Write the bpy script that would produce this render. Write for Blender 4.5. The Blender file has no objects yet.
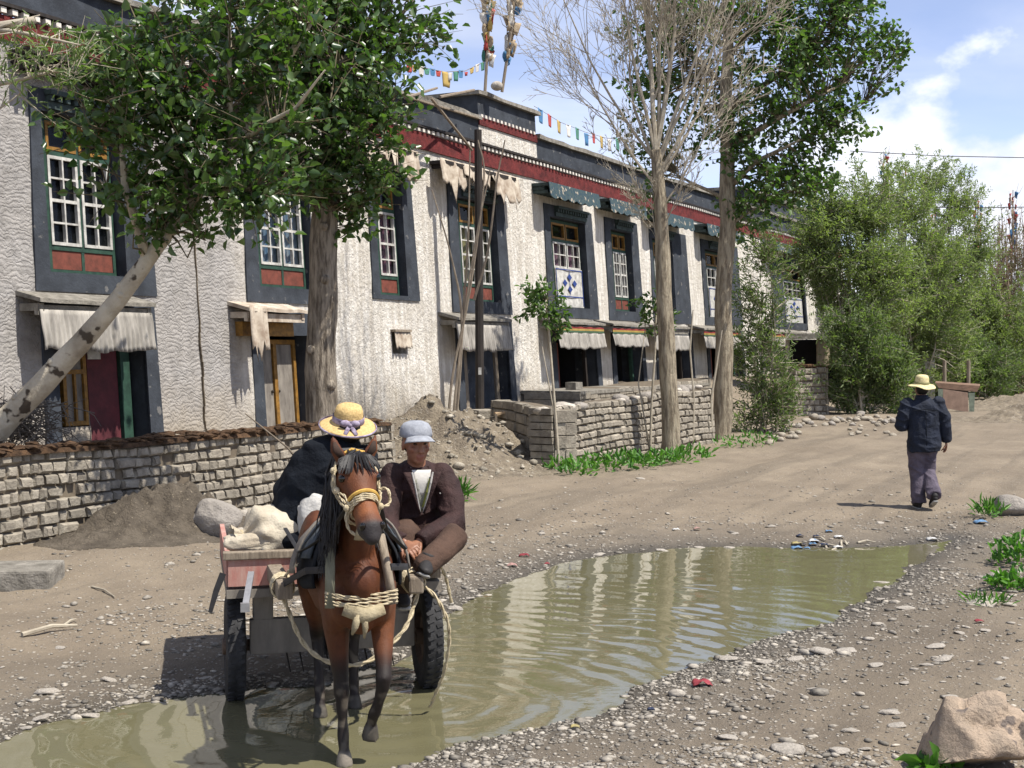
import bpy, bmesh, math, random
import numpy as np
from mathutils import Vector, Matrix, noise as mnoise
random.seed(7); rng = np.random.default_rng(7)
SC = bpy.context.scene; COL = SC.collection; R = math.radians
PI = math.pi

# ------------------------------------------------------------------ camera, sky, sun, exposure
FPX = 1300.0; HC = 2.1; PITCH = math.atan(34 / FPX)
cam = bpy.data.cameras.new('camera'); camo = bpy.data.objects.new('camera', cam); COL.objects.link(camo)
camo.location = (0, 0, HC); camo.rotation_euler = (PI / 2 - PITCH, 0, 0)
cam.sensor_width = 36; cam.lens = FPX * 36 / 1024; cam.clip_start = .1; cam.clip_end = 3000
SC.camera = camo
SUN_EL = R(60); SUN_AZ = math.atan2(.90, -.44)          # azimuth measured from +Y towards +X
world = bpy.data.worlds.new('World'); SC.world = world; world.use_nodes = True
SC.view_settings.view_transform = 'Standard'; SC.view_settings.look = 'None'
SC.view_settings.gamma = 1; SC.view_settings.use_curve_mapping = False
SC.view_settings.exposure = 0.58
sl = bpy.data.lights.new('sun', 'SUN'); sl.energy = 5.0; sl.angle = R(.53); sl.color = (1, .945, .86)
so = bpy.data.objects.new('sun', sl); COL.objects.link(so)
sd = Vector((math.sin(SUN_AZ) * math.cos(SUN_EL), math.cos(SUN_AZ) * math.cos(SUN_EL), math.sin(SUN_EL)))
so.rotation_euler = sd.to_track_quat('Z', 'Y').to_euler(); so.location = (30, -20, 60)

def build_world():
    nt = world.node_tree; N = nt.nodes; L = nt.links; N.clear()
    out = N.new('ShaderNodeOutputWorld'); bg = N.new('ShaderNodeBackground'); bg.inputs['Strength'].default_value = .1
    sky = N.new('ShaderNodeTexSky'); sky.sky_type = 'NISHITA'; sky.sun_disc = False
    sky.sun_elevation = SUN_EL; sky.sun_rotation = SUN_AZ; sky.altitude = 3800; sky.air_density = 1.0; sky.dust_density = .6
    tc = N.new('ShaderNodeTexCoord'); sep = N.new('ShaderNodeSeparateXYZ'); L.new(tc.outputs['Generated'], sep.inputs[0])
    def math_(op, a, b=None, clamp=False):
        m = N.new('ShaderNodeMath'); m.operation = op; m.use_clamp = clamp
        for i, v in enumerate((a, b)):
            if v is None: continue
            if isinstance(v, (int, float)): m.inputs[i].default_value = v
            else: L.new(v, m.inputs[i])
        return m.outputs[0]
    def ramp(v, a, b):
        m = N.new('ShaderNodeMapRange'); m.interpolation_type = 'SMOOTHSTEP'; L.new(v, m.inputs[0])
        m.inputs[1].default_value = a; m.inputs[2].default_value = b; return m.outputs[0]
    # high thin cloud, flattened towards the horizon
    zz = math_('ADD', sep.outputs[2], .16)
    cx = math_('DIVIDE', sep.outputs[0], zz); cy = math_('DIVIDE', sep.outputs[1], zz)
    cb = N.new('ShaderNodeCombineXYZ'); L.new(cx, cb.inputs[0]); L.new(cy, cb.inputs[1])
    n1 = N.new('ShaderNodeTexNoise'); n1.inputs['Scale'].default_value = .9; n1.inputs['Detail'].default_value = 7; n1.inputs['Distortion'].default_value = .6
    L.new(cb.outputs[0], n1.inputs[0])
    thin = math_('MULTIPLY', ramp(n1.outputs[0], .36, .70), .62)
    # cumulus bank low over the road
    mp = N.new('ShaderNodeMapping'); mp.inputs['Scale'].default_value = (1, 1, 1.5); mp.inputs['Location'].default_value = (3.17, .4, .0); L.new(tc.outputs['Generated'], mp.inputs[0])
    n2 = N.new('ShaderNodeTexNoise'); n2.inputs['Scale'].default_value = 9; n2.inputs['Detail'].default_value = 8; n2.inputs['Roughness'].default_value = .52
    L.new(mp.outputs[0], n2.inputs[0])
    el = math_('SUBTRACT', 1.0, ramp(sep.outputs[2], .09, .25))
    side = ramp(sep.outputs[0], .10, .34)
    el = math_('MULTIPLY', el, math_('ADD', math_('MULTIPLY', side, .9), .1))
    cum = ramp(math_('ADD', n2.outputs[0], math_('MULTIPLY', el, .34)), .62, .76)
    cl = math_('MAXIMUM', thin, math_('MULTIPLY', cum, .93), True)
    # brightness inside the cumulus varies
    cv = N.new('ShaderNodeMapRange'); L.new(n2.outputs[0], cv.inputs[0]); cv.inputs[1].default_value = .35; cv.inputs[2].default_value = .65
    cv.inputs[3].default_value = 6.6; cv.inputs[4].default_value = 8.6
    cc = N.new('ShaderNodeCombineXYZ')
    for i, k in enumerate((.96, .98, 1.06)): L.new(math_('MULTIPLY', cv.outputs[0], k), cc.inputs[i])
    hs = N.new('ShaderNodeMix'); hs.data_type = 'RGBA'; hs.blend_type = 'MULTIPLY'; hs.inputs['Factor'].default_value = 1
    L.new(sky.outputs[0], hs.inputs['A']); hs.inputs['B'].default_value = (2.0, 1.62, 1.50, 1)
    mx = N.new('ShaderNodeMix'); mx.data_type = 'RGBA'
    L.new(cl, mx.inputs['Factor']); L.new(hs.outputs['Result'], mx.inputs['A']); L.new(cc.outputs[0], mx.inputs['B'])
    L.new(mx.outputs['Result'], bg.inputs['Color']); L.new(bg.outputs[0], out.inputs[0])
build_world()

# ------------------------------------------------------------------ helpers
CP, SP = math.cos(PITCH), math.sin(PITCH)
def ray(x, y):
    a, b = (x - 512) / FPX, (384 - y) / FPX
    return Vector((a, CP + b * SP, -SP + b * CP))
def at(x, y, Y=None, z=None):
    r = ray(x, y)
    t = Y / r.y if Y is not None else (z - HC) / r.z
    return Vector((0, 0, HC)) + r * t

ORG = {}
def mesh_from(name, v, f):
    me = bpy.data.meshes.new(name); me.from_pydata(v, [], f); me.update(); return me
def link(name, me, m, parent=None, smooth=False, rebase=True):
    o = bpy.data.objects.new(name, me); COL.objects.link(o)
    if m is not None:
        for k in (m if isinstance(m, (list, tuple)) else [m]): me.materials.append(k)
    if smooth: me.polygons.foreach_set('use_smooth', [True] * len(me.polygons))
    if parent is not None:
        o.parent = parent; og = ORG.get(parent.name)
        if og is not None:
            ORG[o.name] = og
            if rebase: me.transform(Matrix.Translation(-og))
    return o
def tag(o, label=None, cat=None, group=None, kind=None):
    for k, v in (('label', label), ('category', cat), ('group', group), ('kind', kind)):
        if v: o[k] = v
    return o
def thing(name, label, cat, loc=(0, 0, 0), rz=0, group=None, local=False):
    o = bpy.data.objects.new(name, None); COL.objects.link(o); o.location = loc; o.rotation_euler = (0, 0, rz)
    o.empty_display_size = .1
    if not local: ORG[o.name] = Vector(loc)
    return tag(o, label, cat, group)
def copy_tree(o, parent=None):
    c = o.copy(); COL.objects.link(c)
    if parent is not None: c.parent = parent
    for ch in list(o.children): copy_tree(ch, c)
    return c

def smooth_path(pts, k=5):
    P = [Vector(p) for p in pts]; Q = [P[0] * 2 - P[1]] + P + [P[-1] * 2 - P[-2]]; out = []
    for i in range(1, len(Q) - 2):
        for j in range(k):
            t = j / k; a, b, c, d = Q[i - 1:i + 3]
            out.append(((b * 2) + (c - a) * t + (a * 2 - b * 5 + c * 4 - d) * t * t + (b * 3 - a - c * 3 + d) * t ** 3) * .5)
    return out + [P[-1]]
class MB:
    def __init__(s): s.v = []; s.f = []; s.mi = []; s.cur = 0
    def add(s, vs, fs):
        b = len(s.v); s.v.extend([tuple(p) for p in vs]); s.f.extend([tuple(i + b for i in q) for q in fs]); s.mi.extend([s.cur] * len(fs)); return s
    def hexa(s, p):      # p: 4 bottom ccw, 4 top ccw
        return s.add(p, [(3, 2, 1, 0), (4, 5, 6, 7), (0, 1, 5, 4), (1, 2, 6, 5), (2, 3, 7, 6), (3, 0, 4, 7)])
    def box(s, c, d, rot=None, bev=0):
        c = Vector(c); h = Vector(d) * .5
        if bev:
            bm = bmesh.new(); bmesh.ops.create_cube(bm, size=1)
            for v in bm.verts: v.co = Vector((v.co.x * d[0], v.co.y * d[1], v.co.z * d[2]))
            bmesh.ops.bevel(bm, geom=bm.edges[:], offset=bev, segments=2, affect='EDGES', profile=.6)
            bm.verts.index_update()
            vs = [v.co.copy() for v in bm.verts]; fs = [[v.index for v in f.verts] for f in bm.faces]; bm.free()
        else:
            vs = [Vector((x * h.x, y * h.y, z * h.z)) for z in (-1, 1) for x, y in ((-1, -1), (1, -1), (1, 1), (-1, 1))]
            fs = [(3, 2, 1, 0), (4, 5, 6, 7), (0, 1, 5, 4), (1, 2, 6, 5), (2, 3, 7, 6), (3, 0, 4, 7)]
        if rot is not None: vs = [rot @ p for p in vs]
        return s.add([c + p for p in vs], fs)
    def bar(s, a, b, w, h=None, up=(0, 0, 1)):   # square bar from a to b
        a, b = Vector(a), Vector(b); h = h or w; t = (b - a).normalized(); u = Vector(up)
        if abs(t.dot(u)) > .98: u = Vector((1, 0, 0))
        n1 = t.cross(u).normalized() * (w / 2); n2 = n1.normalized().cross(t).normalized() * (h / 2)
        return s.hexa([a - n1 - n2, a + n1 - n2, b + n1 - n2, b - n1 - n2, a - n1 + n2, a + n1 + n2, b + n1 + n2, b - n1 + n2])
    def tube(s, pts, rad, n=8, ref=None, cap=True, rnd=False):
        pts = [Vector(p) for p in pts]
        if not isinstance(rad, (list, tuple)): rad = [rad] * len(pts)
        rad = [(r if isinstance(r, (list, tuple)) else (r, r)) for r in rad]
        if rnd:
            t0 = (pts[0] - pts[1]).normalized(); t1 = (pts[-1] - pts[-2]).normalized()
            m0 = min(rad[0]); m1 = min(rad[-1])
            sc = lambda r, k: (r[0] * k, r[1] * k)
            pts = [pts[0] + t0 * m0 * .97, pts[0] + t0 * m0 * .7] + pts + [pts[-1] + t1 * m1 * .7, pts[-1] + t1 * m1 * .97]
            rad = [sc(rad[0], .25), sc(rad[0], .71)] + rad + [sc(rad[-1], .71), sc(rad[-1], .25)]
        b = len(s.v); k = len(pts); nrm = None; vs = []
        for i in range(k):
            t = (pts[min(i + 1, k - 1)] - pts[max(i - 1, 0)])
            t = t.normalized() if t.length > 1e-9 else Vector((0, 0, 1))
            if ref is not None: nn = Vector(ref) - t * t.dot(Vector(ref))
            elif nrm is not None: nn = nrm - t * t.dot(nrm)
            else:
                q = Vector((0, 0, 1)) if abs(t.z) < .9 else Vector((1, 0, 0)); nn = q - t * t.dot(q)
            nrm = nn.normalized() if nn.length > 1e-6 else t.orthogonal().normalized()
            bi = t.cross(nrm)
            for j in range(n):
                a = 2 * PI * j / n
                vs.append(pts[i] + nrm * (rad[i][0] * math.cos(a)) + bi * (rad[i][1] * math.sin(a)))
        fs = []
        for i in range(k - 1):
            for j in range(n):
                j2 = (j + 1) % n
                fs.append((i * n + j, i * n + j2, (i + 1) * n + j2, (i + 1) * n + j))
        if cap: fs.append(tuple(range(n - 1, -1, -1))); fs.append(tuple((k - 1) * n + j for j in range(n)))
        return s.add(vs, fs)
    def rope(s, pts, r, turns=38., k=5):      # two strands laid round each other
        P = smooth_path(pts, k); L_ = sum((P[i + 1] - P[i]).length for i in range(len(P) - 1)); n = max(len(P), int(L_ / (r * 1.6))); 
        cum = [0]
        for i in range(len(P) - 1): cum.append(cum[-1] + (P[i + 1] - P[i]).length)
        Q = []
        for j in range(n + 1):
            d = L_ * j / n; i = min(max(0, next((q for q in range(len(cum)) if cum[q] >= d), len(cum) - 1) - 1), len(P) - 2); Q.append(P[i].lerp(P[i + 1], (d - cum[i]) / max(1e-6, cum[i + 1] - cum[i])))
        for ph in (0, PI):
            pts2 = []
            for j, q in enumerate(Q):
                t = (Q[min(j + 1, n)] - Q[max(j - 1, 0)]).normalized(); u = t.cross(Vector((.3, .2, 1))).normalized(); w = t.cross(u); a = ph + j * .75; pts2.append(q + (u * math.cos(a) + w * math.sin(a)) * r * .5)
            s.tube(pts2, r * .62, 5)
        return s
    def ball(s, c, r, n=12, m=8, rot=None):
        c = Vector(c); r = r if isinstance(r, (list, tuple)) else (r, r, r); vs = []; fs = []
        for i in range(m + 1):
            th = PI * i / m
            for j in range(n):
                a = 2 * PI * j / n
                p = Vector((r[0] * math.sin(th) * math.cos(a), r[1] * math.sin(th) * math.sin(a), r[2] * math.cos(th)))
                if i in (0, m): p.x += 1e-4 * math.cos(a) ; p.y += 1e-4 * math.sin(a)
                vs.append(c + (rot @ p if rot is not None else p))
        for i in range(m):
            for j in range(n):
                j2 = (j + 1) % n; fs.append((i * n + j, (i + 1) * n + j, (i + 1) * n + j2, i * n + j2))
        fs.append(tuple(range(n))); fs.append(tuple(m * n + j for j in range(n - 1, -1, -1)))
        return s.add(vs, fs)
    def sheet(s, fn, nu, nv):
        vs = [fn(i / nu, j / nv) for j in range(nv + 1) for i in range(nu + 1)]
        fs = [(j * (nu + 1) + i, j * (nu + 1) + i + 1, (j + 1) * (nu + 1) + i + 1, (j + 1) * (nu + 1) + i) for j in range(nv) for i in range(nu)]
        return s.add(vs, fs)
    def lathe(s, c, prof, n=24, axis=None, wob=None):
        c = Vector(c); vs = []; fs = []; q = (Vector(axis).normalized().to_track_quat('Z', 'Y').to_matrix() if axis is not None else Matrix.Identity(3))
        for (r, z) in prof:
            for j in range(n):
                a = 2 * PI * j / n; k = 1 if wob is None else wob(a, r, z)
                vs.append(c + q @ Vector((r * k * math.cos(a), r * k * math.sin(a), z)))
        m = len(prof)
        for i in range(m - 1):
            for j in range(n):
                j2 = (j + 1) % n; fs.append((i * n + j, i * n + j2, (i + 1) * n + j2, (i + 1) * n + j))
        return s.add(vs, fs)
    def build(s, name, m, parent=None, smooth=False, solid=0, rebase=True):
        me = mesh_from(name, s.v, s.f)
        if any(s.mi): me.polygons.foreach_set('material_index', s.mi)
        o = link(name, me, m, parent, smooth, rebase)
        if solid:
            md = o.modifiers.new('thick', 'SOLIDIFY'); md.thickness = solid; md.offset = 0
        return o
    def fused(s, voxel, it=6, fac=.5):
        me = mesh_from('tmp', s.v, s.f); o = bpy.data.objects.new('tmp', me); ts = bpy.data.scenes.new('tmp'); ts.collection.objects.link(o)
        r = o.modifiers.new('r', 'REMESH'); r.mode = 'VOXEL'; r.voxel_size = voxel
        if it:
            q = o.modifiers.new('s', 'SMOOTH'); q.iterations = it; q.factor = fac
        with bpy.context.temp_override(scene=ts, view_layer=ts.view_layers[0]):
            dg = bpy.context.evaluated_depsgraph_get(); dg.update(); out = bpy.data.meshes.new_from_object(o.evaluated_get(dg))
        bpy.data.objects.remove(o); bpy.data.meshes.remove(me); bpy.data.scenes.remove(ts)
        return out

def fast_mesh(name, V, F):                # V (n,3) array, F (m,k) array of equal-sized faces
    me = bpy.data.meshes.new(name); V = np.ascontiguousarray(V, dtype=np.float32); F = np.ascontiguousarray(F, dtype=np.int32)
    me.vertices.add(len(V)); me.vertices.foreach_set('co', V.ravel())
    me.loops.add(F.size); me.loops.foreach_set('vertex_index', F.ravel())
    me.polygons.add(len(F)); me.polygons.foreach_set('loop_start', np.arange(0, F.size, F.shape[1], dtype=np.int32))
    me.update(calc_edges=True); me.validate(); return me

# ------------------------------------------------------------------ materials
def mat(name, c1, c2=None, scale=4., rough=.85, bump=.3, bscale=40., bdist=.01, island=0., spec=.25, detail=7., stretch=(1, 1, 1), metal=0, sub=None, lo=.35, hi=.65, fleck=None):
    m = bpy.data.materials.new(name); m.use_nodes = True; nt = m.node_tree; N, L = nt.nodes, nt.links
    p = N['Principled BSDF']; p.inputs['Roughness'].default_value = rough; p.inputs['Metallic'].default_value = metal
    p.inputs['Specular IOR Level'].default_value = spec
    tc = N.new('ShaderNodeTexCoord'); mp = N.new('ShaderNodeMapping'); mp.inputs['Scale'].default_value = stretch
    L.new(tc.outputs['Object'], mp.inputs[0])
    c2 = c2 or tuple(x * .7 for x in c1)
    no = N.new('ShaderNodeTexNoise'); no.inputs['Scale'].default_value = scale; no.inputs['Detail'].default_value = detail; no.inputs['Roughness'].default_value = .62
    L.new(mp.outputs[0], no.inputs[0])
    mr = N.new('ShaderNodeMapRange'); mr.inputs[1].default_value = lo; mr.inputs[2].default_value = hi; L.new(no.outputs[0], mr.inputs[0])
    mx = N.new('ShaderNodeMix'); mx.data_type = 'RGBA'; mx.inputs['A'].default_value = (*c2, 1); mx.inputs['B'].default_value = (*c1, 1)
    L.new(mr.outputs[0], mx.inputs['Factor']); col = mx.outputs['Result']
    if island:
        ge = N.new('ShaderNodeNewGeometry'); r2 = N.new('ShaderNodeMapRange'); L.new(ge.outputs['Random Per Island'], r2.inputs[0])
        r2.inputs[3].default_value = 1 - island; r2.inputs[4].default_value = 1 + island
        mm = N.new('ShaderNodeMix'); mm.data_type = 'RGBA'; mm.blend_type = 'MULTIPLY'; mm.inputs['Factor'].default_value = 1
        L.new(col, mm.inputs['A']); L.new(r2.outputs[0], mm.inputs['B']); col = mm.outputs['Result']
    if fleck:      # (colour, scale, threshold)
        v = N.new('ShaderNodeTexNoise'); v.inputs['Scale'].default_value = fleck[1]; v.inputs['Detail'].default_value = 3; L.new(tc.outputs['Object'], v.inputs[0])
        g = N.new('ShaderNodeMapRange'); g.inputs[1].default_value = fleck[2]; g.inputs[2].default_value = fleck[2] + .04; L.new(v.outputs[0], g.inputs[0])
        mf = N.new('ShaderNodeMix'); mf.data_type = 'RGBA'; L.new(g.outputs[0], mf.inputs['Factor']); L.new(col, mf.inputs['A']); mf.inputs['B'].default_value = (*fleck[0], 1); col = mf.outputs['Result']
    L.new(col, p.inputs['Base Color'])
    if bump:
        b = N.new('ShaderNodeBump'); b.inputs['Strength'].default_value = bump; b.inputs['Distance'].default_value = bdist
        nb = N.new('ShaderNodeTexNoise'); nb.inputs['Scale'].default_value = bscale; nb.inputs['Detail'].default_value = 8; nb.inputs['Roughness'].default_value = .65
        L.new(mp.outputs[0], nb.inputs[0]); L.new(nb.outputs[0], b.inputs['Height']); L.new(b.outputs[0], p.inputs['Normal'])
    return m

def leaf_mat(name, c1, c2, rough=.38, trans=.35, spec=.5):
    m = bpy.data.materials.new(name); m.use_nodes = True; nt = m.node_tree; N, L = nt.nodes, nt.links
    p = N['Principled BSDF']; p.inputs['Roughness'].default_value = rough; p.inputs['Specular IOR Level'].default_value = spec
    ge = N.new('ShaderNodeNewGeometry'); mx = N.new('ShaderNodeMix'); mx.data_type = 'RGBA'
    mx.inputs['A'].default_value = (*c1, 1); mx.inputs['B'].default_value = (*c2, 1); L.new(ge.outputs['Random Per Island'], mx.inputs['Factor'])
    L.new(mx.outputs['Result'], p.inputs['Base Color'])
    tr = N.new('ShaderNodeBsdfTranslucent'); g = N.new('ShaderNodeMix'); g.data_type = 'RGBA'; g.blend_type = 'MULTIPLY'; g.inputs['Factor'].default_value = 1
    L.new(mx.outputs['Result'], g.inputs['A']); g.inputs['B'].default_value = (1.5, 1.9, .6, 1); L.new(g.outputs['Result'], tr.inputs[0])
    s = N.new('ShaderNodeMixShader'); s.inputs[0].default_value = trans; L.new(p.outputs[0], s.inputs[1]); L.new(tr.outputs[0], s.inputs[2])
    L.new(s.outputs[0], N['Material Output'].inputs[0]); return m

def vcol_mat(name, rough=.55, spec=.35, bump=.15, bscale=120, bdist=.004):
    m = mat(name, (1, 1, 1), (.72, .72, .72), scale=14, rough=rough, bump=bump, bscale=bscale, bdist=bdist, spec=spec)
    nt = m.node_tree; N, L = nt.nodes, nt.links; p = N['Principled BSDF']; src = p.inputs['Base Color'].links[0].from_socket
    a = N.new('ShaderNodeAttribute'); a.attribute_name = 'Col'
    mm = N.new('ShaderNodeMix'); mm.data_type = 'RGBA'; mm.blend_type = 'MULTIPLY'; mm.inputs['Factor'].default_value = 1
    L.new(src, mm.inputs['A']); L.new(a.outputs['Color'], mm.inputs['B']); L.new(mm.outputs['Result'], p.inputs['Base Color']); return m
def set_vcol(me, fn):
    at_ = me.color_attributes.new('Col', 'FLOAT_COLOR', 'POINT')
    buf = np.ones(len(me.vertices) * 4, dtype=np.float32)
    for i, v in enumerate(me.vertices): buf[i * 4:i * 4 + 3] = fn(v.co)
    at_.data.foreach_set('color', buf)
# ------------------------------------------------------------------ shared palette
WHITE = mat('lime_plaster', (.62, .585, .52), (.40, .365, .31), scale=1.6, rough=.92, bump=1.0, bscale=11, bdist=.05, lo=.3, hi=.55, fleck=((.25, .23, .2), 7, .66))
DARK = mat('slate_blue_paint', (.050, .058, .071), (.026, .030, .037), scale=2.2, rough=.85, bump=.5, bscale=22, bdist=.02, fleck=((.13, .128, .125), 5.5, .66))
RED = mat('maroon_frieze', (.20, .038, .036), (.085, .02, .02), scale=5, rough=.95, bump=1, bscale=60, bdist=.04)
BONE = mat('whitewashed_wood', (.68, .64, .57), (.45, .42, .37), scale=12, rough=.8)
WOODDARK = mat('dark_timber', (.035, .028, .024), (.016, .014, .013), scale=9, rough=.75, stretch=(1, 1, .2))
WOOD = mat('weathered_timber', (.30, .25, .19), (.15, .12, .09), scale=9, rough=.85, bump=.6, bscale=30, stretch=(4, 4, .5))
GREYWOOD = mat('grey_plank', (.26, .235, .20), (.13, .115, .10), scale=6, rough=.85, bump=.6, bscale=25, stretch=(1, 1, .3))
GREEN = mat('green_frame_paint', (.030, .072, .050), (.018, .04, .03), scale=9, rough=.6)
YELLOW = mat('ochre_frame_paint', (.29, .15, .03), (.14, .075, .02), scale=10, rough=.6)
TERRA = mat('terracotta_panel', (.185, .055, .038), (.10, .035, .025), scale=8, rough=.75)
CASE = mat('white_casement_paint', (.56, .55, .51), (.30, .29, .27), scale=7, rough=.6)
CLOTH = mat('grey_white_cloth', (.40, .375, .335), (.18, .168, .15), scale=5, rough=.95, stretch=(1, 1, .25))
TORN = mat('torn_cloth', (.55, .49, .40), (.26, .2, .15), scale=4, rough=.95)
SLATE = mat('stone_slab', (.27, .25, .215), (.13, .12, .10), scale=7, rough=.9, bump=.8, bscale=20, bdist=.03)
MUD = mat('adobe_brick', (.325, .292, .235), (.205, .18, .145), scale=8, rough=.95, bump=.8, bscale=28, bdist=.03, island=.22)
MUDCORE = mat('mud_mortar', (.17, .14, .10), (.10, .08, .06), scale=8, rough=1)
TURF = mat('dry_turf', (.13, .075, .04), (.05, .03, .018), scale=14, rough=1, bump=1, bscale=60, bdist=.04, island=.3)
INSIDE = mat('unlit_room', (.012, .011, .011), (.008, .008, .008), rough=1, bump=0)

def glass_mat():
    m = bpy.data.materials.new('window_glass'); m.use_nodes = True; N, L = m.node_tree.nodes, m.node_tree.links
    p = N['Principled BSDF']; p.inputs['Base Color'].default_value = (.015, .017, .02, 1); p.inputs['Roughness'].default_value = .08
    t = N.new('ShaderNodeBsdfTransparent'); s = N.new('ShaderNodeMixShader'); s.inputs[0].default_value = .35
    L.new(t.outputs[0], s.inputs[1]); L.new(p.outputs[0], s.inputs[2]); L.new(s.outputs[0], N['Material Output'].inputs[0]); return m
GLASS = glass_mat()

# ------------------------------------------------------------------ the facade's own coordinates
FU = Vector((.4613, .8872, 0)); FN = Vector((.8872, -.4613, 0)); FO = Vector((-9.63, 15.0, 0)); BAT = .073
def F(s, z, d=0): return FO + FU * s + FN * (d - BAT * (z - 2.9)) + Vector((0, 0, z))
def fs(x, y, d=0):                       # pixel -> (s, z) on the battered front
    r = ray(x, y); c = Vector((0, 0, HC)) - FO
    t = (d - BAT * (c.z - 2.9) - c.dot(FN)) / (r.dot(FN) + BAT * r.z)
    p = c + r * t; return p.dot(FU), p.z
def base_z(s): return float(np.interp(s, [0, 8, 19, 27.6, 45], [.25, .3, .5, .95, 1.0]))
class FB(MB):                            # builds in facade coordinates
    def fbox(s, s0, s1, z0, z1, d0, d1, slant=(0, 0), t=(0, 0)):   # slant: bottom corners widen
        a, b = slant
        return s.hexa([F(s0 - a, z0, d1), F(s0 - a, z0, d0), F(s1 + b, z0, d0), F(s1 + b, z0, d1), F(s0, z1, d1), F(s0, z1, d0), F(s1, z1, d0), F(s1, z1, d1)])

# plaster with scalloped trowel marks towards the near end, rough white stucco further on
def plaster():
    m = bpy.data.materials.new('house_plaster'); m.use_nodes = True; N, L = m.node_tree.nodes, m.node_tree.links
    p = N['Principled BSDF']; p.inputs['Roughness'].default_value = .93; p.inputs['Specular IOR Level'].default_value = .15
    tc = N.new('ShaderNodeTexCoord'); mp = N.new('ShaderNodeMapping'); mp.vector_type = 'POINT'
    mp.inputs['Rotation'].default_value = (0, 0, -math.atan2(FU.y, FU.x)); L.new(tc.outputs['Object'], mp.inputs[0])
    sep = N.new('ShaderNodeSeparateXYZ'); L.new(mp.outputs[0], sep.inputs[0])
    def mt(op, a, b=None, c=None):
        q = N.new('ShaderNodeMath'); q.operation = op
        for i, v in enumerate((a, b, c)):
            if v is None: continue
            if isinstance(v, (int, float)): q.inputs[i].default_value = v
            else: L.new(v, q.inputs[i])
        return q.outputs[0]
    def noise(scale, det=6, st=(1, 1, 1), rough=.6):
        q = N.new('ShaderNodeTexNoise'); q.inputs['Scale'].default_value = scale; q.inputs['Detail'].default_value = det; q.inputs['Roughness'].default_value = rough
        k = N.new('ShaderNodeMapping'); k.inputs['Scale'].default_value = st; L.new(mp.outputs[0], k.inputs[0]); L.new(k.outputs[0], q.inputs[0]); return q.outputs[0]
    def rng_(v, a, b, c=0, d=1):
        q = N.new('ShaderNodeMapRange'); L.new(v, q.inputs[0])
        for i, k in enumerate((a, b, c, d)): q.inputs[i + 1].default_value = k
        return q.outputs[0]
    def mix(f, a, b, bl='MIX'):
        q = N.new('ShaderNodeMix'); q.data_type = 'RGBA'; q.blend_type = bl
        for nm, v in (('Factor', f), ('A', a), ('B', b)):
            if isinstance(v, (int, float)): q.inputs[nm].default_value = v
            elif isinstance(v, tuple): q.inputs[nm].default_value = (*v, 1)
            else: L.new(v, q.inputs[nm])
        return q.outputs['Result']
    S_, Z_ = sep.outputs[0], sep.outputs[2]
    near = rng_(mt('ADD', S_, mt('MULTIPLY', noise(.8), 1.2)), -9.6, -9.0, 1, 0)
    big = rng_(noise(.9), .35, .65); streak = rng_(noise(3, 6, (3, 3, .18)), .40, .62); patch = rng_(noise(5), .3, .6)
    grey = mix(patch, (.235, .225, .215), (.35, .335, .32)); white = mix(patch, (.68, .645, .57), (.82, .79, .73))
    white = mix(mt('MULTIPLY', mt('SUBTRACT', 1.0, streak), .5), white, (.40, .35, .28))
    col = mix(near, white, grey); col = mix(mt('MULTIPLY', big, .25), col, (.38, .34, .29))
    stain = rng_(mt('ADD', Z_, mt('MULTIPLY', noise(1.4), 1.6)), 1.3, 2.5, .75, 0); col = mix(stain, col, (.33, .28, .21))
    flk = rng_(noise(14, 4), .66, .73, 0, .6); col = mix(flk, col, (.24, .22, .19))
    L.new(col, p.inputs['Base Color'])
    # scallops: rows of U-shaped arcs
    sw = mt('ADD', mt('MULTIPLY', S_, 2.6), mt('MULTIPLY', noise(1.8), 4.5))
    arc = mt('ABSOLUTE', mt('SINE', mt('MULTIPLY', sw, PI)))
    ph = mt('ADD', mt('MULTIPLY', Z_, 12.5), mt('MULTIPLY', arc, -.9)); ph = mt('ADD', ph, mt('MULTIPLY', noise(2.2), 3.2))
    sc = mt('POWER', mt('ABSOLUTE', mt('SINE', mt('MULTIPLY', ph, PI))), 3.0)
    h1 = mt('MULTIPLY', mt('MULTIPLY', sc, near), -.15)
    h2 = mt('MULTIPLY', noise(13, 8, (1, 1, .8), .7), mt('SUBTRACT', 1.7, mt('MULTIPLY', near, 1.0)))
    b = N.new('ShaderNodeBump'); b.inputs['Strength'].default_value = .9; b.inputs['Distance'].default_value = .06
    L.new(mt('ADD', h1, h2), b.inputs['Height']); L.new(b.outputs[0], p.inputs['Normal']); return m
PLASTER = plaster()

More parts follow.
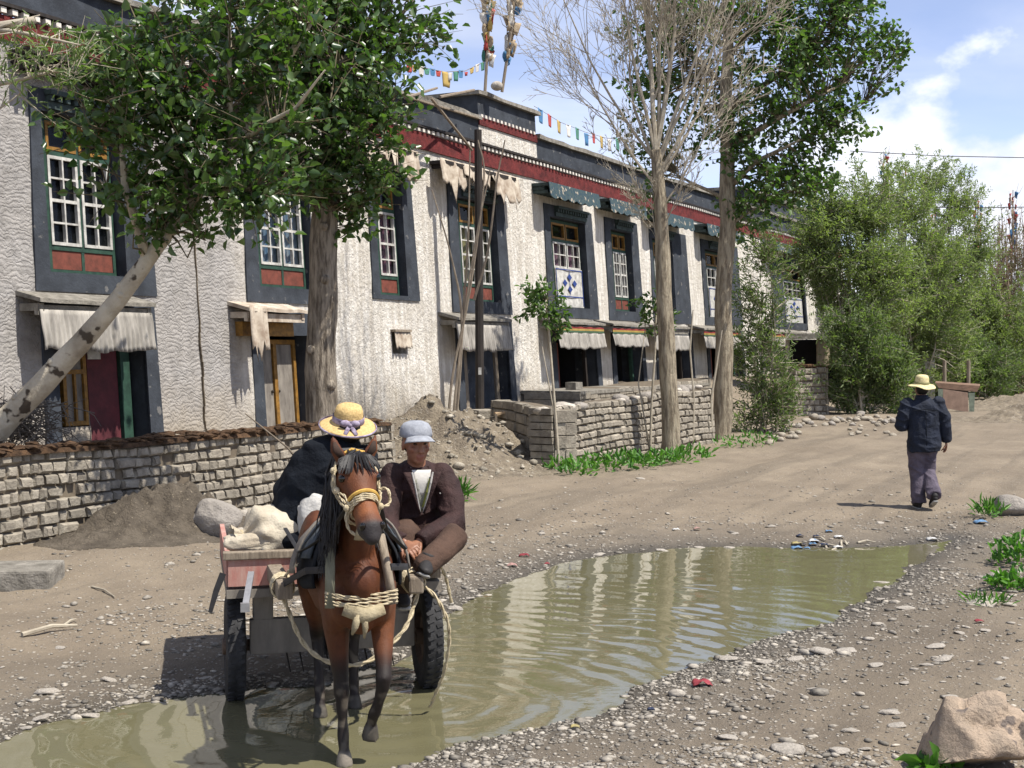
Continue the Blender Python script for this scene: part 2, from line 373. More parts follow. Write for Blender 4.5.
# ------------------------------------------------------------------ terrain
SHORE = [(-90, 770), (0, 741), (60, 724), (130, 706), (185, 698), (225, 694), (260, 690), (320, 684), (385, 666), (420, 642), (438, 622), (470, 600), (520, 580), (560, 564), (620, 553), (700, 548), (800, 549),
         (870, 549), (905, 546), (935, 541), (952, 538), (960, 541), (935, 551), (914, 566), (905, 578), (870, 598), (835, 612), (800, 630), (760, 645), (735, 655), (690, 672), (640, 690), (600, 708), (560, 722),
         (490, 736), (440, 750), (405, 762), (360, 785), (300, 810), (100, 830), (-90, 815)]
SH = np.array([tuple(at(x, y, z=0).xy) for x, y in SHORE])
def shore_sd(x, y):                       # >0 on land
    x = np.asarray(x, float); y = np.asarray(y, float); best = np.full(x.shape, 1e9); ins = np.zeros(x.shape, bool); n = len(SH)
    for i in range(n):
        ax, ay = SH[i]; bx, by = SH[(i + 1) % n]; ex, ey = bx - ax, by - ay
        t = np.clip(((x - ax) * ex + (y - ay) * ey) / (ex * ex + ey * ey + 1e-12), 0, 1)
        best = np.minimum(best, (x - ax - t * ex) ** 2 + (y - ay - t * ey) ** 2)
        c = ((ay > y) != (by > y)); ins ^= c & (x < (bx - ax) * (y - ay) / ((by - ay) + 1e-12) + ax)
    d = np.sqrt(best); return np.where(ins, -d, d)
_perm = rng.permutation(256).astype(int); _perm = np.concatenate([_perm, _perm]); _val = rng.random(512) * 2 - 1
def vnoise(x, y):
    xi = np.floor(x).astype(int); yi = np.floor(y).astype(int); fx = x - xi; fy = y - yi
    fx = fx * fx * (3 - 2 * fx); fy = fy * fy * (3 - 2 * fy)
    g = lambda a, b: _val[_perm[(_perm[a & 255] + b) & 255]]
    return (g(xi, yi) * (1 - fx) + g(xi + 1, yi) * fx) * (1 - fy) + (g(xi, yi + 1) * (1 - fx) + g(xi + 1, yi + 1) * fx) * fy
def fbm(x, y, o=4):
    r = 0; a = 1
    for i in range(o): r = r + a * vnoise(x * 2 ** i + 17 * i, y * 2 ** i - 9 * i); a *= .5
    return r
def sstep(a, b, v): t = np.clip((v - a) / (b - a), 0, 1); return t * t * (3 - 2 * t)
def gz(x, y, fine=True):
    x = np.asarray(x, float); y = np.asarray(y, float)
    d = shore_sd(x, y) + .10 * fbm(x * 1.6, y * 1.6) * (1 if fine else 0)
    z = np.where(d < 0, np.maximum(d * .25, -.12), .07 * (1 - np.exp(-np.maximum(d, 0) / .55)) + .002)
    land = sstep(0, .8, d)
    z = z + land * (.05 * fbm(x * .45, y * .45) + (.018 * fbm(x * 2.3, y * 2.3) if fine else 0) + (.008 * fbm(x * 8, y * 8, 2) if fine else 0))
    # right bank of the puddle, towards the photographer
    a = np.array([-.6, 6.5]); b = np.array([5.7, 14.7]); e = (b - a) / np.linalg.norm(b - a)
    rd = (x - a[0]) * e[1] - (y - a[1]) * e[0]
    z = z + .13 * sstep(.3, 3.5, rd) * sstep(30, 18, y)
    # wheel ruts along the road
    for k, amp in ((6.8, .03), (8.3, .035), (10.5, .025)):
        w = rd * 0 + (x - (.52 * y - 17.43)) * .8872; q = (w - k - .5 * np.sin(y * .12)) / .25
        z = z - land * amp * np.exp(-q * q) * sstep(14, 18, y)
    # yard rising to the foot of the house
    w = (x - FO.x) * FN.x + (y - FO.y) * FN.y; s = (x - FO.x) * FU.x + (y - FO.y) * FU.y
    bz = np.interp(s, [0, 8, 19, 27.6, 45], [.25, .3, .5, .95, 1.0]) + .04
    z = z + bz * sstep(4.7, .6, w) * sstep(75, 60, s)
    return z
def g1(x, y): return float(gz(np.array([x]), np.array([y]))[0])

def grow(a, b, step, far, k=1.09):
    c = list(np.arange(a, b + 1e-6, step)); st = step; v = b; up = []
    while v < far: st *= k; v += st; up.append(v)
    return c, up
c, u1 = grow(-7.5, 9.5, .07, 420); st = .07; v = -7.5; lo = []
while v > -420: st *= 1.09; v -= st; lo.append(v)
XS = np.array(lo[::-1] + c + u1)
c, u2 = grow(4.6, 21, .07, 900, 1.045); YS = np.array([-60, -25, -10, -3, 0, 2, 3, 4, 4.3] + c + u2)
GX, GY = np.meshgrid(XS, YS); shp = GX.shape
GZ = gz(GX.ravel(), GY.ravel()).reshape(shp); far = sstep(60, 140, np.hypot(GX, GY)); GZ = GZ * (1 - far)
idx = np.arange(GX.size).reshape(shp); FQ = np.stack([idx[:-1, :-1], idx[:-1, 1:], idx[1:, 1:], idx[1:, :-1]], -1).reshape(-1, 4)
gme = fast_mesh('ground', np.stack([GX.ravel(), GY.ravel(), GZ.ravel()], 1), FQ)
sdv = shore_sd(GX.ravel(), GY.ravel()).astype(np.float32)
a_ = gme.attributes.new('shore', 'FLOAT', 'POINT'); a_.data.foreach_set('value', np.clip(sdv, -2, 20))

def ground_mat():
    m = bpy.data.materials.new('dirt_road'); m.use_nodes = True; N, L = m.node_tree.nodes, m.node_tree.links
    p = N['Principled BSDF']; p.inputs['Specular IOR Level'].default_value = .2
    tc = N.new('ShaderNodeTexCoord')
    def mt(op, a, b=None):
        q = N.new('ShaderNodeMath'); q.operation = op
        for i, v in enumerate((a, b)):
            if v is None: continue
            if isinstance(v, (int, float)): q.inputs[i].default_value = v
            else: L.new(v, q.inputs[i])
        return q.outputs[0]
    def noise(scale, det=6, rough=.6):
        q = N.new('ShaderNodeTexNoise'); q.inputs['Scale'].default_value = scale; q.inputs['Detail'].default_value = det; q.inputs['Roughness'].default_value = rough
        L.new(tc.outputs['Object'], q.inputs[0]); return q.outputs[0]
    def rng_(v, a, b, c=0, d=1):
        q = N.new('ShaderNodeMapRange'); L.new(v, q.inputs[0])
        for i, k in enumerate((a, b, c, d)): q.inputs[i + 1].default_value = k
        return q.outputs[0]
    def mix(f, a, b):
        q = N.new('ShaderNodeMix'); q.data_type = 'RGBA'
        for nm, v in (('Factor', f), ('A', a), ('B', b)):
            if isinstance(v, (int, float)): q.inputs[nm].default_value = v
            elif isinstance(v, tuple): q.inputs[nm].default_value = (*v, 1)
            else: L.new(v, q.inputs[nm])
        return q.outputs['Result']
    at_ = N.new('ShaderNodeAttribute'); at_.attribute_name = 'shore'; sdv = at_.outputs['Fac']
    big = rng_(noise(.55, 5), .35, .65); mid = rng_(noise(2.6, 7), .32, .68); fine = rng_(noise(22, 6, .7), .3, .7)
    dry = mix(big, (.20, .162, .118), (.285, .236, .172)); dry = mix(mt('MULTIPLY', mid, .5), dry, (.20, .165, .125)); dry = mix(mt('MULTIPLY', fine, .35), dry, (.13, .105, .08))
    wetf = rng_(mt('ADD', sdv, mt('MULTIPLY', noise(2.2, 5), 1.5)), .7, 2.5, 1, 0)
    wet = mix(fine, (.075, .066, .054), (.145, .13, .11)); col = mix(mt('MULTIPLY', wetf, .85), dry, wet)
    tm = N.new('ShaderNodeMapping'); tm.inputs['Rotation'].default_value = (0, 0, -1.09); L.new(tc.outputs['Object'], tm.inputs[0]); tm2 = N.new('ShaderNodeMapping'); tm2.inputs['Scale'].default_value = (.16, 2.0, 1); L.new(tm.outputs[0], tm2.inputs[0])
    tn = N.new('ShaderNodeTexNoise'); tn.inputs['Scale'].default_value = 1; tn.inputs['Detail'].default_value = 6; tn.inputs['Distortion'].default_value = .4; L.new(tm2.outputs[0], tn.inputs[0])
    col = mix(mt('MULTIPLY', rng_(tn.outputs[0], .48, .66), .6), col, (.135, .112, .085))
    vo = N.new('ShaderNodeTexVoronoi'); vo.inputs['Scale'].default_value = 26; L.new(tc.outputs['Object'], vo.inputs[0])
    vr = N.new('ShaderNodeSeparateColor'); L.new(vo.outputs['Color'], vr.inputs[0])
    sel = mt('MULTIPLY', rng_(vo.outputs['Distance'], .30, .22), rng_(mt('ADD', vr.outputs[0], mt('MULTIPLY', noise(.9, 4), .5)), .86, .9))
    col = mix(mt('MULTIPLY', sel, .8), col, mix(vr.outputs[1], (.42, .37, .30), (.20, .18, .16)))
    soak = rng_(mt('ADD', sdv, mt('MULTIPLY', noise(3.5, 5), .5)), .28, .62, 1, 0); col = mix(mt('MULTIPLY', soak, .7), col, (.055, .048, .036))
    L.new(col, p.inputs['Base Color'])
    L.new(rng_(sdv, .02, .35, .35, .95), p.inputs['Roughness'])
    b = N.new('ShaderNodeBump'); b.inputs['Strength'].default_value = .8; b.inputs['Distance'].default_value = .035
    L.new(mt('ADD', mt('ADD', noise(17, 8, .7), mt('MULTIPLY', sel, .35)), mt('MULTIPLY', noise(60, 4, .7), .4)), b.inputs['Height']); L.new(b.outputs[0], p.inputs['Normal']); return m
GROUND = ground_mat()
tag(link('ground', gme, GROUND, smooth=True), kind='structure')

# ------------------------------------------------------------------ the puddle: a flat sheet met by the rising ground
def water_mat():
    m = bpy.data.materials.new('muddy_water'); m.use_nodes = True; N, L = m.node_tree.nodes, m.node_tree.links
    p = N['Principled BSDF']; p.inputs['Roughness'].default_value = .03; p.inputs['IOR'].default_value = 1.5; p.inputs['Specular IOR Level'].default_value = .72
    tc = N.new('ShaderNodeTexCoord')
    n = N.new('ShaderNodeTexNoise'); n.inputs['Scale'].default_value = .8; n.inputs['Detail'].default_value = 4; L.new(tc.outputs['Object'], n.inputs[0])
    mx = N.new('ShaderNodeMix'); mx.data_type = 'RGBA'; mx.inputs['A'].default_value = (.108, .100, .052, 1); mx.inputs['B'].default_value = (.155, .145, .086, 1); L.new(n.outputs[0], mx.inputs['Factor'])
    L.new(mx.outputs['Result'], p.inputs['Base Color'])
    def noise(scale, st, det=3, dist=.4):
        k = N.new('ShaderNodeMapping'); k.inputs['Scale'].default_value = st; k.inputs['Rotation'].default_value = (0, 0, .12); L.new(tc.outputs['Object'], k.inputs[0])
        q = N.new('ShaderNodeTexNoise'); q.inputs['Scale'].default_value = scale; q.inputs['Detail'].default_value = det; q.inputs['Distortion'].default_value = dist; L.new(k.outputs[0], q.inputs[0]); return q.outputs[0]
    wv = N.new('ShaderNodeTexWave'); wv.wave_type = 'RINGS'; wv.rings_direction = 'Z'; wv.inputs['Scale'].default_value = 1.25; wv.inputs['Distortion'].default_value = 6; wv.inputs['Detail'].default_value = 2; wv.inputs['Detail Scale'].default_value = 1.2
    k = N.new('ShaderNodeMapping'); k.inputs['Location'].default_value = (.55, -7.6, 0); L.new(tc.outputs['Object'], k.inputs[0]); L.new(k.outputs[0], wv.inputs[0])
    ln = N.new('ShaderNodeVectorMath'); ln.operation = 'LENGTH'; L.new(k.outputs[0], ln.inputs[0])
    fall = N.new('ShaderNodeMapRange'); fall.inputs[1].default_value = .3; fall.inputs[2].default_value = 5.5; fall.inputs[3].default_value = .40; fall.inputs[4].default_value = .03; L.new(ln.outputs['Value'], fall.inputs[0])
    def mt(op, a, b):
        q = N.new('ShaderNodeMath'); q.operation = op
        for i, v in enumerate((a, b)):
            if isinstance(v, (int, float)): q.inputs[i].default_value = v
            else: L.new(v, q.inputs[i])
        return q.outputs[0]
    h = mt('ADD', mt('MULTIPLY', wv.outputs['Fac'], fall.outputs[0]), mt('ADD', mt('MULTIPLY', noise(1.5, (.8, 1.15, 1), 1.6), 1.0), mt('MULTIPLY', noise(5.5, (.6, 1.3, 1)), .07)))
    ripple = N.new('ShaderNodeMapRange'); ripple.inputs[1].default_value = .3; ripple.inputs[2].default_value = 2.6; ripple.inputs[3].default_value = .10; ripple.inputs[4].default_value = .0; L.new(ln.outputs['Value'], ripple.inputs[0])
    h = mt('ADD', h, mt('MULTIPLY', noise(22, (1, 1, 1), 4), ripple.outputs[0]))
    b = N.new('ShaderNodeBump'); b.inputs['Strength'].default_value = 1; b.inputs['Distance'].default_value = .0085; L.new(h, b.inputs['Height']); L.new(b.outputs[0], p.inputs['Normal']); return m
bm = bmesh.new()
cen = SH.mean(0); pts = []
n = len(SH)
area = sum(SH[i][0] * SH[(i + 1) % n][1] - SH[(i + 1) % n][0] * SH[i][1] for i in range(n)); sgn = 1 if area > 0 else -1
for i in range(n):
    t = SH[(i + 1) % n] - SH[i - 1]; t = t / (np.linalg.norm(t) + 1e-9); o = np.array([t[1], -t[0]]) * sgn * .22
    pts.append(bm.verts.new((SH[i][0] + o[0], SH[i][1] + o[1], 0)))
bmesh.ops.triangle_fill(bm, use_beauty=True, edges=[bm.edges.new((pts[i], pts[(i + 1) % n])) for i in range(n)])
for f in bm.faces:
    if f.normal.z < 0: f.normal_flip()
wme = bpy.data.meshes.new('puddle_water'); bm.to_mesh(wme); bm.free()
tag(link('puddle_water', wme, water_mat()), kind='structure')

# ------------------------------------------------------------------ stones
def ico(sub):
    bm = bmesh.new(); bmesh.ops.create_icosphere(bm, subdivisions=sub, radius=1); bm.verts.index_update()
    v = np.array([q.co[:] for q in bm.verts]); f = np.array([[q.index for q in p.verts] for p in bm.faces]); bm.free(); return v, f
ICO1, ICO2, ICO3, ICO4 = ico(1), ico(2), ico(3), ico(4)
STONE = mat('road_stone', (.44, .40, .345), (.26, .235, .20), scale=9, rough=.9, bump=.7, bscale=40, bdist=.02, island=.3)
PEBBLE = mat('pebble', (.33, .30, .25), (.16, .145, .125), scale=30, rough=.85, bump=.3, bscale=90, island=.55)
BOULDER = mat('pink_boulder', (.47, .36, .265), (.29, .235, .18), scale=5, rough=.92, bump=1, bscale=16, bdist=.05, fleck=((.17, .14, .12), 8, .60))
GREYROCK = mat('grey_boulder', (.33, .30, .265), (.22, .20, .175), scale=4, rough=.95, bump=.9, bscale=18, bdist=.04)
def rock_mesh(name, rx, ry, rz, seed, base=ICO3, rough=.28, facet=.5):
    v, f = base; off = Vector((seed * 3.7, seed * 1.3, seed * 2.1)); r_ = random.Random(seed)
    cuts = [(Vector((r_.gauss(0, 1), r_.gauss(0, 1), r_.gauss(0, .7))).normalized(), r_.uniform(.55, .85)) for _ in range(9)]
    out = []
    for p in v:
        q = Vector(p); k = 1 + rough * mnoise.noise(q * 1.4 + off) + rough * .4 * mnoise.noise(q * 4 + off) + rough * .15 * mnoise.noise(q * 11 + off); q = q * k
        for n_, h in cuts:
            e = q.dot(n_) - h
            if e > 0: q -= n_ * e * facet * 1.7
        out.append((q.x * rx, q.y * ry, q.z * rz))
    return fast_mesh(name, np.array(out), f)
def scatter_pebbles():
    V0, F0 = ICO1; vs = []; fs = []; n = 0; N0 = len(V0)
    px = rng.uniform(-40, 1064, 150000); py = 452 + 330 * rng.random(150000) ** 1.0
    Y = np.array([at(a, b, z=.05)[1] for a, b in zip(px, py)]); X = (px - 512) / FPX * Y * 1.0
    sdv = shore_sd(X, Y); w = (X - FO.x) * FN.x + (Y - FO.y) * FN.y
    patch = fbm(X * .7 + 5, Y * .7)
    dens = .055 + .72 * np.exp(-np.maximum(sdv, 0) / .55) + .5 * np.exp(-np.maximum(sdv - 1.2, 0) / .9) * (patch > -.25) + .20 * (patch > .35)
    keep = (sdv > -.05) & (w > 5.6) & (rng.random(len(X)) < dens * .85) & (Y < 22)
    X, Y = X[keep], Y[keep]; Z = gz(X, Y)
    for x, y, z in zip(X, Y, Z):
        r = min(.06, .0050 * math.exp(rng.normal(0, .62)) * (1 + y * .04)); a = rng.random() * 6.28
        sc = np.array([r * rng.uniform(.8, 1.5), r * rng.uniform(.7, 1.1), r * rng.uniform(.22, .5)])
        q = V0 * sc * (1 + rng.normal(0, .13, V0.shape)); ca, sa = math.cos(a), math.sin(a)
        vs.append(np.stack([q[:, 0] * ca - q[:, 1] * sa + x, q[:, 0] * sa + q[:, 1] * ca + y, q[:, 2] + z + r * .15], 1)); fs.append(F0 + n * N0); n += 1
    return fast_mesh('gravel', np.concatenate(vs), np.concatenate(fs))
tag(link('gravel', scatter_pebbles(), PEBBLE), 'pale pebbles strewn along the shore of the puddle', 'gravel', kind='stuff')

ROCKS = [rock_mesh('stone', 1, .75, .24, 20 + i, ICO3, .3, .6) for i in range(7)]
def stone(x, y, size, i, name, label, group, m=STONE, cat='stone', dz=0, zsc=1):
    p = at(x, y, z=.08); o = bpy.data.objects.new(name, ROCKS[i % 7]); COL.objects.link(o)
    if not ROCKS[i % 7].materials: ROCKS[i % 7].materials.append(m)
    r = size / FPX * p.y / 2; o.location = (p.x, p.y, g1(p.x, p.y) + r * .12 + dz); o.scale = (r, r, r * zsc); o.rotation_euler = (random.uniform(-.15, .15), random.uniform(-.15, .15), random.uniform(-.5, .5))
    return tag(o, label, cat, group)
k = 0
for (x, y, w) in [(48, 683, 30), (88, 702, 26), (64, 711, 20), (95, 709, 34), (60, 640, 14), (45, 705, 16), (130, 690, 18), (110, 668, 22), (172, 672, 14), (205, 665, 12), (205, 690, 24), (40, 708, 22), (25, 715, 14), (150, 700, 20)]:
    stone(x, y, w, k, 'stone', 'pale flat stone lying on the dirt beside the near wheel track', 'pale stones by the near shore'); k += 1
for (x, y, w) in [(824, 650, 30), (845, 651, 28), (795, 655, 22), (765, 658, 22), (728, 650, 26), (905, 605, 22), (985, 608, 42), (1010, 607, 18), (985, 640, 14), (935, 652, 22), (960, 640, 14), (875, 668, 20), (925, 672, 16),
                  (945, 667, 26), (890, 712, 26), (895, 728, 22), (728, 741, 24), (789, 757, 42), (839, 758, 28), (864, 755, 14), (718, 755, 18), (700, 720, 14), (770, 700, 12), (950, 700, 18), (905, 690, 12), (1005, 668, 10), (812, 690, 14), (1000, 690, 14), (850, 735, 20)]:
    stone(x, y, w, k, 'stone', 'pale flat stone lying on the muddy bank right of the puddle', 'pale stones on the right bank'); k += 1
for (x, y, w) in [(856, 565, 16), (882, 573, 18), (887, 583, 8), (880, 594, 12), (812, 587, 12), (800, 600, 10)]:
    stone(x, y, w, k, 'stone', 'small stone rising out of the shallow puddle water', 'stones in the shallow water', zsc=.8, dz=.02); k += 1
for (x, y, w) in [(730, 540, 16), (805, 544, 14), (850, 545, 24), (735, 530, 10), (880, 520, 10), (770, 525, 12), (600, 548, 14), (545, 565, 12), (660, 543, 12), (700, 540, 12), (455, 600, 20), (470, 590, 12), (640, 480, 10), (575, 520, 8), (930, 540, 14)]:
    stone(x, y, w, k, 'stone', 'small stone on the gravel strip beyond the puddle', 'stones on the far shore'); k += 1
# ------------------------------------------------------------------ the long Tibetan house
S0, S1 = -9.0, 58.0
house = thing('long_house', 'long two storey whitewashed Tibetan house with dark framed windows and red frieze', 'house', tuple(F(20, 0)))
def spx(x, y=300, d=0): return fs(x, y, d)[0]
RC = -.20
BAYS = []      # dark band s0,s1 ; window s0,s1 ; curtain colour
for (a, b, wa, wb, cur) in [(37, 148, 47, 113, None), (246, 309, 256, 302, 'blue'), (371, 413, 376, 395, 'pink'), (450, 505, 458, 489, 'straw'), (545, 592, 550, 578, 'maroon'),
                            (605, 637, 610, 624, None), (649, 685, 651, 665, None), (700, 736, 703, 721, None), (768, 800, 779, 797, None)]:
    BAYS.append([spx(a, 240), spx(b, 240), spx(wa, 240, RC), spx(wb, 240, RC), cur])
HOLES = []
for i, b in enumerate(BAYS):
    xp = (37, 246, 371, 450, 545, 605, 649, 700, 768)[i]; ang = R(27.47) - math.atan((xp - 512) / FPX)
    b.append(max(b[0] + .07, b[2] - .20 / math.tan(ang)))
    HOLES.append((b[5], b[3] + .03, 3.30, 5.78, 'w'))
    if i == 2: continue
    e = .24; HOLES.append((b[0] + e, b[1] - e, base_z(b[0]) - .1, 2.38, 'd'))
VENT = (spx(393, 355), spx(407, 355), 2.02, 2.5); HOLES.append((*VENT, 'v'))
# plaster skin
sb = sorted(set([round(v, 3) for v in list(np.arange(S0, S1, .35)) + [S1] + [h[0] for h in HOLES] + [h[1] for h in HOLES]]))
zb = sorted(set([round(v, 3) for v in list(np.arange(-.3, 6.7, .33)) + [6.74] + [h[2] for h in HOLES] + [h[3] for h in HOLES]]))
edges_s = {round(h[0], 3) for h in HOLES} | {round(h[1], 3) for h in HOLES}
mb = FB(); vid = {}
def vert(s, z):
    if (s, z) not in vid:
        e = s in edges_s
        dd = 0 if e else .035 * mnoise.noise(Vector((s * .7, z * .7, 3))) + .02 * mnoise.noise(Vector((s * 2.5, z * 2, 9)))
        vid[(s, z)] = len(mb.v); mb.v.append(tuple(F(s, z, dd)))
    return vid[(s, z)]
for i in range(len(sb) - 1):
    for j in range(len(zb) - 1):
        cs, cz = (sb[i] + sb[i + 1]) / 2, (zb[j] + zb[j + 1]) / 2
        if any(h[0] < cs < h[1] and h[2] < cz < h[3] for h in HOLES): continue
        mb.f.append((vert(sb[i], zb[j]), vert(sb[i + 1], zb[j]), vert(sb[i + 1], zb[j + 1]), vert(sb[i], zb[j + 1]))); mb.mi.append(0)
# plaster returns of the vent, end walls and back
for s_ in (S0, S1): mb.add([F(s_, -.3, 0), F(s_, -.3, -8), F(s_, 7.9, -8), F(s_, 6.74, 0)], [(0, 1, 2, 3)])
mb.add([F(S0, -.3, -8), F(S1, -.3, -8), F(S1, 7.9, -8), F(S0, 7.9, -8)], [(3, 2, 1, 0)])
vs0, vs1, vz0, vz1 = VENT
for q in ([(vs0, vz0), (vs1, vz0)], [(vs1, vz0), (vs1, vz1)], [(vs1, vz1), (vs0, vz1)], [(vs0, vz1), (vs0, vz0)]):
    mb.add([F(*q[0], 0), F(*q[1], 0), F(*q[1], -.4), F(*q[0], -.4)], [(0, 1, 2, 3)])
mb.build('wall', PLASTER, house, smooth=True)
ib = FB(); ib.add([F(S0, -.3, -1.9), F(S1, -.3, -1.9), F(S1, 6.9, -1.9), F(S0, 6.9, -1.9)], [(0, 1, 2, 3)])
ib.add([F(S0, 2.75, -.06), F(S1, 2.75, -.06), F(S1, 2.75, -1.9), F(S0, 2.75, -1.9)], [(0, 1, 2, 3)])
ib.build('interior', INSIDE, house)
# roof slab, parapet, frieze
PAV = (spx(479, 120), spx(536, 130))
def band(nm, z0, z1, d0, d1, m, segs, wob=0.0, step=1.2):
    b_ = FB()
    for (a, c) in segs:
        n = max(1, int((c - a) / step)); xs = np.linspace(a, c, n + 1)
        w = [wob * mnoise.noise(Vector((x * .9, z0, 1))) for x in xs]
        for i in range(n):
            b_.hexa([F(xs[i], z0 + w[i] * .4, d1), F(xs[i], z0 + w[i] * .4, d0), F(xs[i + 1], z0 + w[i + 1] * .4, d0), F(xs[i + 1], z0 + w[i + 1] * .4, d1),
                     F(xs[i], z1 + w[i], d1 + w[i]), F(xs[i], z1 + w[i], d0), F(xs[i + 1], z1 + w[i + 1], d0), F(xs[i + 1], z1 + w[i + 1], d1 + w[i + 1])])
    return b_.build(nm, m, house)
full = [(S0, S1)]; lowseg = [(S0, PAV[0]), (PAV[1], S1)]
# the raised far end of the parapet, beyond the leafy tree
HI = spx(745, 200)
band('roof_slab', 6.95, 7.06, -8, -.06, SLATE, full)
band('frieze', 6.72, 7.10, -.3, .05, RED, full, .03, .4)
band('eave_board', 7.215, 7.27, -.3, .13, WOODDARK, full, .015)
dots = FB()
s_ = S0
while s_ < S1:
    dots.fbox(s_, s_ + .10, 7.115, 7.20, -.1, .105 + .012 * math.sin(s_ * 31)); s_ += .21
dots.build('beam_ends', BONE, house)
for sg_ in lowseg: band('parapet', 7.27, 7.86, -.35, -.02, DARK, [sg_], .03); band('coping', 7.86, 7.97, -.5, .10, SLATE, [sg_], .05, .5)
pv = FB(); pv.fbox(*PAV, 7.275, 7.74, -2.2, -.02); pv.build('pavilion_wall', PLASTER, house)
band('pavilion_frieze', 7.745, 7.93, -2.2, .02, RED, [PAV], .02, .3)
dots = FB(); s_ = PAV[0] + .03
while s_ < PAV[1] - .1: dots.fbox(s_, s_ + .10, 7.935, 8.01, -.05, .06); s_ += .21
dots.build('pavilion_beam_ends', BONE, house)
band('pavilion_parapet', 8.015, 8.50, -2.2, -.01, DARK, [PAV], .02, .5)
band('pavilion_coping', 8.50, 8.60, -2.4, .12, SLATE, [(PAV[0] - .12, PAV[1] + .15)], .05, .4)
band('parapet_step', 7.98, 8.55, -2.2, -.03, DARK, [(HI, S1)], .03); band('step_coping', 8.55, 8.68, -2.3, .1, SLATE, [(HI - .1, S1)], .05, .5)

CUR = {'blue': mat('blue_curtain', (.08, .20, .36), (.35, .42, .48), scale=3, rough=.9, stretch=(6, 6, .3)), 'pink': mat('patterned_curtain', (.35, .16, .22), (.08, .06, .10), scale=14, rough=.9),
       'straw': mat('straw_curtain', (.40, .38, .20), (.18, .20, .10), scale=6, rough=.9), 'maroon': mat('maroon_curtain', (.16, .05, .12), (.30, .22, .25), scale=5, rough=.9, stretch=(4, 4, .4))}
KNOT_BLUE = mat('blue_applique', (.03, .06, .22), (.02, .04, .15), rough=.9)
PAINTED = mat('painted_canopy', (.022, .05, .075), (.06, .085, .08), scale=13, rough=.75, fleck=((.34, .30, .24), 7, .60))
LINTEL = mat('carved_lintel', (.05, .075, .07), (.02, .028, .03), scale=8, rough=.7)
STRIPES = [mat('red_stripe_cloth', (.25, .045, .04)), mat('yellow_stripe_cloth', (.36, .25, .07)), mat('green_stripe_cloth', (.06, .11, .06))]

def surround(b, i):
    m_ = FB(); s0, s1, w0, w1 = b[:4]; w0 = b[5]; w1 += .03; D0, D1 = -.05, .035
    zt = 6.12; zbt = 3.28 - (.28 if i != 2 else .08)
    sl_ = .10
    lx = lambda z: s0 - sl_ * (zt - z) / 3
    rx = lambda z: s1 + sl_ * (zt - z) / 3
    def quadbox(p):  # p: 4 (s,z) ccw
        m_.hexa([F(*p[0], D1), F(*p[0], D0), F(*p[1], D0), F(*p[1], D1), F(*p[3], D1), F(*p[3], D0), F(*p[2], D0), F(*p[2], D1)])
    quadbox([(lx(zbt), zbt), (w0, zbt), (w0, zt), (lx(zt), zt)]); quadbox([(w1, zbt), (rx(zbt), zbt), (rx(zt), zt), (w1, zt)])
    quadbox([(w0, zbt), (w1, zbt), (w1, 3.30), (w0, 3.30)]); quadbox([(w0, 5.78), (w1, 5.78), (w1, zt), (w0, zt)])
    for q in ([(w0, 3.30), (w1, 3.30)], [(w1, 3.30), (w1, 5.78)], [(w1, 5.78), (w0, 5.78)], [(w0, 5.78), (w0, 3.30)]):
        m_.add([F(*q[0], D0 + .001), F(*q[1], D0 + .001), F(*q[1], -.62), F(*q[0], -.62)], [(0, 1, 2, 3)])
    if b[2] > w0 + .01: m_.fbox(w0 - .01, b[2] - .002, 3.29, 5.79, RC - .3, RC + .01)
    return m_.build('window_surround', DARK, house)

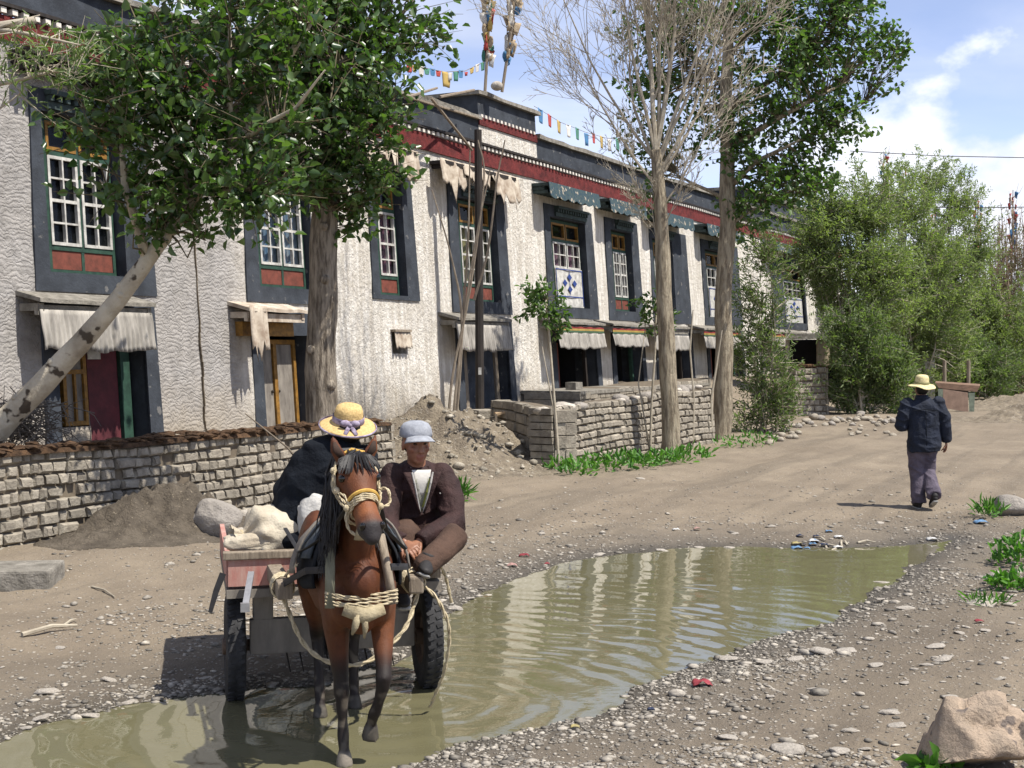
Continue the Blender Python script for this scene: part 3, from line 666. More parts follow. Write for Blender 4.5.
def window(b, i):
    w0, w1 = b[2], b[3]; d = RC; fr = FB(); g = .06
    for (a, c, z0, z1) in ((w0, w0 + g, 3.30, 5.76), (w1 - g, w1, 3.30, 5.76), (w0 + g, w1 - g, 3.30, 3.36), (w0 + g, w1 - g, 3.66, 3.74), (w0 + g, w1 - g, 5.14, 5.22), (w0 + g, w1 - g, 5.68, 5.76)):
        fr.fbox(a, c, z0, z1, d - .08, d + .03)
    wide = w1 - w0 > 1.05; nc = 2 if wide else 1
    cols = np.linspace(w0 + g, w1 - g, nc + 1)
    if wide: mid = cols[1]; fr.fbox(mid - .03, mid + .03, 3.36, 3.66, d - .08, d + .025); fr.fbox(mid - .03, mid + .03, 3.74, 5.14, d - .08, d + .025); fr.fbox(mid - .03, mid + .03, 5.22, 5.68, d - .08, d + .025)
    fo = fr.build('window', GREEN, house)
    for k in range(nc):
        a, c = cols[k] + (.03 if k else 0), cols[k + 1] - (.03 if k < nc - 1 else 0)
        cb = FB(); t = .05; n_r = 4; n_c = 2
        zz = np.linspace(3.74, 5.14, n_r + 1); xx = np.linspace(a, c, n_c + 1)
        for q in range(n_r + 1): z_ = min(max(zz[q], 3.74 + t / 2), 5.14 - t / 2); tt = t if q in (0, n_r, 2) else .03; cb.fbox(a, c, z_ - tt / 2, z_ + tt / 2, d - .02, d + .045)
        for q in range(n_c + 1): x_ = min(max(xx[q], a + t / 2), c - t / 2); tt = t if q in (0, n_c) else .03; cb.fbox(x_ - tt / 2, x_ + tt / 2, 3.741, 5.139, d - .018, d + .048)
        cb.build('casement', CASE, fo)
        p_ = FB(); p_.fbox(a, c, 3.345 + .02, 3.655, d - .03, d + .012); p_.build('lower_panel', TERRA, fo)
        tb = FB(); y0, y1 = 5.225, 5.675; t = .055
        for (e, f_, z0, z1) in ((a, c, y0, y0 + t), (a, c, y1 - t, y1), (a, a + t, y0 + t, y1 - t), (c - t, c, y0 + t, y1 - t)): tb.fbox(e, f_, z0, z1, d - .05, d + .04)
        tb.build('transom_frame', YELLOW, fo)
    gl = FB(); gl.add([F(w0 + g, 3.7, d - .03), F(w1 - g, 3.7, d - .03), F(w1 - g, 5.7, d - .03), F(w0 + g, 5.7, d - .03)], [(0, 1, 2, 3)]); gl.build('pane', GLASS, fo)
    if b[4]:
        cu = FB(); cu.sheet(lambda u_, v_: F(w0 + (w1 - w0) * u_, 3.7 + 1.5 * v_, d - .10 + .025 * math.sin(u_ * 40)), 40, 4); cu.build('curtain', CUR[b[4]], fo, smooth=True)
    li = FB(); s0, s1 = w0 - .1, w1 + .1
    li.fbox(s0, s1, 5.82, 5.93, .036, .09); n_ = int((s1 - s0) / .16)
    for q in range(n_): li.fbox(s0 + q * (s1 - s0) / n_ + .02, s0 + (q + .62) * (s1 - s0) / n_, 5.935, 6.02, .036, .15)
    li.fbox(s0, s1, 6.025, 6.10, .036, .19); li.build('lintel', LINTEL, house)

def pleat(s0, s1, z0, z1, d, n, amp=.03, sag=.0, rag=.0, seed=1, flare=.06):
    fb = FB(); nu = n * 6
    def fn(u_, v_):
        e = rag * mnoise.noise(Vector((u_ * 9, seed, 0))) + sag * (1 - (2 * u_ - 1) ** 2)
        zz_ = z1 + (z0 - z1 + e) * v_
        return F(s0 + (s1 - s0) * u_ + .02 * mnoise.noise(Vector((u_ * 5, v_ * 2, seed))), zz_, d + flare * v_ + amp * (.35 + .65 * v_) * math.sin(u_ * n * 2 * PI + 1.2 * mnoise.noise(Vector((u_ * 4, seed, 2)))))
    fb.sheet(fn, nu, 8); return fb

def canopy(b, i):
    l_, r_ = ((36, 150), (246, 310), (370, 420), (447, 518), (546, 596), (606, 642), (651, 689), (702, 739), (769, 804))[i]; s0, s1 = spx(l_, 180, .45), spx(r_, 190, .45)
    if i in (2, 3):      # ragged cloth hanging from the beam
        c_ = FB(); c_.fbox(s0, s1, 6.42, 6.50, -.02, .42)
        for q in range(5): x_ = s0 + .1 + q * (s1 - s0 - .3) / 4; c_.fbox(x_, x_ + .09, 6.33, 6.415, -.02, .40)
        co = c_.build('canopy', WOODDARK, house)
        for (u0, u1, dz, sd_) in ((-.05, .26, -.42, 3), (.24, .66, -.16, 5), (.68, 1.05, -.48, 8)):
            pleat(s0 + (s1 - s0) * u0, s0 + (s1 - s0) * u1, 6.42 + dz, 6.53, .40, 2, .05, -.10, .55, sd_ + i, .05).build('torn_cloth', TORN, co, smooth=True, solid=.006)
    else:
        c_ = FB(); c_.fbox(s0, s1, 6.50, 6.58, -.02, .50); c_.fbox(s0 + .05, s1 - .05, 6.40, 6.495, -.02, .36)
        nn = int((s1 - s0) / .2)
        for q in range(nn): x_ = s0 + .08 + q * (s1 - s0 - .24) / max(1, nn - 1); c_.fbox(x_, x_ + .08, 6.31, 6.395, -.02, .44)
        co = c_.build('canopy', WOODDARK if i < 2 else LINTEL, house)
        if i >= 4:
            fb = FB(); nu = 36
            fb.sheet(lambda u_, v_: F(s0 + (s1 - s0) * u_, 6.60 - v_ * (.36 + .07 * abs(math.sin(u_ * PI * 6))), .52 + .04 * v_), nu, 3)
            fb.build('painted_valance', PAINTED, co, solid=.02)

def awning(b, i, s0=None, s1=None):
    dd = .50 if i < 4 else .62; l_, r_ = ((41, 157), (250, 309), None, (457, 512), (558, 606), (613, 648), (654, 690), (704, 742), (772, 806))[i]; s0, s1 = spx(l_, 318, dd), spx(r_, 322, dd)
    a_ = FB()
    nn = 6; xs = np.linspace(s0, s1, nn + 1)
    for q in range(nn):
        j0, j1 = [.03 * mnoise.noise(Vector((x * 3, i, 0))) for x in (xs[q], xs[q + 1])]
        a_.hexa([F(xs[q], 2.80 + j0, dd + j0), F(xs[q], 2.92, -.02), F(xs[q + 1], 2.92, -.02), F(xs[q + 1], 2.80 + j1, dd + j1), F(xs[q], 2.86 + j0, dd + j0), F(xs[q], 2.99, -.02), F(xs[q + 1], 2.99, -.02), F(xs[q + 1], 2.86 + j1, dd + j1)])
    for q in (0, 1): x_ = s0 + .05 if q == 0 else s1 - .13; a_.fbox(x_, x_ + .08, 2.68, 2.79, .01, dd - .06)
    a_.fbox(s0 + .03, s1 - .03, 2.62, 2.77, dd - .16, dd - .08)
    ao = a_.build('awning', SLATE if i != 1 else TORN, house)
    if i != 1:
        top = 2.70
        if i >= 4:
            for q in range(3):
                if i in (6,): break
                f_ = FB(); f_.sheet(lambda u_, v_, q=q: F(s0 + .05 + (s1 - s0 - .1) * u_, 2.74 - .055 * q - .053 * v_, dd - .05 + .012 * math.sin(u_ * 30)), 20, 1); f_.build('stripe', STRIPES[q], ao, solid=.006)
            top = 2.575
        pleat(s0 + .04, s1 - .04, 2.10 + .06 * (i % 3), top, dd - .06, int((s1 - s0) / .105), .028, -.03, .07, i).build('valance', CLOTH, ao, smooth=True, solid=.004)
    else:
        pleat(s0, s0 + .5, 2.1, 2.9, dd, 2, .05, 0, .5, 4, .02).build('torn_cloth', TORN, ao, smooth=True, solid=.006)
        fb = FB(); fb.fbox(s0 + .15, s1 - .1, 2.36, 2.62, .03, .2); fb.build('painted_beam', YELLOW, ao)

def doorway(b, i):
    h = [q for q in HOLES if q[4] == 'd'][i if i < 2 else i - 1]; s0, s1, z0, z1 = h[:4]; m_ = FB(); D1 = .03
    for q in ([(s0, z0), (s1, z0)], [(s1, z0), (s1, z1)], [(s1, z1), (s0, z1)], [(s0, z1), (s0, z0)]):
        m_.add([F(*q[0], .0), F(*q[1], .0), F(*q[1], -.7), F(*q[0], -.7)], [(0, 1, 2, 3)])
    for (a, c, e) in ((b[0] - .02, s0, -.07), (s1, b[1] + .02, .07)):
        sl2 = (.06, 0) if e < 0 else (0, .06); m_.fbox(a, c, z0, 2.85, -.05, D1, sl2)
    m_.fbox(s0, s1, z1, 2.85, -.05, D1)
    m_.build('door_surround', DARK, house)
    d = -.34
    if i == 0:      # small ochre window, red door, green post, dark passage
        wa, wb = spx(62, 385, d), spx(86, 385, d); ra, rb = spx(88, 385, d), spx(118, 385, d); ga, gb = spx(119, 385, d), spx(128, 385, d)
        fb = FB(); z_0, z_1 = .9, 2.36
        for (a, c, e, f_) in ((wa, wa + .07, z_0, z_1), (wb - .07, wb, z_0, z_1), (wa + .07, wb - .07, z_0, z_0 + .07), (wa + .07, wb - .07, z_1 - .07, z_1), (wa + .07, wb - .07, 1.72, 1.79), ((wa + wb) / 2 - .02, (wa + wb) / 2 + .02, z_0 + .07, 1.72)): fb.fbox(a, c, e, f_, d - .05, d + .03)
        wo = fb.build('small_window', YELLOW, house); pb = FB(); pb.fbox(wa + .07, wb - .07, z_0 + .07, z_1 - .07, d - .04, d - .02); pb.build('pane', GREYWOOD, wo)
        fb = FB(); fb.fbox(wa - .3, wb, z0, .88, d - .1, d + .05); fb.build('sill_wall', PLASTER, house)
        fb = FB(); fb.fbox(ra, rb, z0, 2.36, d - .06, d); do = fb.build('door', mat('faded_red_door', (.115, .026, .032), (.06, .018, .022), scale=3, rough=.7), house)
        fb = FB(); fb.fbox(ra + .02, ra + .30, 1.95, 2.3, d + .001, d + .012); fb.build('paper_notice', CASE, do)
        fb = FB(); fb.fbox(ga, gb, z0, 2.37, d - .1, d + .06); fb.build('door_post', GREEN, house)
    elif i == 1:
        fb = FB(); a, c = s0 + .12, s1 - .05; mid = (a + c) / 2; zt = 2.3
        for (e, f_, g_, h_) in ((a, a + .08, z0, zt), (c - .08, c, z0, zt), (a + .08, c - .08, zt - .09, zt), (mid - .05, mid + .05, z0, zt - .09)): fb.fbox(e, f_, g_, h_, d - .06, d + .05)
        do = fb.build('door_frame', YELLOW, house)
        for (e, f_) in ((a + .08, mid - .05), (mid + .05, c - .08)):
            lb = FB(); lb.fbox(e + .004, f_ - .004, z0, zt - .095, d - .05, d)
            lo_ = lb.build('door_leaf', GREYWOOD, do)
        for e_ in (-.1, .1): hb = MB(); hb.ball(F(mid + e_, 1.3, d + .02), .03, 8, 6); hb.build('door_knob', WOODDARK, do)
    elif i == 3:
        for (e, f_) in ((s0 + .02, s0 + .16), (s0 + .55, s0 + .70), (s1 - .2, s1 - .05)): fb = FB(); fb.fbox(e, f_, z0, 2.36, d - .06, d + .06); fb.build('door_jamb', WOOD, house)
        lb = FB(); lb.fbox(s0 + .72, s1 - .21, z0, 2.3, d - .06, d); lb.build('door', DARK, house)
        lb = FB(); lb.fbox(s0 + .17, s0 + .54, z0, 1.25, d - .06, d); lb.build('half_door', CASE, house)
    else:
        for (e, f_) in ((s0 + .02, s0 + .14), (s1 - .14, s1 - .02)): fb = FB(); fb.fbox(e, f_, z0, 2.36, d - .06, d + .04); fb.build('door_jamb', GREEN if i % 2 else WOODDARK, house)
        if i in (4, 7): lb = FB(); lb.fbox(s0 + .15, (s0 + s1) / 2, z0, 2.3, d - .3, d - .24); lb.build('door', TERRA, house)

for i, b in enumerate(BAYS):
    surround(b, i); window(b, i); canopy(b, i)
    if i != 2: awning(b, i); doorway(b, i)
# white cloths with a blue knot over the lower half of some windows
for i in (4, 6, 7, 8):
    b = BAYS[i]; fb = FB(); w0, w1 = b[2] + .05, b[3] - .05
    fb.sheet(lambda u_, v_: F(w0 + (w1 - w0) * u_, 4.42 - 1.1 * v_, RC + .07 + .012 * math.sin(u_ * 9)), 12, 3); cl = fb.build('window_cloth', CASE, house, solid=.006)
    kb = FB(); dk = RC + .086; cx_ = (w0 + w1) / 2; W = w1 - w0
    for (a, c, z0, z1) in ((w0 + .02, w1 - .02, 4.36, 4.39), (w0 + .02, w1 - .02, 3.60, 3.63), (cx_ - .012, cx_ + .012, 3.66, 4.34), (w0 + .02, w0 + .05, 3.36, 4.36), (w1 - .05, w1 - .02, 3.36, 4.36)): kb.fbox(a, c, z0, z1, dk, dk + .008)
    for (ox, oz) in ((-.18, 0), (.18, 0), (0, .17), (0, -.17)):
        k_ = W * .24; kb.hexa([F(cx_ + ox * W, 4.0 + oz - .1, dk + .009), F(cx_ + ox * W, 4.0 + oz - .1, dk), F(cx_ + ox * W + k_ * .35, 4.0 + oz, dk), F(cx_ + ox * W + k_ * .35, 4.0 + oz, dk + .009),
                               F(cx_ + ox * W - k_ * .35, 4.0 + oz, dk + .009), F(cx_ + ox * W - k_ * .35, 4.0 + oz, dk), F(cx_ + ox * W, 4.0 + oz + .1, dk), F(cx_ + ox * W, 4.0 + oz + .1, dk + .009)])
    kb.build('knot_emblem', KNOT_BLUE, cl)
# vent cloth
fb = FB(); fb.fbox(vs0 - .05, vs1 + .05, vz1, vz1 + .05, -.02, .14); vo = fb.build('vent_ledge', WOOD, house)
pleat(vs0 - .04, vs1 + .06, vz0 + .12, vz1, .10, 5, .02, 0, .06, 31, .03).build('vent_cloth', TORN, vo, smooth=True, solid=.004)
# vertical plaster seams on the near wall
fb = FB()
for x in (199,):
    s_ = spx(x, 330); [fb.fbox(s_ - .007 + .05 * mnoise.noise(Vector((q_ * .3, 0, 0))), s_ + .007 + .05 * mnoise.noise(Vector((q_ * .3, 0, 0))), .2 + q_ * .13, .2 + (q_ + 1) * .13, -.02, .036) for q_ in range(50)]
fb.build('wall_seam', MUDCORE, house)
# drain pole by the fourth door, thick dark post leaning on the cornice
pole = thing('dark_post', 'tall black timber post standing before the doorway beside the thin sticks', 'post', tuple(at(479, 416, Y=29.6)))
mb = MB(); a = at(480, 418, Y=29.6); c = at(478, 130, Y=29.9); mb.tube([a, (a + c) / 2, c], [.10, .095, .085], 10); mb.build('shaft', WOODDARK, pole)
mb = MB(); q_ = at(480, 371, Y=29.6); mb.box(q_ + Vector((0, -.105, 0)), (.07, .03, .16)); mb.build('plate', CASE, pole)

# ------------------------------------------------------------------ prayer flags and roof furniture
FLAGC = [mat('flag_' + n, c_, tuple(x * .75 for x in c_), scale=3, rough=.9, bump=.2) for n, c_ in (('blue', (.07, .19, .36)), ('white', (.60, .58, .54)), ('red', (.40, .07, .06)), ('green', (.08, .22, .16)), ('yellow', (.46, .33, .11)), ('sand', (.42, .33, .22)))]
TWIG = mat('bare_twig', (.30, .25, .20), (.17, .14, .11), scale=8, rough=.9)
def flag_bundle(label, p0, p1, n, seed, spread=.16, heavy=(0, 1, 2, 3, 4, 5), twigs=14, zlow=.25):
    r_ = random.Random(seed); t = thing('prayer_flag_pole', label, 'flag pole', tuple(p0))
    mb = MB(); mb.tube([p0, (p0 + p1) / 2 + Vector((.03, 0, 0)), p1], [.04, .035, .02], 6); mb.build('pole', WOOD, t)
    tw = MB()
    for k in range(twigs):
        q = p0.lerp(p1, r_.uniform(.3, .95)); d_ = Vector((r_.uniform(-1, 1), r_.uniform(-1, 1), r_.uniform(.5, 1.8))).normalized()
        tw.tube([q, q + d_ * .35 + Vector((d_.x * .1, 0, 0)), q + d_ * .7 + Vector((0, 0, .15))], [.012, .008, .004], 4)
    tw.build('brush', TWIG, t)
    for k in range(n):
        q = p0.lerp(p1, zlow + (1 - zlow) * (k + r_.random()) / n); a_ = r_.uniform(0, 6.28); w = r_.uniform(.10, .22); h = r_.uniform(.18, .42); dv = Vector((math.cos(a_), math.sin(a_), 0)); per = Vector((-dv.y, dv.x, 0)); sd_ = r_.random() * 50
        fb = MB(); fb.sheet(lambda u_, v_: q + dv * (spread * .25 + w * u_ * (1 - .4 * v_)) + per * (.05 * math.sin(u_ * 5 + v_ * 4 + sd_)) + Vector((0, 0, -h * v_ - .06 * u_)), 4, 4)
        fb.build('flag', FLAGC[r_.choice(heavy)], t, smooth=True, solid=.004)
rp = lambda x, y, Y=33.0: at(x, y, Y=Y)
flag_bundle('upright pole wrapped in red and yellow prayer flags on the raised roof block', rp(485, 92), rp(491, -55), 44, 3)
flag_bundle('leaning pole bound with faded sandy prayer flags on the raised roof block', rp(502, 92), rp(522, -60), 48, 4, heavy=(1, 5, 5, 5, 2, 0))
mb = MB(); mb.ball(rp(497, 86), (.16, .16, .12), 12, 8); tag(mb.build('roof_stone', STONE, smooth=True), 'round white stone set on the raised roof block', 'stone')
def flag_string(label, pts, n, seed, size=.25, big=()):
    r_ = random.Random(seed); t = thing('prayer_flag_string', label, 'flag string', tuple(pts[0])); mb = MB(); mb.tube(pts, .008, 4); mb.build('cord', WOOD, t)
    P_ = [Vector(p) for p in pts]
    for k in range(n):
        f_ = (k + .4) / n * (len(P_) - 1); i = min(int(f_), len(P_) - 2); q = P_[i].lerp(P_[i + 1], f_ - i); e = (P_[i + 1] - P_[i]).normalized(); s_ = size * (2.1 if k in big else 1) * r_.uniform(.7, 1.2); sd_ = r_.random() * 40
        fb = MB(); fb.sheet(lambda u_, v_: q + e * (s_ * u_ * (1 - .3 * v_)) + Vector((.1 * s_ * v_, .12 * s_ * math.sin(u_ * 5 + sd_), -s_ * 1.05 * v_ - .03 * math.sin(v_ * 5 + sd_))), 4, 4)
        fb.build('flag', FLAGC[(k * 2 + seed) % 5], t, smooth=True, solid=.004)
flag_string('string of small coloured prayer flags from the tall leafy crown to the flag pole', [rp(404, 64, 31), rp(425, 68, 31.5), rp(445, 72, 32), rp(465, 71, 32.5), rp(484, 62, 33)], 14, 2, .17, (6,))
flag_string('string of white and blue prayer flags sagging behind the parapet', [rp(534, 106, 36), rp(560, 122, 38), rp(585, 132, 40), rp(606, 138, 42), rp(628, 140, 44)], 11, 0, .34)
# far tall flag brushes over the willows
for (x, y0, y1, Y, sd_, lb) in ((881, 300, 152, 62, 11, 'far prayer flag brush rising from the middle of the willow tops'), (900, 300, 166, 63, 16, 'far prayer flag brush just right of the willow tops'), (1010, 330, 190, 66, 12, 'far tall prayer flag brush at the right edge above the bare thicket'), (975, 320, 198, 66, 13, 'far prayer flag brush left of the edge brush above the bare thicket'), (932, 320, 208, 68, 14, 'far prayer flag brush between the willow crowns and bare thicket')):
    flag_bundle(lb, at(x, y0, Y=Y), at(x + 3, y1, Y=Y), 34, sd_, .4, (0, 2, 0, 2, 1, 5), 40, .45)
# poles on the roof to the left of the block
for (a, c) in (((431, 98), (472, 150)), ((404, 96), (478, 118)), ((440, 97), (474, 90)), ((405, 98), (437, 88))): mb = MB(); mb.tube([at(a[0], a[1], Y=29.0), at(c[0], c[1], Y=31.5)], [.035, .03], 6); tag(mb.build('pole', WOOD), 'pale pole lying over the parapet above the ragged cloths', 'pole', 'pale poles on the parapet')
# thin sticks stacked against the front by the fourth door
for pts, Y in (([(446, 470), (452, 380), (470, 290), (484, 180), (478, 140)], 24.5), ([(449, 470), (459, 360), (474, 250), (490, 170)], 24.7), ([(452, 470), (462, 330), (452, 260), (432, 190)], 25.2), ([(474, 300), (488, 250), (497, 180), (505, 140)], 26), ([(462, 330), (468, 240), (470, 150)], 26.2)):
    mb = MB(); mb.tube(smooth_path([at(x, y, Y=Y) for x, y in pts]), [.030 - .02 * k / (len(pts) * 5 - 4) for k in range(len(pts) * 5 - 4)], 6); tag(mb.build('leaning_stick', WOOD), 'thin bare stick leaning against the front beside the dark post', 'stick', 'bare sticks by the dark post')
# wires across the upper right
mb = MB(); mb.tube([at(850, 151, Y=60), at(940, 156, Y=60), at(1040, 158, Y=60), at(1200, 158, Y=60)], .018, 4); tag(mb.build('power_cable', WOODDARK), 'thin power cable crossing the clouds, the higher one', 'cable')
mb = MB(); mb.tube([at(700, 190, Y=56), at(840, 204, Y=56), at(960, 208, Y=56), at(1100, 206, Y=56)], .018, 4); tag(mb.build('power_cable', WOODDARK), 'thin power cable crossing just over the willow crowns', 'cable')

# ------------------------------------------------------------------ adobe walls
def adobe_wall(name, label, P0, P1, h0, h1, rows, bw, thick, seed, cap, ends=(False, False), skip=.02, m=MUD, cat='wall', sag=.04):
    r_ = random.Random(seed); P0, P1 = Vector(P0), Vector(P1); L_ = (P1 - P0).length; e = (P1 - P0).normalized(); n_ = Vector((e.y, -e.x, 0))
    t = thing(name, label, cat, tuple(P0)); mb = MB()
    hh = lambda x: h0 + (h1 - h0) * x / L_ + sag * mnoise.noise(Vector((x * .5, seed, 0)))
    zz = lambda x: P0.z + (P1.z - P0.z) * x / L_
    def wp(x, z, d): q = P0 + e * x + n_ * (d - .05 * z + .04 * mnoise.noise(Vector((x * .6, z, seed)))); return Vector((q.x, q.y, zz(x) + z))
    def brick(x0, x1, zf0, zf1, out, flip=None):
        j = lambda k=.017: r_.uniform(-k, k)
        def pt(x, f, d): return wp(x + j(), f * hh(x) + j(.008), d)
        dd = out + r_.uniform(-.03, .02); c = .018
        fx = c; fz = c / 1.1
        o = [pt(x0, zf0, -.12), pt(x1, zf0, -.12), pt(x1, zf1, -.12), pt(x0, zf1, -.12)]
        mdl = [pt(x0, zf0, dd - .035), pt(x1, zf0, dd - .035), pt(x1, zf1, dd - .035), pt(x0, zf1, dd - .035)]
        i_ = [pt(x0 + fx, zf0 + fz, dd), pt(x1 - fx, zf0 + fz, dd), pt(x1 - fx, zf1 - fz, dd), pt(x0 + fx, zf1 - fz, dd)]
        vs = o + mdl + i_; fs = [(8, 9, 10, 11)]
        for a in range(4):
            b_ = (a + 1) % 4; fs += [(a, b_, 4 + b_, 4 + a), (4 + a, 4 + b_, 8 + b_, 8 + a)]
        mb.add(vs, fs)
    for k in range(rows):
        x = -r_.random() * bw
        z0, z1 = k / rows, (k + 1) / rows
        while x < L_:
            w = bw * r_.choice((.7, .85, 1, 1.1, 1.3, 1.7))
            a, c = max(x, 0), min(x + w, L_)
            wob = .02 * math.sin(x * 1.7 + seed + k * .4)
            if c - a > .05 and r_.random() > skip: brick(a + .008, c - .008, max(0, z0 + wob + .009), min(1.02, z1 + wob - .009), 0)
            x += w
    mb.build('brickwork', m, t)
    cb = MB(); nn = max(2, int(L_ / .5)); xs = np.linspace(0, L_, nn + 1)
    for i in range(nn):
        a, c = xs[i], xs[i + 1]
        cb.hexa([wp(a, -.3, -.06), wp(c, -.3, -.06), wp(c, -.3, -thick), wp(a, -.3, -thick), wp(a, hh(a) - .02, -.06), wp(c, hh(c) - .02, -.06), wp(c, hh(c) - .02, -thick), wp(a, hh(a) - .02, -thick)])
    cb.build('core', MUDCORE, t)
    if ends[0] or ends[1]:
        for en, xx in ((0, 0), (1, L_)):
            if not ends[en]: continue
            eb = MB()
            for k in range(rows):
                q0, q1 = k / rows * hh(xx), (k + 1) / rows * hh(xx); off = .5 * (k % 2)
                for c0, c1 in ((0, .5), (.5, 1)):
                    s_ = -1 if en == 0 else 1
                    p = [wp(xx, q0 + .01, -thick * c1), wp(xx, q0 + .01, -thick * c0), wp(xx, q1 - .01, -thick * c0), wp(xx, q1 - .01, -thick * c1)]
                    ex = e * s_ * (.05 + r_.uniform(0, .05)); eb.hexa([p[0], p[1], p[1] + ex, p[0] + ex, p[3], p[2], p[2] + ex, p[3] + ex])
            eb.build('end_bricks', m, t)
    if cap:
        tb = MB(); nn = int(L_ / .07)
        for i in range(nn):
            x = i * L_ / nn + r_.uniform(0, .05); 
            for q in range(2):
                d_ = r_.uniform(-thick * .9, .02); z_ = hh(x) + .02 + r_.uniform(0, .05)
                c = wp(x, z_, d_); vv = ICO1[0] * np.array([r_.uniform(.06, .13), r_.uniform(.05, .1), r_.uniform(.014, .034)]) * (1 + rng.normal(0, .15, ICO1[0].shape)); tb.add([c + Vector(p) for p in vv], [tuple(f) for f in ICO1[1]])
        nn = int(L_ / .25); xs = np.linspace(0, L_, nn + 1)
        for i in range(nn):
            a, c = xs[i], xs[i + 1]; za, zc = [.03 + .02 * mnoise.noise(Vector((x * 3, seed, 5))) for x in (a, c)]
            tb.hexa([wp(a, hh(a) - .018, .03), wp(c, hh(c) - .018, .03), wp(c, hh(c) - .018, -thick - .03), wp(a, hh(a) - .018, -thick - .03), wp(a, hh(a) + za, .0), wp(c, hh(c) + zc, .0), wp(c, hh(c) + zc, -thick), wp(a, hh(a) + za, -thick)])
        tb.build('turf_cap', TURF, t)
    return t
def on_line(off, Y): return Vector((.52 * Y - off, Y, 0))
A0 = on_line(12.02, 10.2); A1 = on_line(11.85, 19.4)
adobe_wall('adobe_wall', 'near mud brick wall with a brown turf cap behind the soil heap', A0, A1, 1.05, 1.0, 8, .15, .4, 5, True, (False, True), .035)
B0 = at(556, 474, z=.0); B1 = at(715, 446, z=-.0)
adobe_wall('adobe_wall', 'far mud brick wall behind the bare tree and the grass strip', B0, B1, 1.12, 1.28, 9, .2, .45, 9, False, (True, True), 0)
# stepped return at the near end of the far wall, running back to the house
C0 = B0 + Vector((-.9, 1.9, .25)); 
adobe_wall('adobe_wall', 'short stepped return of flat stones joining the far wall to the rubble', B0 + Vector((-1.15, 2.6, .35)), B0 + Vector((-.06, .02, 0)), .8, 1.1, 5, .32, .4, 12, False, (True, True), 0)
# low terrace before the doors
T0 = F(spx(524, 385) - .2, base_z(24) - .3, 1.7); T1 = F(spx(660, 385), base_z(33) - .35, 1.7)
adobe_wall('brick_terrace', 'low brown brick terrace below the striped door curtains', T0, T1, .55, .55, 3, .34, 1.6, 14, False, (True, True), 0, MUD)
fb = FB(); s_a, s_b = spx(524, 385) - .25, spx(660, 385) + .05
fb.fbox(s_a, s_b, base_z(28) + .02, base_z(28) + .10, .02, 1.72); tag(fb.build('terrace_slab', SLATE), 'thin grey stone slab topping the low brick terrace', 'slab')
mb = FB(); mb.fbox(spx(565, 380, .8), spx(572, 380, .8), 1.06, 1.25, .8, 1.1); tag(mb.build('loose_block', SLATE), 'small grey block standing on the terrace by the striped curtain', 'block')
# ------------------------------------------------------------------ trees
BARKPALE = mat('pale_poplar_bark', (.50, .45, .35), (.27, .23, .17), scale=3.5, rough=.9, bump=.8, bscale=14, bdist=.03, stretch=(1, 1, .9), fleck=((.07, .055, .04), 4.5, .63))
def furrowed(name, c1, c2, sc=9):
    return mat(name, c1, c2, scale=sc, rough=.95, bump=1, bscale=16, bdist=.09, stretch=(1.6, 1.6, .28), lo=.40, hi=.58)
BARKOLD = furrowed('furrowed_bark', (.36, .31, .245), (.12, .098, .075))
BARKTAN = furrowed('tan_bark', (.40, .345, .25), (.19, .155, .11))
BARKBARE = mat('bare_limb_bark', (.43, .385, .30), (.27, .235, .18), scale=6, rough=.9, bump=.6, bscale=24)
LEAFPOP = leaf_mat('poplar_leaf', (.030, .066, .020), (.10, .162, .046), .34, .33, .6)
LEAFTALL = leaf_mat('tall_tree_leaf', (.038, .078, .024), (.105, .168, .05), .42, .38, .45)
LEAFWIL = leaf_mat('willow_leaf', (.14, .17, .08), (.235, .27, .14), .5, .44, .35)
LEAFWILD = leaf_mat('dark_willow_leaf', (.085, .12, .055), (.165, .205, .09), .5, .4, .35)
LEAFOLIVE = leaf_mat('narrow_leaf', (.10, .14, .06), (.19, .24, .11), .5, .3, .3)
LEAFGRASS = leaf_mat('weed_leaf', (.04, .12, .02), (.12, .26, .045), .45, .3, .35)
LEAFRED = leaf_mat('dry_leaf', (.17, .125, .075), (.21, .20, .10), .7, .2, .2)

def leaves_mesh(name, P, D, size, aspect, droop=.35, fold=.25):
    """P points, D twig directions -> one broad leaf of six points each"""
    n = len(P); P = np.asarray(P); D = np.asarray(D); L_ = size * rng.uniform(.5, 1.3, (n, 1))
    a = D * .55 + rng.normal(0, .6, (n, 3)); a[:, 2] -= droop; a /= np.linalg.norm(a, axis=1, keepdims=True)
    nn = rng.normal(0, .75, (n, 3)); nn[:, 2] += .7
    sd_ = np.cross(a, nn); sd_ /= np.linalg.norm(sd_, axis=1, keepdims=True) + 1e-9; up = np.cross(sd_, a)
    W = L_ * aspect
    st = P + a * L_ * .15
    v = np.stack([st, st + a * L_ * .28 + sd_ * W * .48 + up * W * fold, st + a * L_ * .68 + sd_ * W * .36 + up * W * fold * .8, st + a * L_ - up * L_ * .12,
                  st + a * L_ * .68 - sd_ * W * .36 + up * W * fold * .8, st + a * L_ * .28 - sd_ * W * .48 + up * W * fold], 1)
    b = (np.arange(n) * 6)[:, None]
    f = np.concatenate([b + np.array([[0, 1, 2, 3]]), b + np.array([[0, 3, 4, 5]])], 0)
    return fast_mesh(name, v.reshape(-1, 3), f)

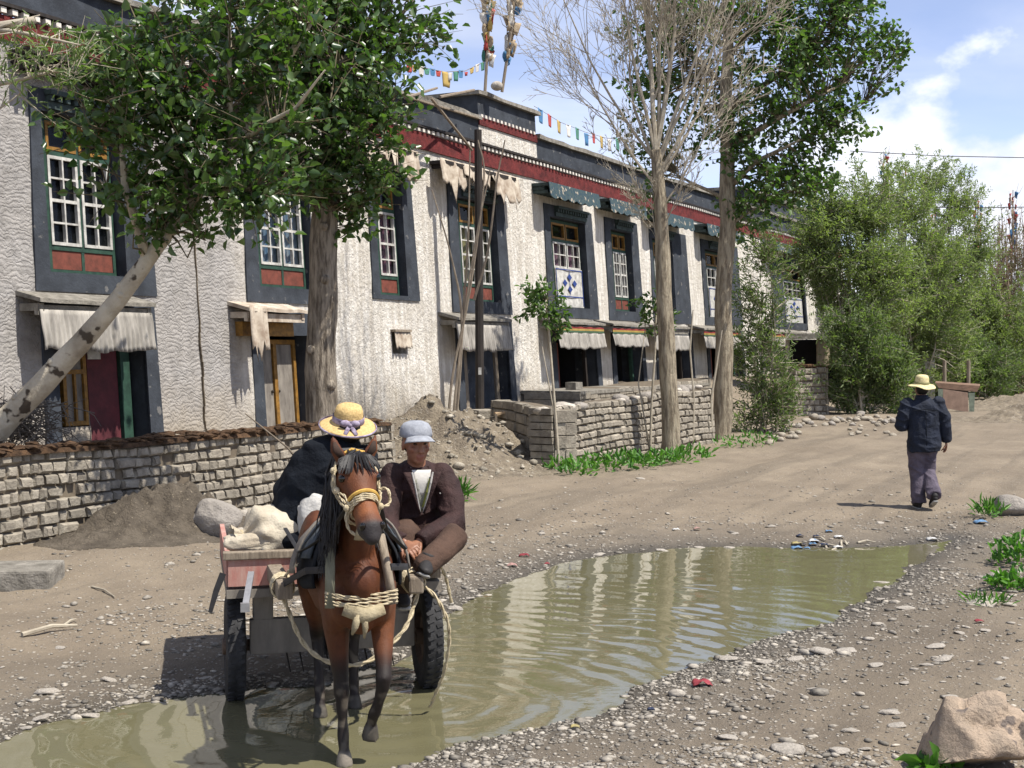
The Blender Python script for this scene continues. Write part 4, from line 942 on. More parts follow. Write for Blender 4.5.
TWIGM = mat('young_twig', (.155, .13, .08), (.085, .07, .045), scale=6, rough=.85, bump=0)
def tree(label, name, cat, base, trunk, limbs, blobs, ntw, per, lsize, aspect, bark, leafm, group=None, twl=(.5, 1.1), tw_r=.010, upb=.25, seed=1, droop=.35, n_tr=12, start=.25, hang=0.0, knots=False, twm=None):
    r_ = random.Random(seed); t = thing(name, label, cat, tuple(base), group=group)
    mb = MB(); tp = [Vector(p) for p, _ in trunk]; tr = [q for _, q in trunk]
    P2, R2 = [], []
    for i in range(len(tp) - 1):
        for k in range(4):
            f_ = k / 4; q = tp[i].lerp(tp[i + 1], f_)
            if i + k: q = q + Vector((mnoise.noise(q * .9), mnoise.noise(q * .9 + Vector((9, 0, 0))), 0)) * tr[i] * .35
            P2.append(q); R2.append((tr[i] * (1 - f_) + tr[i + 1] * f_) * (1 + .10 * mnoise.noise(q * 2.3)))
    P2.append(tp[-1]); R2.append(tr[-1]); mb.tube(P2, R2, n_tr)
    if knots:
        for k in range(7):
            i = r_.randrange(2, len(P2) - 3); a_ = r_.uniform(0, 6.28); mb.ball(P2[i] + Vector((math.cos(a_), -abs(math.sin(a_)), .2)) * R2[i] * .85, R2[i] * .38, 8, 6)
    sk = [(p, q) for p, q in zip(P2, R2)][int(len(P2) * start):]
    for (p0, p1, r0) in limbs:
        p0, p1 = Vector(p0), Vector(p1); m1 = (p0 + p1) / 2 + Vector((r_.gauss(0, .12), r_.gauss(0, .12), r_.gauss(0, .1))) * (p1 - p0).length * .5
        pts = [p0, p0.lerp(m1, .5) + Vector((0, 0, .02)), m1, m1.lerp(p1, .5), p1]; rr = [r0, r0 * .85, r0 * .7, r0 * .5, r0 * .25]; mb.tube(pts, rr, 7)
        for i in range(4):
            for k in range(4): sk.append((pts[i].lerp(pts[i + 1], k / 4), rr[i]))
    SKP = np.array([p[:] for p, _ in sk]); SKR = np.array([q for _, q in sk])
    tw = MB(); lp, ld = [], []; wsum = np.array([b[2] if len(b) > 2 else b[1][0] * b[1][1] * b[1][2] for b in blobs]); wsum = wsum / wsum.sum()
    for k in range(ntw):
        c, rad = blobs[int(rng.choice(len(blobs), p=wsum))][:2]
        d = rng.normal(0, 1, 3); d /= np.linalg.norm(d); q = np.array(c) + d * np.array(rad) * rng.random() ** .42
        q = q + .35 * np.array([mnoise.noise(Vector(q * .8)), mnoise.noise(Vector(q * .8 + 7)), mnoise.noise(Vector(q * .8 + 13))]) * np.array(rad)
        dist = np.linalg.norm(SKP - q, axis=1) + np.maximum(0, SKP[:, 2] - q[2] + .1) * .8; j = int(np.argmin(dist + rng.random(len(dist)) * .25))
        E = Vector(q); S_ = Vector(SKP[j]); L_ = (E - S_).length
        ln = r_.uniform(*twl)
        dr = (E - S_).normalized() if L_ > .01 else Vector((0, 0, 1)); dr = (dr * .8 + Vector((r_.gauss(0, .35), r_.gauss(0, .35), r_.gauss(0, .3) + upb - hang))).normalized()
        A_ = E - dr * ln * .5; B_ = E + dr * ln * .5 + Vector((0, 0, -.10 * ln - hang * ln * .4))
        if L_ > ln * .6:
            mid = (S_ + A_) / 2 + Vector((0, 0, .08 * L_)); rr = min(SKR[j] * .55, tw_r * (1.2 + .9 * L_)); pts = [S_, mid, A_, E, B_]; rad_ = [rr, rr * .75, rr * .5, tw_r * .55, tw_r * .25]
        else: pts = [S_, E, B_]; rad_ = [tw_r, tw_r * .6, tw_r * .25]
        tw.tube(pts, rad_, 4, cap=False)
        f_ = rng.random(per); off = rng.normal(0, .055, (per, 3)) * min(1.5, ln)
        pa, pb, pe = np.array(A_), np.array(B_), np.array(E)
        fa = f_[:, None]; pos = np.where(fa < .5, pa + (pe - pa) * fa * 2, pe + (pb - pe) * (fa - .5) * 2) + off
        lp.append(pos); ld.append(np.repeat([[*dr]], per, 0))
    mb.build('trunk', bark, t, smooth=True); tw.build('twigs', twm or TWIGM, t)
    me = leaves_mesh('crown', np.concatenate(lp), np.concatenate(ld), lsize, aspect, droop)
    link('crown', me, leafm, t)
    return t
W = lambda x, y, Y: at(x, y, Y=Y)
def pw(px, Y): return Y / FPX * px

# leaning pale poplar at the left
Y1 = 14.2
trunk = [(W(-85, 520, Y1), .17), (W(9, 416, Y1), .145), (W(44, 384, Y1), .13), (W(81, 344, Y1), .115), (W(119, 297, Y1), .10), (W(147, 259, Y1), .085), (W(185, 205, Y1), .085), (W(238, 140, Y1), .06), (W(280, 70, Y1), .045), (W(312, 20, Y1), .03)]
limbs = [(W(147, 259, Y1), W(120, 120, Y1 - .3), .06), (W(185, 205, Y1), W(180, 60, Y1 - .5), .055), (W(200, 190, Y1), W(260, 190, Y1 - .4), .04), (W(160, 240, Y1), W(100, 180, Y1 + .3), .04), (W(230, 150, Y1), W(230, -10, Y1 - .4), .04),
         (W(247, 137, Y1 - .3), W(325, 70, Y1 - .9), .03), (W(120, 120, Y1 - .3), W(140, 20, Y1 - .2), .035)]
blobs = [(W(150, 110, Y1 - .2), (.85, .8, .75)), (W(210, 60, Y1 - .2), (.8, .8, .8)), (W(195, 175, Y1 - .2), (.75, .65, .6)), (W(125, 190, Y1 - .1), (.42, .4, .30), .10), (W(255, 130, Y1 - .2), (.7, .7, .8)), (W(140, 55, Y1), (.55, .6, .6)), (W(105, 95, Y1), (.42, .45, .5)), (W(250, 10, Y1), (.9, .8, .6)), (W(165, 215, Y1 - .3), (.5, .45, .28), .13), (W(240, 195, Y1 - .4), (.5, .45, .26), .10)]
tree('leaning poplar with pale smooth trunk crossing in front of the near house front', 'poplar_tree', 'tree', at(-85, 520, Y=Y1), trunk, limbs, blobs, 500, 11, .118, .74, BARKPALE, LEAFPOP, seed=3, start=.55, knots=True, droop=.2)
# upright thick trunked poplar behind the passenger
Y2 = 18.6
trunk = [(at(322, 466, Y=Y2), .28), (W(322, 440, Y2), .245), (W(319, 370, Y2), .22), (W(321, 300, Y2), .205), (W(325, 230, Y2), .195), (W(327, 180, Y2), .18), (W(334, 120, Y2), .14), (W(338, 50, Y2), .11), (W(342, -40, Y2), .08)]
limbs = [(W(327, 185, Y2), W(265, 110, Y2 - .6), .09), (W(327, 180, Y2), W(390, 110, Y2 - .5), .08), (W(334, 120, Y2), W(300, 10, Y2 - .4), .07), (W(334, 120, Y2), W(385, 20, Y2 - .4), .07), (W(330, 150, Y2), W(340, 60, Y2 - 1.0), .06), (W(325, 215, Y2), W(290, 190, Y2 - .7), .04), (W(338, 60, Y2), W(420, -10, Y2), .05)]
blobs = [(W(285, 120, Y2 - .5), (.85, .9, .9)), (W(350, 95, Y2 - .6), (.85, .9, 1.0)), (W(320, 40, Y2 - .3), (1.1, 1, .9)), (W(375, 140, Y2 - .4), (.45, .5, .75)), (W(300, 185, Y2 - .6), (.65, .6, .42)), (W(395, 30, Y2 - .3), (.6, .6, .6)), (W(345, -20, Y2), (1.1, 1.0, .7)), (W(335, 170, Y2 - .7), (.42, .5, .55)), (W(262, 190, Y2 - .5), (.4, .4, .3)), (W(365, 200, Y2 - .2), (.22, .3, .28), .05), (W(425, 20, Y2 - .2), (.28, .3, .3), .05), (W(345, 215, Y2 + .1), (.25, .3, .30), .05)]
tree('thick upright poplar with furrowed grey trunk behind the straw hatted passenger', 'poplar_tree', 'tree', at(322, 466, Y=Y2), trunk, limbs, blobs, 740, 11, .125, .74, BARKOLD, LEAFPOP, seed=5, start=.5, knots=True, droop=.2)
# narrow leaved branches hanging in at the top left
Y0 = 10.5
trunk = [(W(-150, 560, Y0), .12), (W(-110, 300, Y0), .10), (W(-70, 120, Y0), .07), (W(-20, 30, Y0), .045), (W(35, 20, Y0), .03)]
limbs = [(W(-60, 100, Y0), W(60, 70, Y0), .025), (W(-20, 30, Y0), W(80, 45, Y0 - .2), .022), (W(-80, 150, Y0), W(25, 90, Y0), .02), (W(-20, 40, Y0), W(40, 15, Y0), .02)]
blobs = [(W(35, 45, Y0), (.38, .4, .22)), (W(70, 40, Y0), (.28, .3, .22)), (W(10, 70, Y0), (.22, .3, .16)), (W(25, 100, Y0), (.2, .2, .14)), (W(-40, 30, Y0), (.4, .4, .4)), (W(58, 72, Y0), (.2, .2, .12))]
tree('olive like branches with narrow grey green leaves hanging in from the top left corner', 'olive_tree', 'tree', at(-150, 560, Y=Y0), trunk, limbs, blobs, 85, 11, .085, .2, BARKBARE, LEAFOLIVE, seed=8, twm=BARKBARE, twl=(.25, .55), tw_r=.006, droop=.1)
# tall leafy tree beside the bare one
Y4 = 29.5
trunk = [(at(722, 452, Y=Y4), .26), (W(722, 440, Y4), .22), (W(724, 360, Y4), .20), (W(725, 280, Y4), .19), (W(727, 200, Y4), .18), (W(727, 110, Y4), .15), (W(728, 20, Y4), .11), (W(730, -80, Y4), .06)]
limbs = [(W(727, 190, Y4), W(800, 140, Y4 - .6), .08), (W(727, 150, Y4), W(850, 80, Y4 - .4), .08), (W(727, 110, Y4), W(840, 10, Y4), .08), (W(727, 200, Y4), W(670, 170, Y4 + .8), .05), (W(727, 90, Y4), W(660, 30, Y4 + 1), .06), (W(727, 60, Y4), W(790, -20, Y4), .06), (W(725, 230, Y4), W(770, 200, Y4 - .2), .04), (W(800, 140, Y4), W(870, 100, Y4), .03)]
blobs = [(W(790, 95, Y4), (1.45, 1.3, 1.1)), (W(835, 50, Y4), (1.1, 1.1, 1.3)), (W(775, 170, Y4), (1.2, 1.0, .75)), (W(745, 130, Y4 - .4), (.8, .6, 1.0)), (W(815, 175, Y4), (.55, .6, .5), .35), (W(650, 60, Y4 + 1.2), (.7, .8, 1.5)), (W(770, 20, Y4), (1.6, 1.3, 1.4)), (W(675, 110, Y4 + 1.2), (1.1, .9, 1.6)), (W(690, 20, Y4 + 1.2), (1.3, 1, 1.2)), (W(820, 130, Y4), (.75, .8, .6)), (W(880, 70, Y4), (.45, .5, 1.1), .28), (W(850, -10, Y4), (.9, .9, .8)), (W(655, 190, Y4 + .9), (.5, .5, .45), .2), (W(755, 205, Y4), (.75, .7, .35), .3), (W(745, 225, Y4 + .3), (.5, .5, .3), .15), (W(845, 125, Y4), (.75, .7, .6), .5), (W(800, 185, Y4 - .3), (.8, .6, .45), .45), (W(890, 45, Y4), (.35, .4, .5), .2)]
tree('tall leafy tree with straight brown trunk standing right of the bare tree', 'leafy_tree', 'tree', at(722, 452, Y=Y4), trunk, limbs, blobs, 1100, 11, .135, .74, BARKTAN, LEAFTALL, seed=11, start=.55, twl=(.5, 1.2))

# bare tree
def bare_tree():
    Y3 = 24.6; base = at(672, 463, Y=Y3); t = thing('bare_tree', 'leafless tree with pale trunk and fan of upright branches before the far wall', 'tree', tuple(base)); r_ = random.Random(21); mb = MB(); br = MB()
    tr = [(base - Vector((0, 0, .2)), .23), (W(671, 440, Y3), .18), (W(668, 360, Y3), .162), (W(663, 270, Y3), .145), (W(660, 200, Y3), .125), (W(656, 150, Y3), .10)]
    P2, R2 = [], []
    for i in range(len(tr) - 1):
        for k in range(4): q = tr[i][0].lerp(tr[i + 1][0], k / 4); P2.append(q + Vector((.03 * mnoise.noise(q * 1.2), 0, 0))); R2.append((tr[i][1] * (1 - k / 4) + tr[i + 1][1] * k / 4) * (1 + .1 * mnoise.noise(q * 3)))
    P2.append(tr[-1][0]); R2.append(tr[-1][1]); mb.tube(P2, R2, 12); mb.build('trunk', BARKTAN, t, smooth=True)
    cnt = [0]
    def grow_(p, d, L_, r, lv):
        n = 5 if lv < 2 else 3; pts = [p]; q = p.copy(); dd = d.copy()
        for i in range(n):
            dd = (dd + Vector((r_.gauss(0, .09), r_.gauss(0, .09), .10 if lv < 3 else .05))).normalized(); q = q + dd * L_ / n; pts.append(q.copy())
        br.tube(pts, [max(.0035, r * (1 - .75 * i / n)) for i in range(n + 1)], 6 if lv < 2 else 4, cap=False); cnt[0] += 1
        if lv >= 4: return
        for k in range((6, 5, 4, 2)[lv]):
            f_ = r_.uniform(.22, 1) * n; i = min(int(f_), n - 1); s_ = pts[i].lerp(pts[i + 1], f_ - i); dr = (pts[i + 1] - pts[i]).normalized(); sd_ = dr.orthogonal(); sd_.rotate(Matrix.Rotation(r_.uniform(0, 6.28), 3, dr))
            nd = (dr + sd_ * r_.uniform(.3, .65)).normalized(); grow_(s_, nd, L_ * r_.uniform(.38, .62), max(.005, r * .42 * (1 - .4 * f_ / n)), lv + 1)
    for (p, tgt, L_, r) in ((W(657, 160, Y3), W(600, -30, Y3 - .5), 3.5, .055), (W(656, 150, Y3), W(640, -60, Y3), 3.9, .075), (W(656, 152, Y3), W(690, -60, Y3), 3.9, .075), (W(658, 175, Y3), W(770, -10, Y3 - .3), 3.6, .05), (W(659, 190, Y3), W(545, 50, Y3), 3.3, .04), (W(658, 165, Y3), W(545, -20, Y3 + .5), 3.9, .045), (W(658, 180, Y3), W(800, 40, Y3 + .4), 3.3, .045),
                            (W(657, 165, Y3), W(730, -40, Y3 + .4), 3.7, .06), (W(658, 170, Y3), W(575, -10, Y3 + .4), 3.3, .05), (W(660, 210, Y3), W(745, 110, Y3 - .2), 2.2, .03), (W(660, 215, Y3), W(610, 140, Y3), 1.6, .025), (W(661, 230, Y3), W(700, 170, Y3 - .5), 1.5, .022),
                            (W(663, 260, Y3), W(640, 190, Y3), 1.3, .02), (W(657, 155, Y3), W(665, -60, Y3 + .2), 3.8, .065), (W(657, 158, Y3), W(625, -60, Y3 + .3), 3.8, .05), (W(657, 168, Y3), W(760, -60, Y3), 4.0, .05)):
        grow_(Vector(p), (Vector(tgt) - Vector(p)).normalized(), L_, r * .72, 0)
    br.build('branches', BARKBARE, t)
bare_tree()

# saplings before the far wall
def sapling(label, base, stems, blobs, seed, ntw=26, per=10, ls=.11):
    b = Vector(base); t = [(b - Vector((0, 0, .1)), .03)] + [(p, .022) for p in stems[0]]
    tree(label, 'sapling', 'young tree', base, t, [(b, s[-1], .02) for s in stems[1:]], blobs, ntw, per, ls, .55, BARKBARE, LEAFTALL, seed=seed, twl=(.2, .45), tw_r=.006, start=.6, n_tr=6)
Y5 = 21.6
sapling('young tree with thin twin stems and small leafy top near the stepped wall end', at(560, 474, Y=Y5), [[W(556, 420, Y5), W(551, 360, Y5), W(546, 300, Y5)], [W(550, 420, Y5), W(541, 340, Y5)]],
        [(W(545, 305, Y5), (.34, .34, .36)), (W(538, 290, Y5), (.28, .25, .2)), (W(556, 325, Y5), (.25, .25, .2))], 31, 44, 11)
Y6 = 25.0
sapling('young tree with a tuft of leaves close against the bare tree trunk', at(650, 452, Y=Y6), [[W(652, 400, Y6), W(655, 350, Y6), W(656, 300, Y6)], [W(642, 400, Y6), W(646, 320, Y6)]],
        [(W(650, 305, Y6), (.3, .3, .3)), (W(668, 320, Y6), (.28, .25, .22)), (W(645, 325, Y6), (.15, .2, .2))], 33, 26, 10)
t = thing('cut_sapling', 'bare thin stake standing against the far wall just before the tall leafy tree', 'stake', tuple(at(713, 450, Y=28.4)))
mb = MB(); mb.tube([at(713, 452, Y=28.4), W(711, 400, 28.4), W(716, 370, 28.4), W(722, 330, 28.4)], [.03, .027, .022, .015], 6); mb.build('stem', BARKBARE, t)
t = thing('cut_sapling', 'bare thin stem rising past the far wall between the two young trees', 'stake', tuple(at(692, 448, Y=27.4)))
mb = MB(); mb.tube([at(693, 455, Y=27.4), W(694, 400, 27.4), W(690, 350, 27.4), W(693, 310, 27.4)], [.025, .02, .018, .012], 6); mb.build('stem', BARKBARE, t)

# willow shrubs and willows along the far side of the road
def willow(label, x, yb, Y, blobs, ntw, seed, m=LEAFWIL, name='willow_tree', cat='tree', per=58, ls=.15, asp=.27, stems=5, group=None, bark=BARKBARE, twl=(.7, 1.7), tr=.09, hang=-.35):
    b = at(x, yb, Y=Y); b.z = g1(b.x, b.y) if Y < 60 else 0; r_ = random.Random(seed)
    bl = [(W(q[0], q[1], Y + (q[4] if len(q) > 4 else 0)), (pw(q[2], Y), pw(q[2], Y) * .8, pw(q[3], Y))) for q in blobs]
    top = bl[0][0]; trunk = [(b - Vector((0, 0, .2)), tr * 1.3), (b + Vector((0, 0, .6)), tr), (b.lerp(Vector(top), .6), tr * .7), (Vector(top), tr * .3)]
    limbs = [(b + Vector((r_.uniform(-.2, .2), r_.uniform(-.2, .2), 0)), Vector(q[0]) + Vector((0, 0, q[1][2] * .3)), tr * .6) for q in bl] + [(b + Vector((r_.uniform(-.4, .4), r_.uniform(-.3, .3), 0)), Vector(r_.choice(bl)[0]), tr * .5) for k in range(stems)]
    return tree(label, name, cat, tuple(b), trunk, limbs, bl, ntw, per, ls, asp, bark, m, group, twl, .012 if name != 'bare_thicket' else .024, .45, seed, .12, 8, .3, 0, False, bark)
willow('low leafy thicket of thin upright stems right of the tall tree', 762, 440, 32, [(762, 300, 26, 45), (757, 360, 30, 40), (775, 390, 28, 38), (748, 410, 22, 25), (768, 250, 22, 30), (785, 425, 12, 18)], 420, 41, LEAFWILD, 'willow_shrub', 'shrub', 20, .12, .28, 10, twl=(.5, 1.2), tr=.03)
willow('silvery willow overhanging the dark shed opening', 850, 412, 44, [(850, 255, 50, 60), (820, 215, 32, 40), (870, 205, 42, 40), (880, 300, 45, 60), (815, 270, 22, 40)], 620, 42)
willow('dense willow bush between the stone pier and the walking man', 862, 415, 41, [(860, 355, 34, 40), (850, 395, 24, 22), (885, 380, 28, 35), (845, 330, 20, 30)], 300, 43, LEAFWILD, 'willow_shrub', 'shrub')
willow('broad willow rising behind the walking man', 915, 400, 50, [(920, 250, 45, 60), (905, 200, 36, 32), (940, 300, 45, 55), (895, 320, 45, 60), (930, 350, 45, 40)], 640, 44)
willow('tall thin topped willow with airy crown above the rest', 935, 398, 57, [(922, 178, 26, 22), (950, 200, 30, 35), (965, 240, 30, 45), (950, 290, 40, 50)], 420, 45, LEAFWIL)
willow('dark willow bush behind the wooden bench', 950, 400, 53, [(950, 355, 40, 32), (985, 370, 35, 30), (930, 380, 25, 22)], 360, 46, LEAFWILD, 'willow_shrub', 'shrub')
willow('green shrub with slender upright sticks at the right edge of the road', 1005, 396, 56, [(1005, 355, 30, 40), (1030, 340, 35, 50), (980, 330, 30, 40), (1000, 300, 30, 30)], 340, 47, LEAFWIL, 'willow_shrub', 'shrub')
def thicket():
    Yt = 60.0; b0 = at(1010, 393, Y=Yt); t = thing('bare_thicket', 'brownish half bare thicket of upright stems rising over the green shrub', 'shrub', (b0.x, b0.y, 0)); r_ = random.Random(48); mb = MB(); lp, ld = [], []
    for k in range(330):
        x = r_.uniform(945, 1110); top = np.interp(x, [945, 975, 1000, 1015, 1040, 1110], [265, 235, 215, 195, 205, 210]) + abs(r_.gauss(0, 55)); Yk = Yt + r_.uniform(-2.5, 2.5); p0 = at(x, 394, Y=Yk); p0.z = 0; p2 = at(x + r_.gauss(0, 14), top, Y=Yk); m_ = p0.lerp(p2, .5) + Vector((r_.gauss(0, .15), 0, 0)); mb.tube([p0, m_, p2], [.04, .026, .008], 4, cap=False)
        for q in range(11):
            f_ = r_.uniform(.25, .97); s_ = p0.lerp(m_, f_ * 2) if f_ < .5 else m_.lerp(p2, f_ * 2 - 1); d_ = Vector((r_.gauss(0, .45), r_.gauss(0, .4), 1)).normalized(); L_ = r_.uniform(.4, 1.1); e = s_ + d_ * L_; mb.tube([s_, s_.lerp(e, .5) + Vector((0, 0, -.03)), e], [.015, .011, .005], 3, cap=False)
            for w in range(4): lp.append(tuple(s_.lerp(e, r_.random()) + Vector((r_.gauss(0, .05), r_.gauss(0, .05), 0)))); ld.append(tuple(d_))
    mb.build('branches', mat('brown_twig', (.28, .205, .15), (.17, .125, .09), scale=5), t); link('crown', leaves_mesh('crown', np.array(lp), np.array(ld), .16, .3), LEAFRED, t)
thicket()
willow('greenish willow standing far behind the house end', 800, 395, 62, [(805, 250, 40, 70), (770, 260, 40, 60), (835, 300, 40, 70), (800, 340, 50, 50)], 380, 49, LEAFWILD)
willow('willow far off beyond the right edge of the thicket', 1075, 395, 60, [(1080, 260, 60, 80), (1110, 320, 60, 60), (1060, 330, 40, 50)], 300, 50, LEAFWIL)
tag(link('distant_wood', leaves_mesh('distant_wood', np.stack([rng.uniform(16, 75, 16000), rng.uniform(84, 96, 16000), 5.2 * rng.random(16000) ** .8], 1), np.tile([[0, 0, 1.0]], (16000, 1)), .42, .45), LEAFWILD), 'far belt of trees closing the road behind the willows', 'wood', kind='stuff')

# grass and weeds
def tuft(name, label, cat, cx, cy, n, ls, asp, rad, h, seed, m=LEAFGRASS, up=.9, group=None, kind=None):
    p = at(cx, cy, z=.05); P_ = []; D_ = []
    for k in range(n):
        a = rng.uniform(0, 6.28); q = rng.random() ** .5; x, y = p.x + rad[0] * q * math.cos(a), p.y + rad[1] * q * math.sin(a); zz_ = g1(x, y) if n < 400 else 0
        P_.append((x, y, zz_ + h * rng.random() * (1 - q * .5))); D_.append((math.cos(a) * .6, math.sin(a) * .6, up * 1.6))
    t = thing(name, label, cat, (p.x, p.y, g1(p.x, p.y)), group=group); me = leaves_mesh('foliage', np.array(P_), np.array(D_), ls, asp, -.35 if asp < .2 else .0); link('foliage', me, m, t)
    return t
for (x, y, w, n, lb) in ((600, 473, 1.0, 260, 'broad leaved weeds at the foot of the far wall near its stepped end'), (650, 466, .8, 260, 'thick green weeds against the far wall left of the bare trunk'), (688, 461, .45, 120, 'small weed patch just right of the bare trunk'), (578, 477, .3, 60, 'sparse weeds by the foot of the twin stemmed young tree')):
    tuft('weed_clump', lb, 'weeds', x, y, n, .13, .4, (w, .35), .30, 60 + x)
tuft('weed_clump', 'weeds around the base of the stems right of the tall tree', 'weeds', 745, 447, 150, .12, .35, (.7, .5), .35, 3)
tuft('grass_tuft', 'tall blade grass behind the driver at the foot of the rubble', 'grass', 460, 502, 110, .19, .1, (.12, .10), .22, 4)
tuft('weed_clump', 'bright green weeds over the low stones at the right edge, upper clump', 'weeds', 1018, 562, 230, .08, .5, (.26, .25), .30, 5)
tuft('weed_clump', 'bright green weeds at the right edge, lower clump on the bank', 'weeds', 1024, 594, 200, .085, .5, (.30, .16), .16, 6)
tuft('grass_tuft', 'small grass tuft beside the blue litter on the bank', 'grass', 988, 520, 70, .16, .14, (.16, .12), .14, 7)
tuft('grass_tuft', 'thin grass between two pale stones on the bank', 'grass', 987, 613, 60, .10, .12, (.18, .08), .05, 8)
tuft('weed_clump', 'small leafy plant sprouting in front of the pink boulder', 'plant', 937, 786, 34, .10, .55, (.09, .06), .10, 9)
# ------------------------------------------------------------------ heaps, boulders and litter by the walls
def heap(name, label, cat, cx, cy, sx, sy, h, m, seed, back=None, rot=0.0, lumps=.05):
    n = 90; vs = []; fs = []; ca, sa = math.cos(rot), math.sin(rot)
    g = np.linspace(-1, 1, n); U, V = np.meshgrid(g * 2.0, g * 2.0); X = cx + (U * sx) * ca - (V * sy) * sa; Yv = cy + (U * sx) * sa + (V * sy) * ca
    rr = U * U + V * V; e = np.exp(-rr * 1.5) - math.exp(-4.2); H = h * e * (1 + .3 * fbm(X * 1.3 + seed, Yv * 1.3)) + lumps * np.clip(e * 4, 0, 1) * (fbm(X * 4 + seed, Yv * 4) + .5 * fbm(X * 13, Yv * 13, 2))
    if back: H = np.maximum(H, -.2)
    Z = gz(X.ravel(), Yv.ravel()).reshape(X.shape) + H + np.where(e < 0, -.05, .006)
    i = np.arange(n * n).reshape(n, n); F_ = np.stack([i[:-1, :-1], i[:-1, 1:], i[1:, 1:], i[1:, :-1]], -1).reshape(-1, 4)
    o = link(name, fast_mesh(name, np.stack([X.ravel(), Yv.ravel(), Z.ravel()], 1), F_), m, smooth=True); tag(o, label, cat)
    return lambda x, y: float(np.interp(0, [0], [0])) , (X, Yv, Z)
SOIL = mat('dark_soil', (.150, .125, .095), (.085, .07, .053), scale=5, rough=1, bump=1, bscale=34, bdist=.05, fleck=((.26, .22, .16), 30, .66))
RUBBLE = mat('rubble_earth', (.31, .26, .19), (.17, .14, .105), scale=5, rough=1, bump=1, bscale=26, bdist=.08, fleck=((.38, .34, .28), 16, .62))
heap('soil_heap', 'dark heap of soil spilled against the near mud brick wall', 'heap', -3.80, 14.30, .95, .60, .58, SOIL, 3, rot=1.0, lumps=.09)
_, (RX, RY, RZ) = heap('rubble_mound', 'grey mound of rubble and clay filling the gap between the two mud brick walls', 'heap', -1.1, 23.2, 1.5, 1.9, 1.08, RUBBLE, 5, lumps=.075)
def on_mound(x, y): i = int(np.argmin((RX - x) ** 2 + (RY - y) ** 2)); return float(RZ.flat[i])
vs, fs, n = [], [], 0
for k in range(900):
    x, y = rng.normal(-1.0, 1.25), rng.normal(23.0, 1.7); z = on_mound(x, y); s_ = min(.10, .021 * math.exp(rng.normal(0, .6))); q = ICO1[0] * np.array([s_ * 1.3, s_, s_ * .65]) * (1 + rng.normal(0, .16, ICO1[0].shape)); a = rng.random() * 6.28; ca, sa = math.cos(a), math.sin(a)
    vs.append(np.stack([q[:, 0] * ca - q[:, 1] * sa + x, q[:, 0] * sa + q[:, 1] * ca + y, q[:, 2] + z + s_ * .2], 1)); fs.append(ICO1[1] + n * len(ICO1[0])); n += 1
RUBBLESTONE = mat('rubble_stone', (.38, .345, .28), (.2, .175, .135), scale=20, rough=.95, island=.35)
tag(link('rubble', fast_mesh('rubble', np.concatenate(vs), np.concatenate(fs)), RUBBLESTONE), 'loose broken stones lying over the clay mound', 'rubble', kind='stuff')
def boulder(name, label, cx, cy, w, h, d, m, seed, base=ICO4, rough=.28, cat='boulder', rot=0, Y=None, facet=.5):
    p = at(cx, cy, z=.06); k = p.y / FPX; o = link(name, rock_mesh(name, w * k / 2, d * k / 2, h * k * .56, seed, base, rough, facet), m)
    o.location = (p.x, p.y + d * k * .35, g1(p.x, p.y) + h * k * .36); o.rotation_euler = (0, 0, rot); tag(o, label, cat); return o
boulder('boulder', 'large pink and grey boulder in the bottom right corner of the bank', 985, 788, 122, 80, 90, BOULDER, 17, ICO4, .55, rot=.5, facet=.62)
boulder('boulder', 'small smooth grey stone in front of the pink boulder', 952, 780, 34, 18, 24, GREYROCK, 4, ICO3)
boulder('boulder', 'rounded grey boulder leaning on the near wall beside the soil heap', 215, 540, 52, 46, 34, GREYROCK, 8, ICO4, .18, rot=.2, facet=.3)
boulder('boulder', 'flat grey boulder in the weeds at the right edge', 1015, 518, 50, 22, 30, GREYROCK, 13, ICO3, .2)
boulder('boulder', 'yellowish stone half buried in the weeds at the right edge', 1000, 588, 26, 16, 18, STONE, 14, ICO3, .2)
for (x, y, w, sd_) in ((246, 522, 22, 1), (258, 535, 24, 2), (268, 528, 20, 3), (250, 545, 20, 4), (275, 540, 22, 5), (262, 517, 16, 6), (240, 537, 14, 7), (284, 532, 18, 8)):
    o = boulder('stone', 'broken stone in the pile between the grey boulder and the cart', x, y, w, w * .7, w, STONE if sd_ % 2 else GREYROCK, 30 + sd_, ICO2, cat='stone', rot=sd_); o['group'] = 'broken stones behind the cart'
# line of stones along the willows, and heaps of rubble beside the bench
for k in range(34):
    f_ = k / 33; x = 788 + 118 * f_ + random.uniform(-2, 2); y = 424 - 6 * f_ + random.uniform(-3, 5) + (6 if 40 < k < 45 else 0); w = random.uniform(5, 13)
    o = boulder('stone', 'grey stone in the row edging the road below the willows', x, y, w, w * .55, w, MUD if k % 3 else GREYROCK, 60 + k, ICO2, cat='stone', rot=k); o['group'] = 'stones edging the road'
heap('rubble_mound', 'low grey spoil heap between the walking man and the wooden bench', 'heap', 15.0, 37.5, 1.5, 1.2, .55, RUBBLE, 8)
heap('rubble_mound', 'grey bank of earth at the right edge beyond the wooden bench', 'heap', 21.5, 46, 4.5, 3.0, 1.0, RUBBLE, 9, lumps=.12)
for k in range(40):
    x = random.uniform(845, 945); y = random.uniform(418, 436); w = random.uniform(3, 9)
    o = boulder('stone', 'small rubble stone scattered before the willows and the bench', x, y, w, w * .5, w, MUD, 100 + k, ICO2, cat='stone', rot=k); o['group'] = 'rubble before the willows'
for k in range(16):
    x = random.uniform(760, 800); y = random.uniform(432, 446); w = random.uniform(4, 12)
    o = boulder('stone', 'stone in the loose heap right of the willow shrub stems', x, y, w, w * .5, w, MUD, 200 + k, ICO2, cat='stone', rot=k); o['group'] = 'loose stones by the willow shrub'
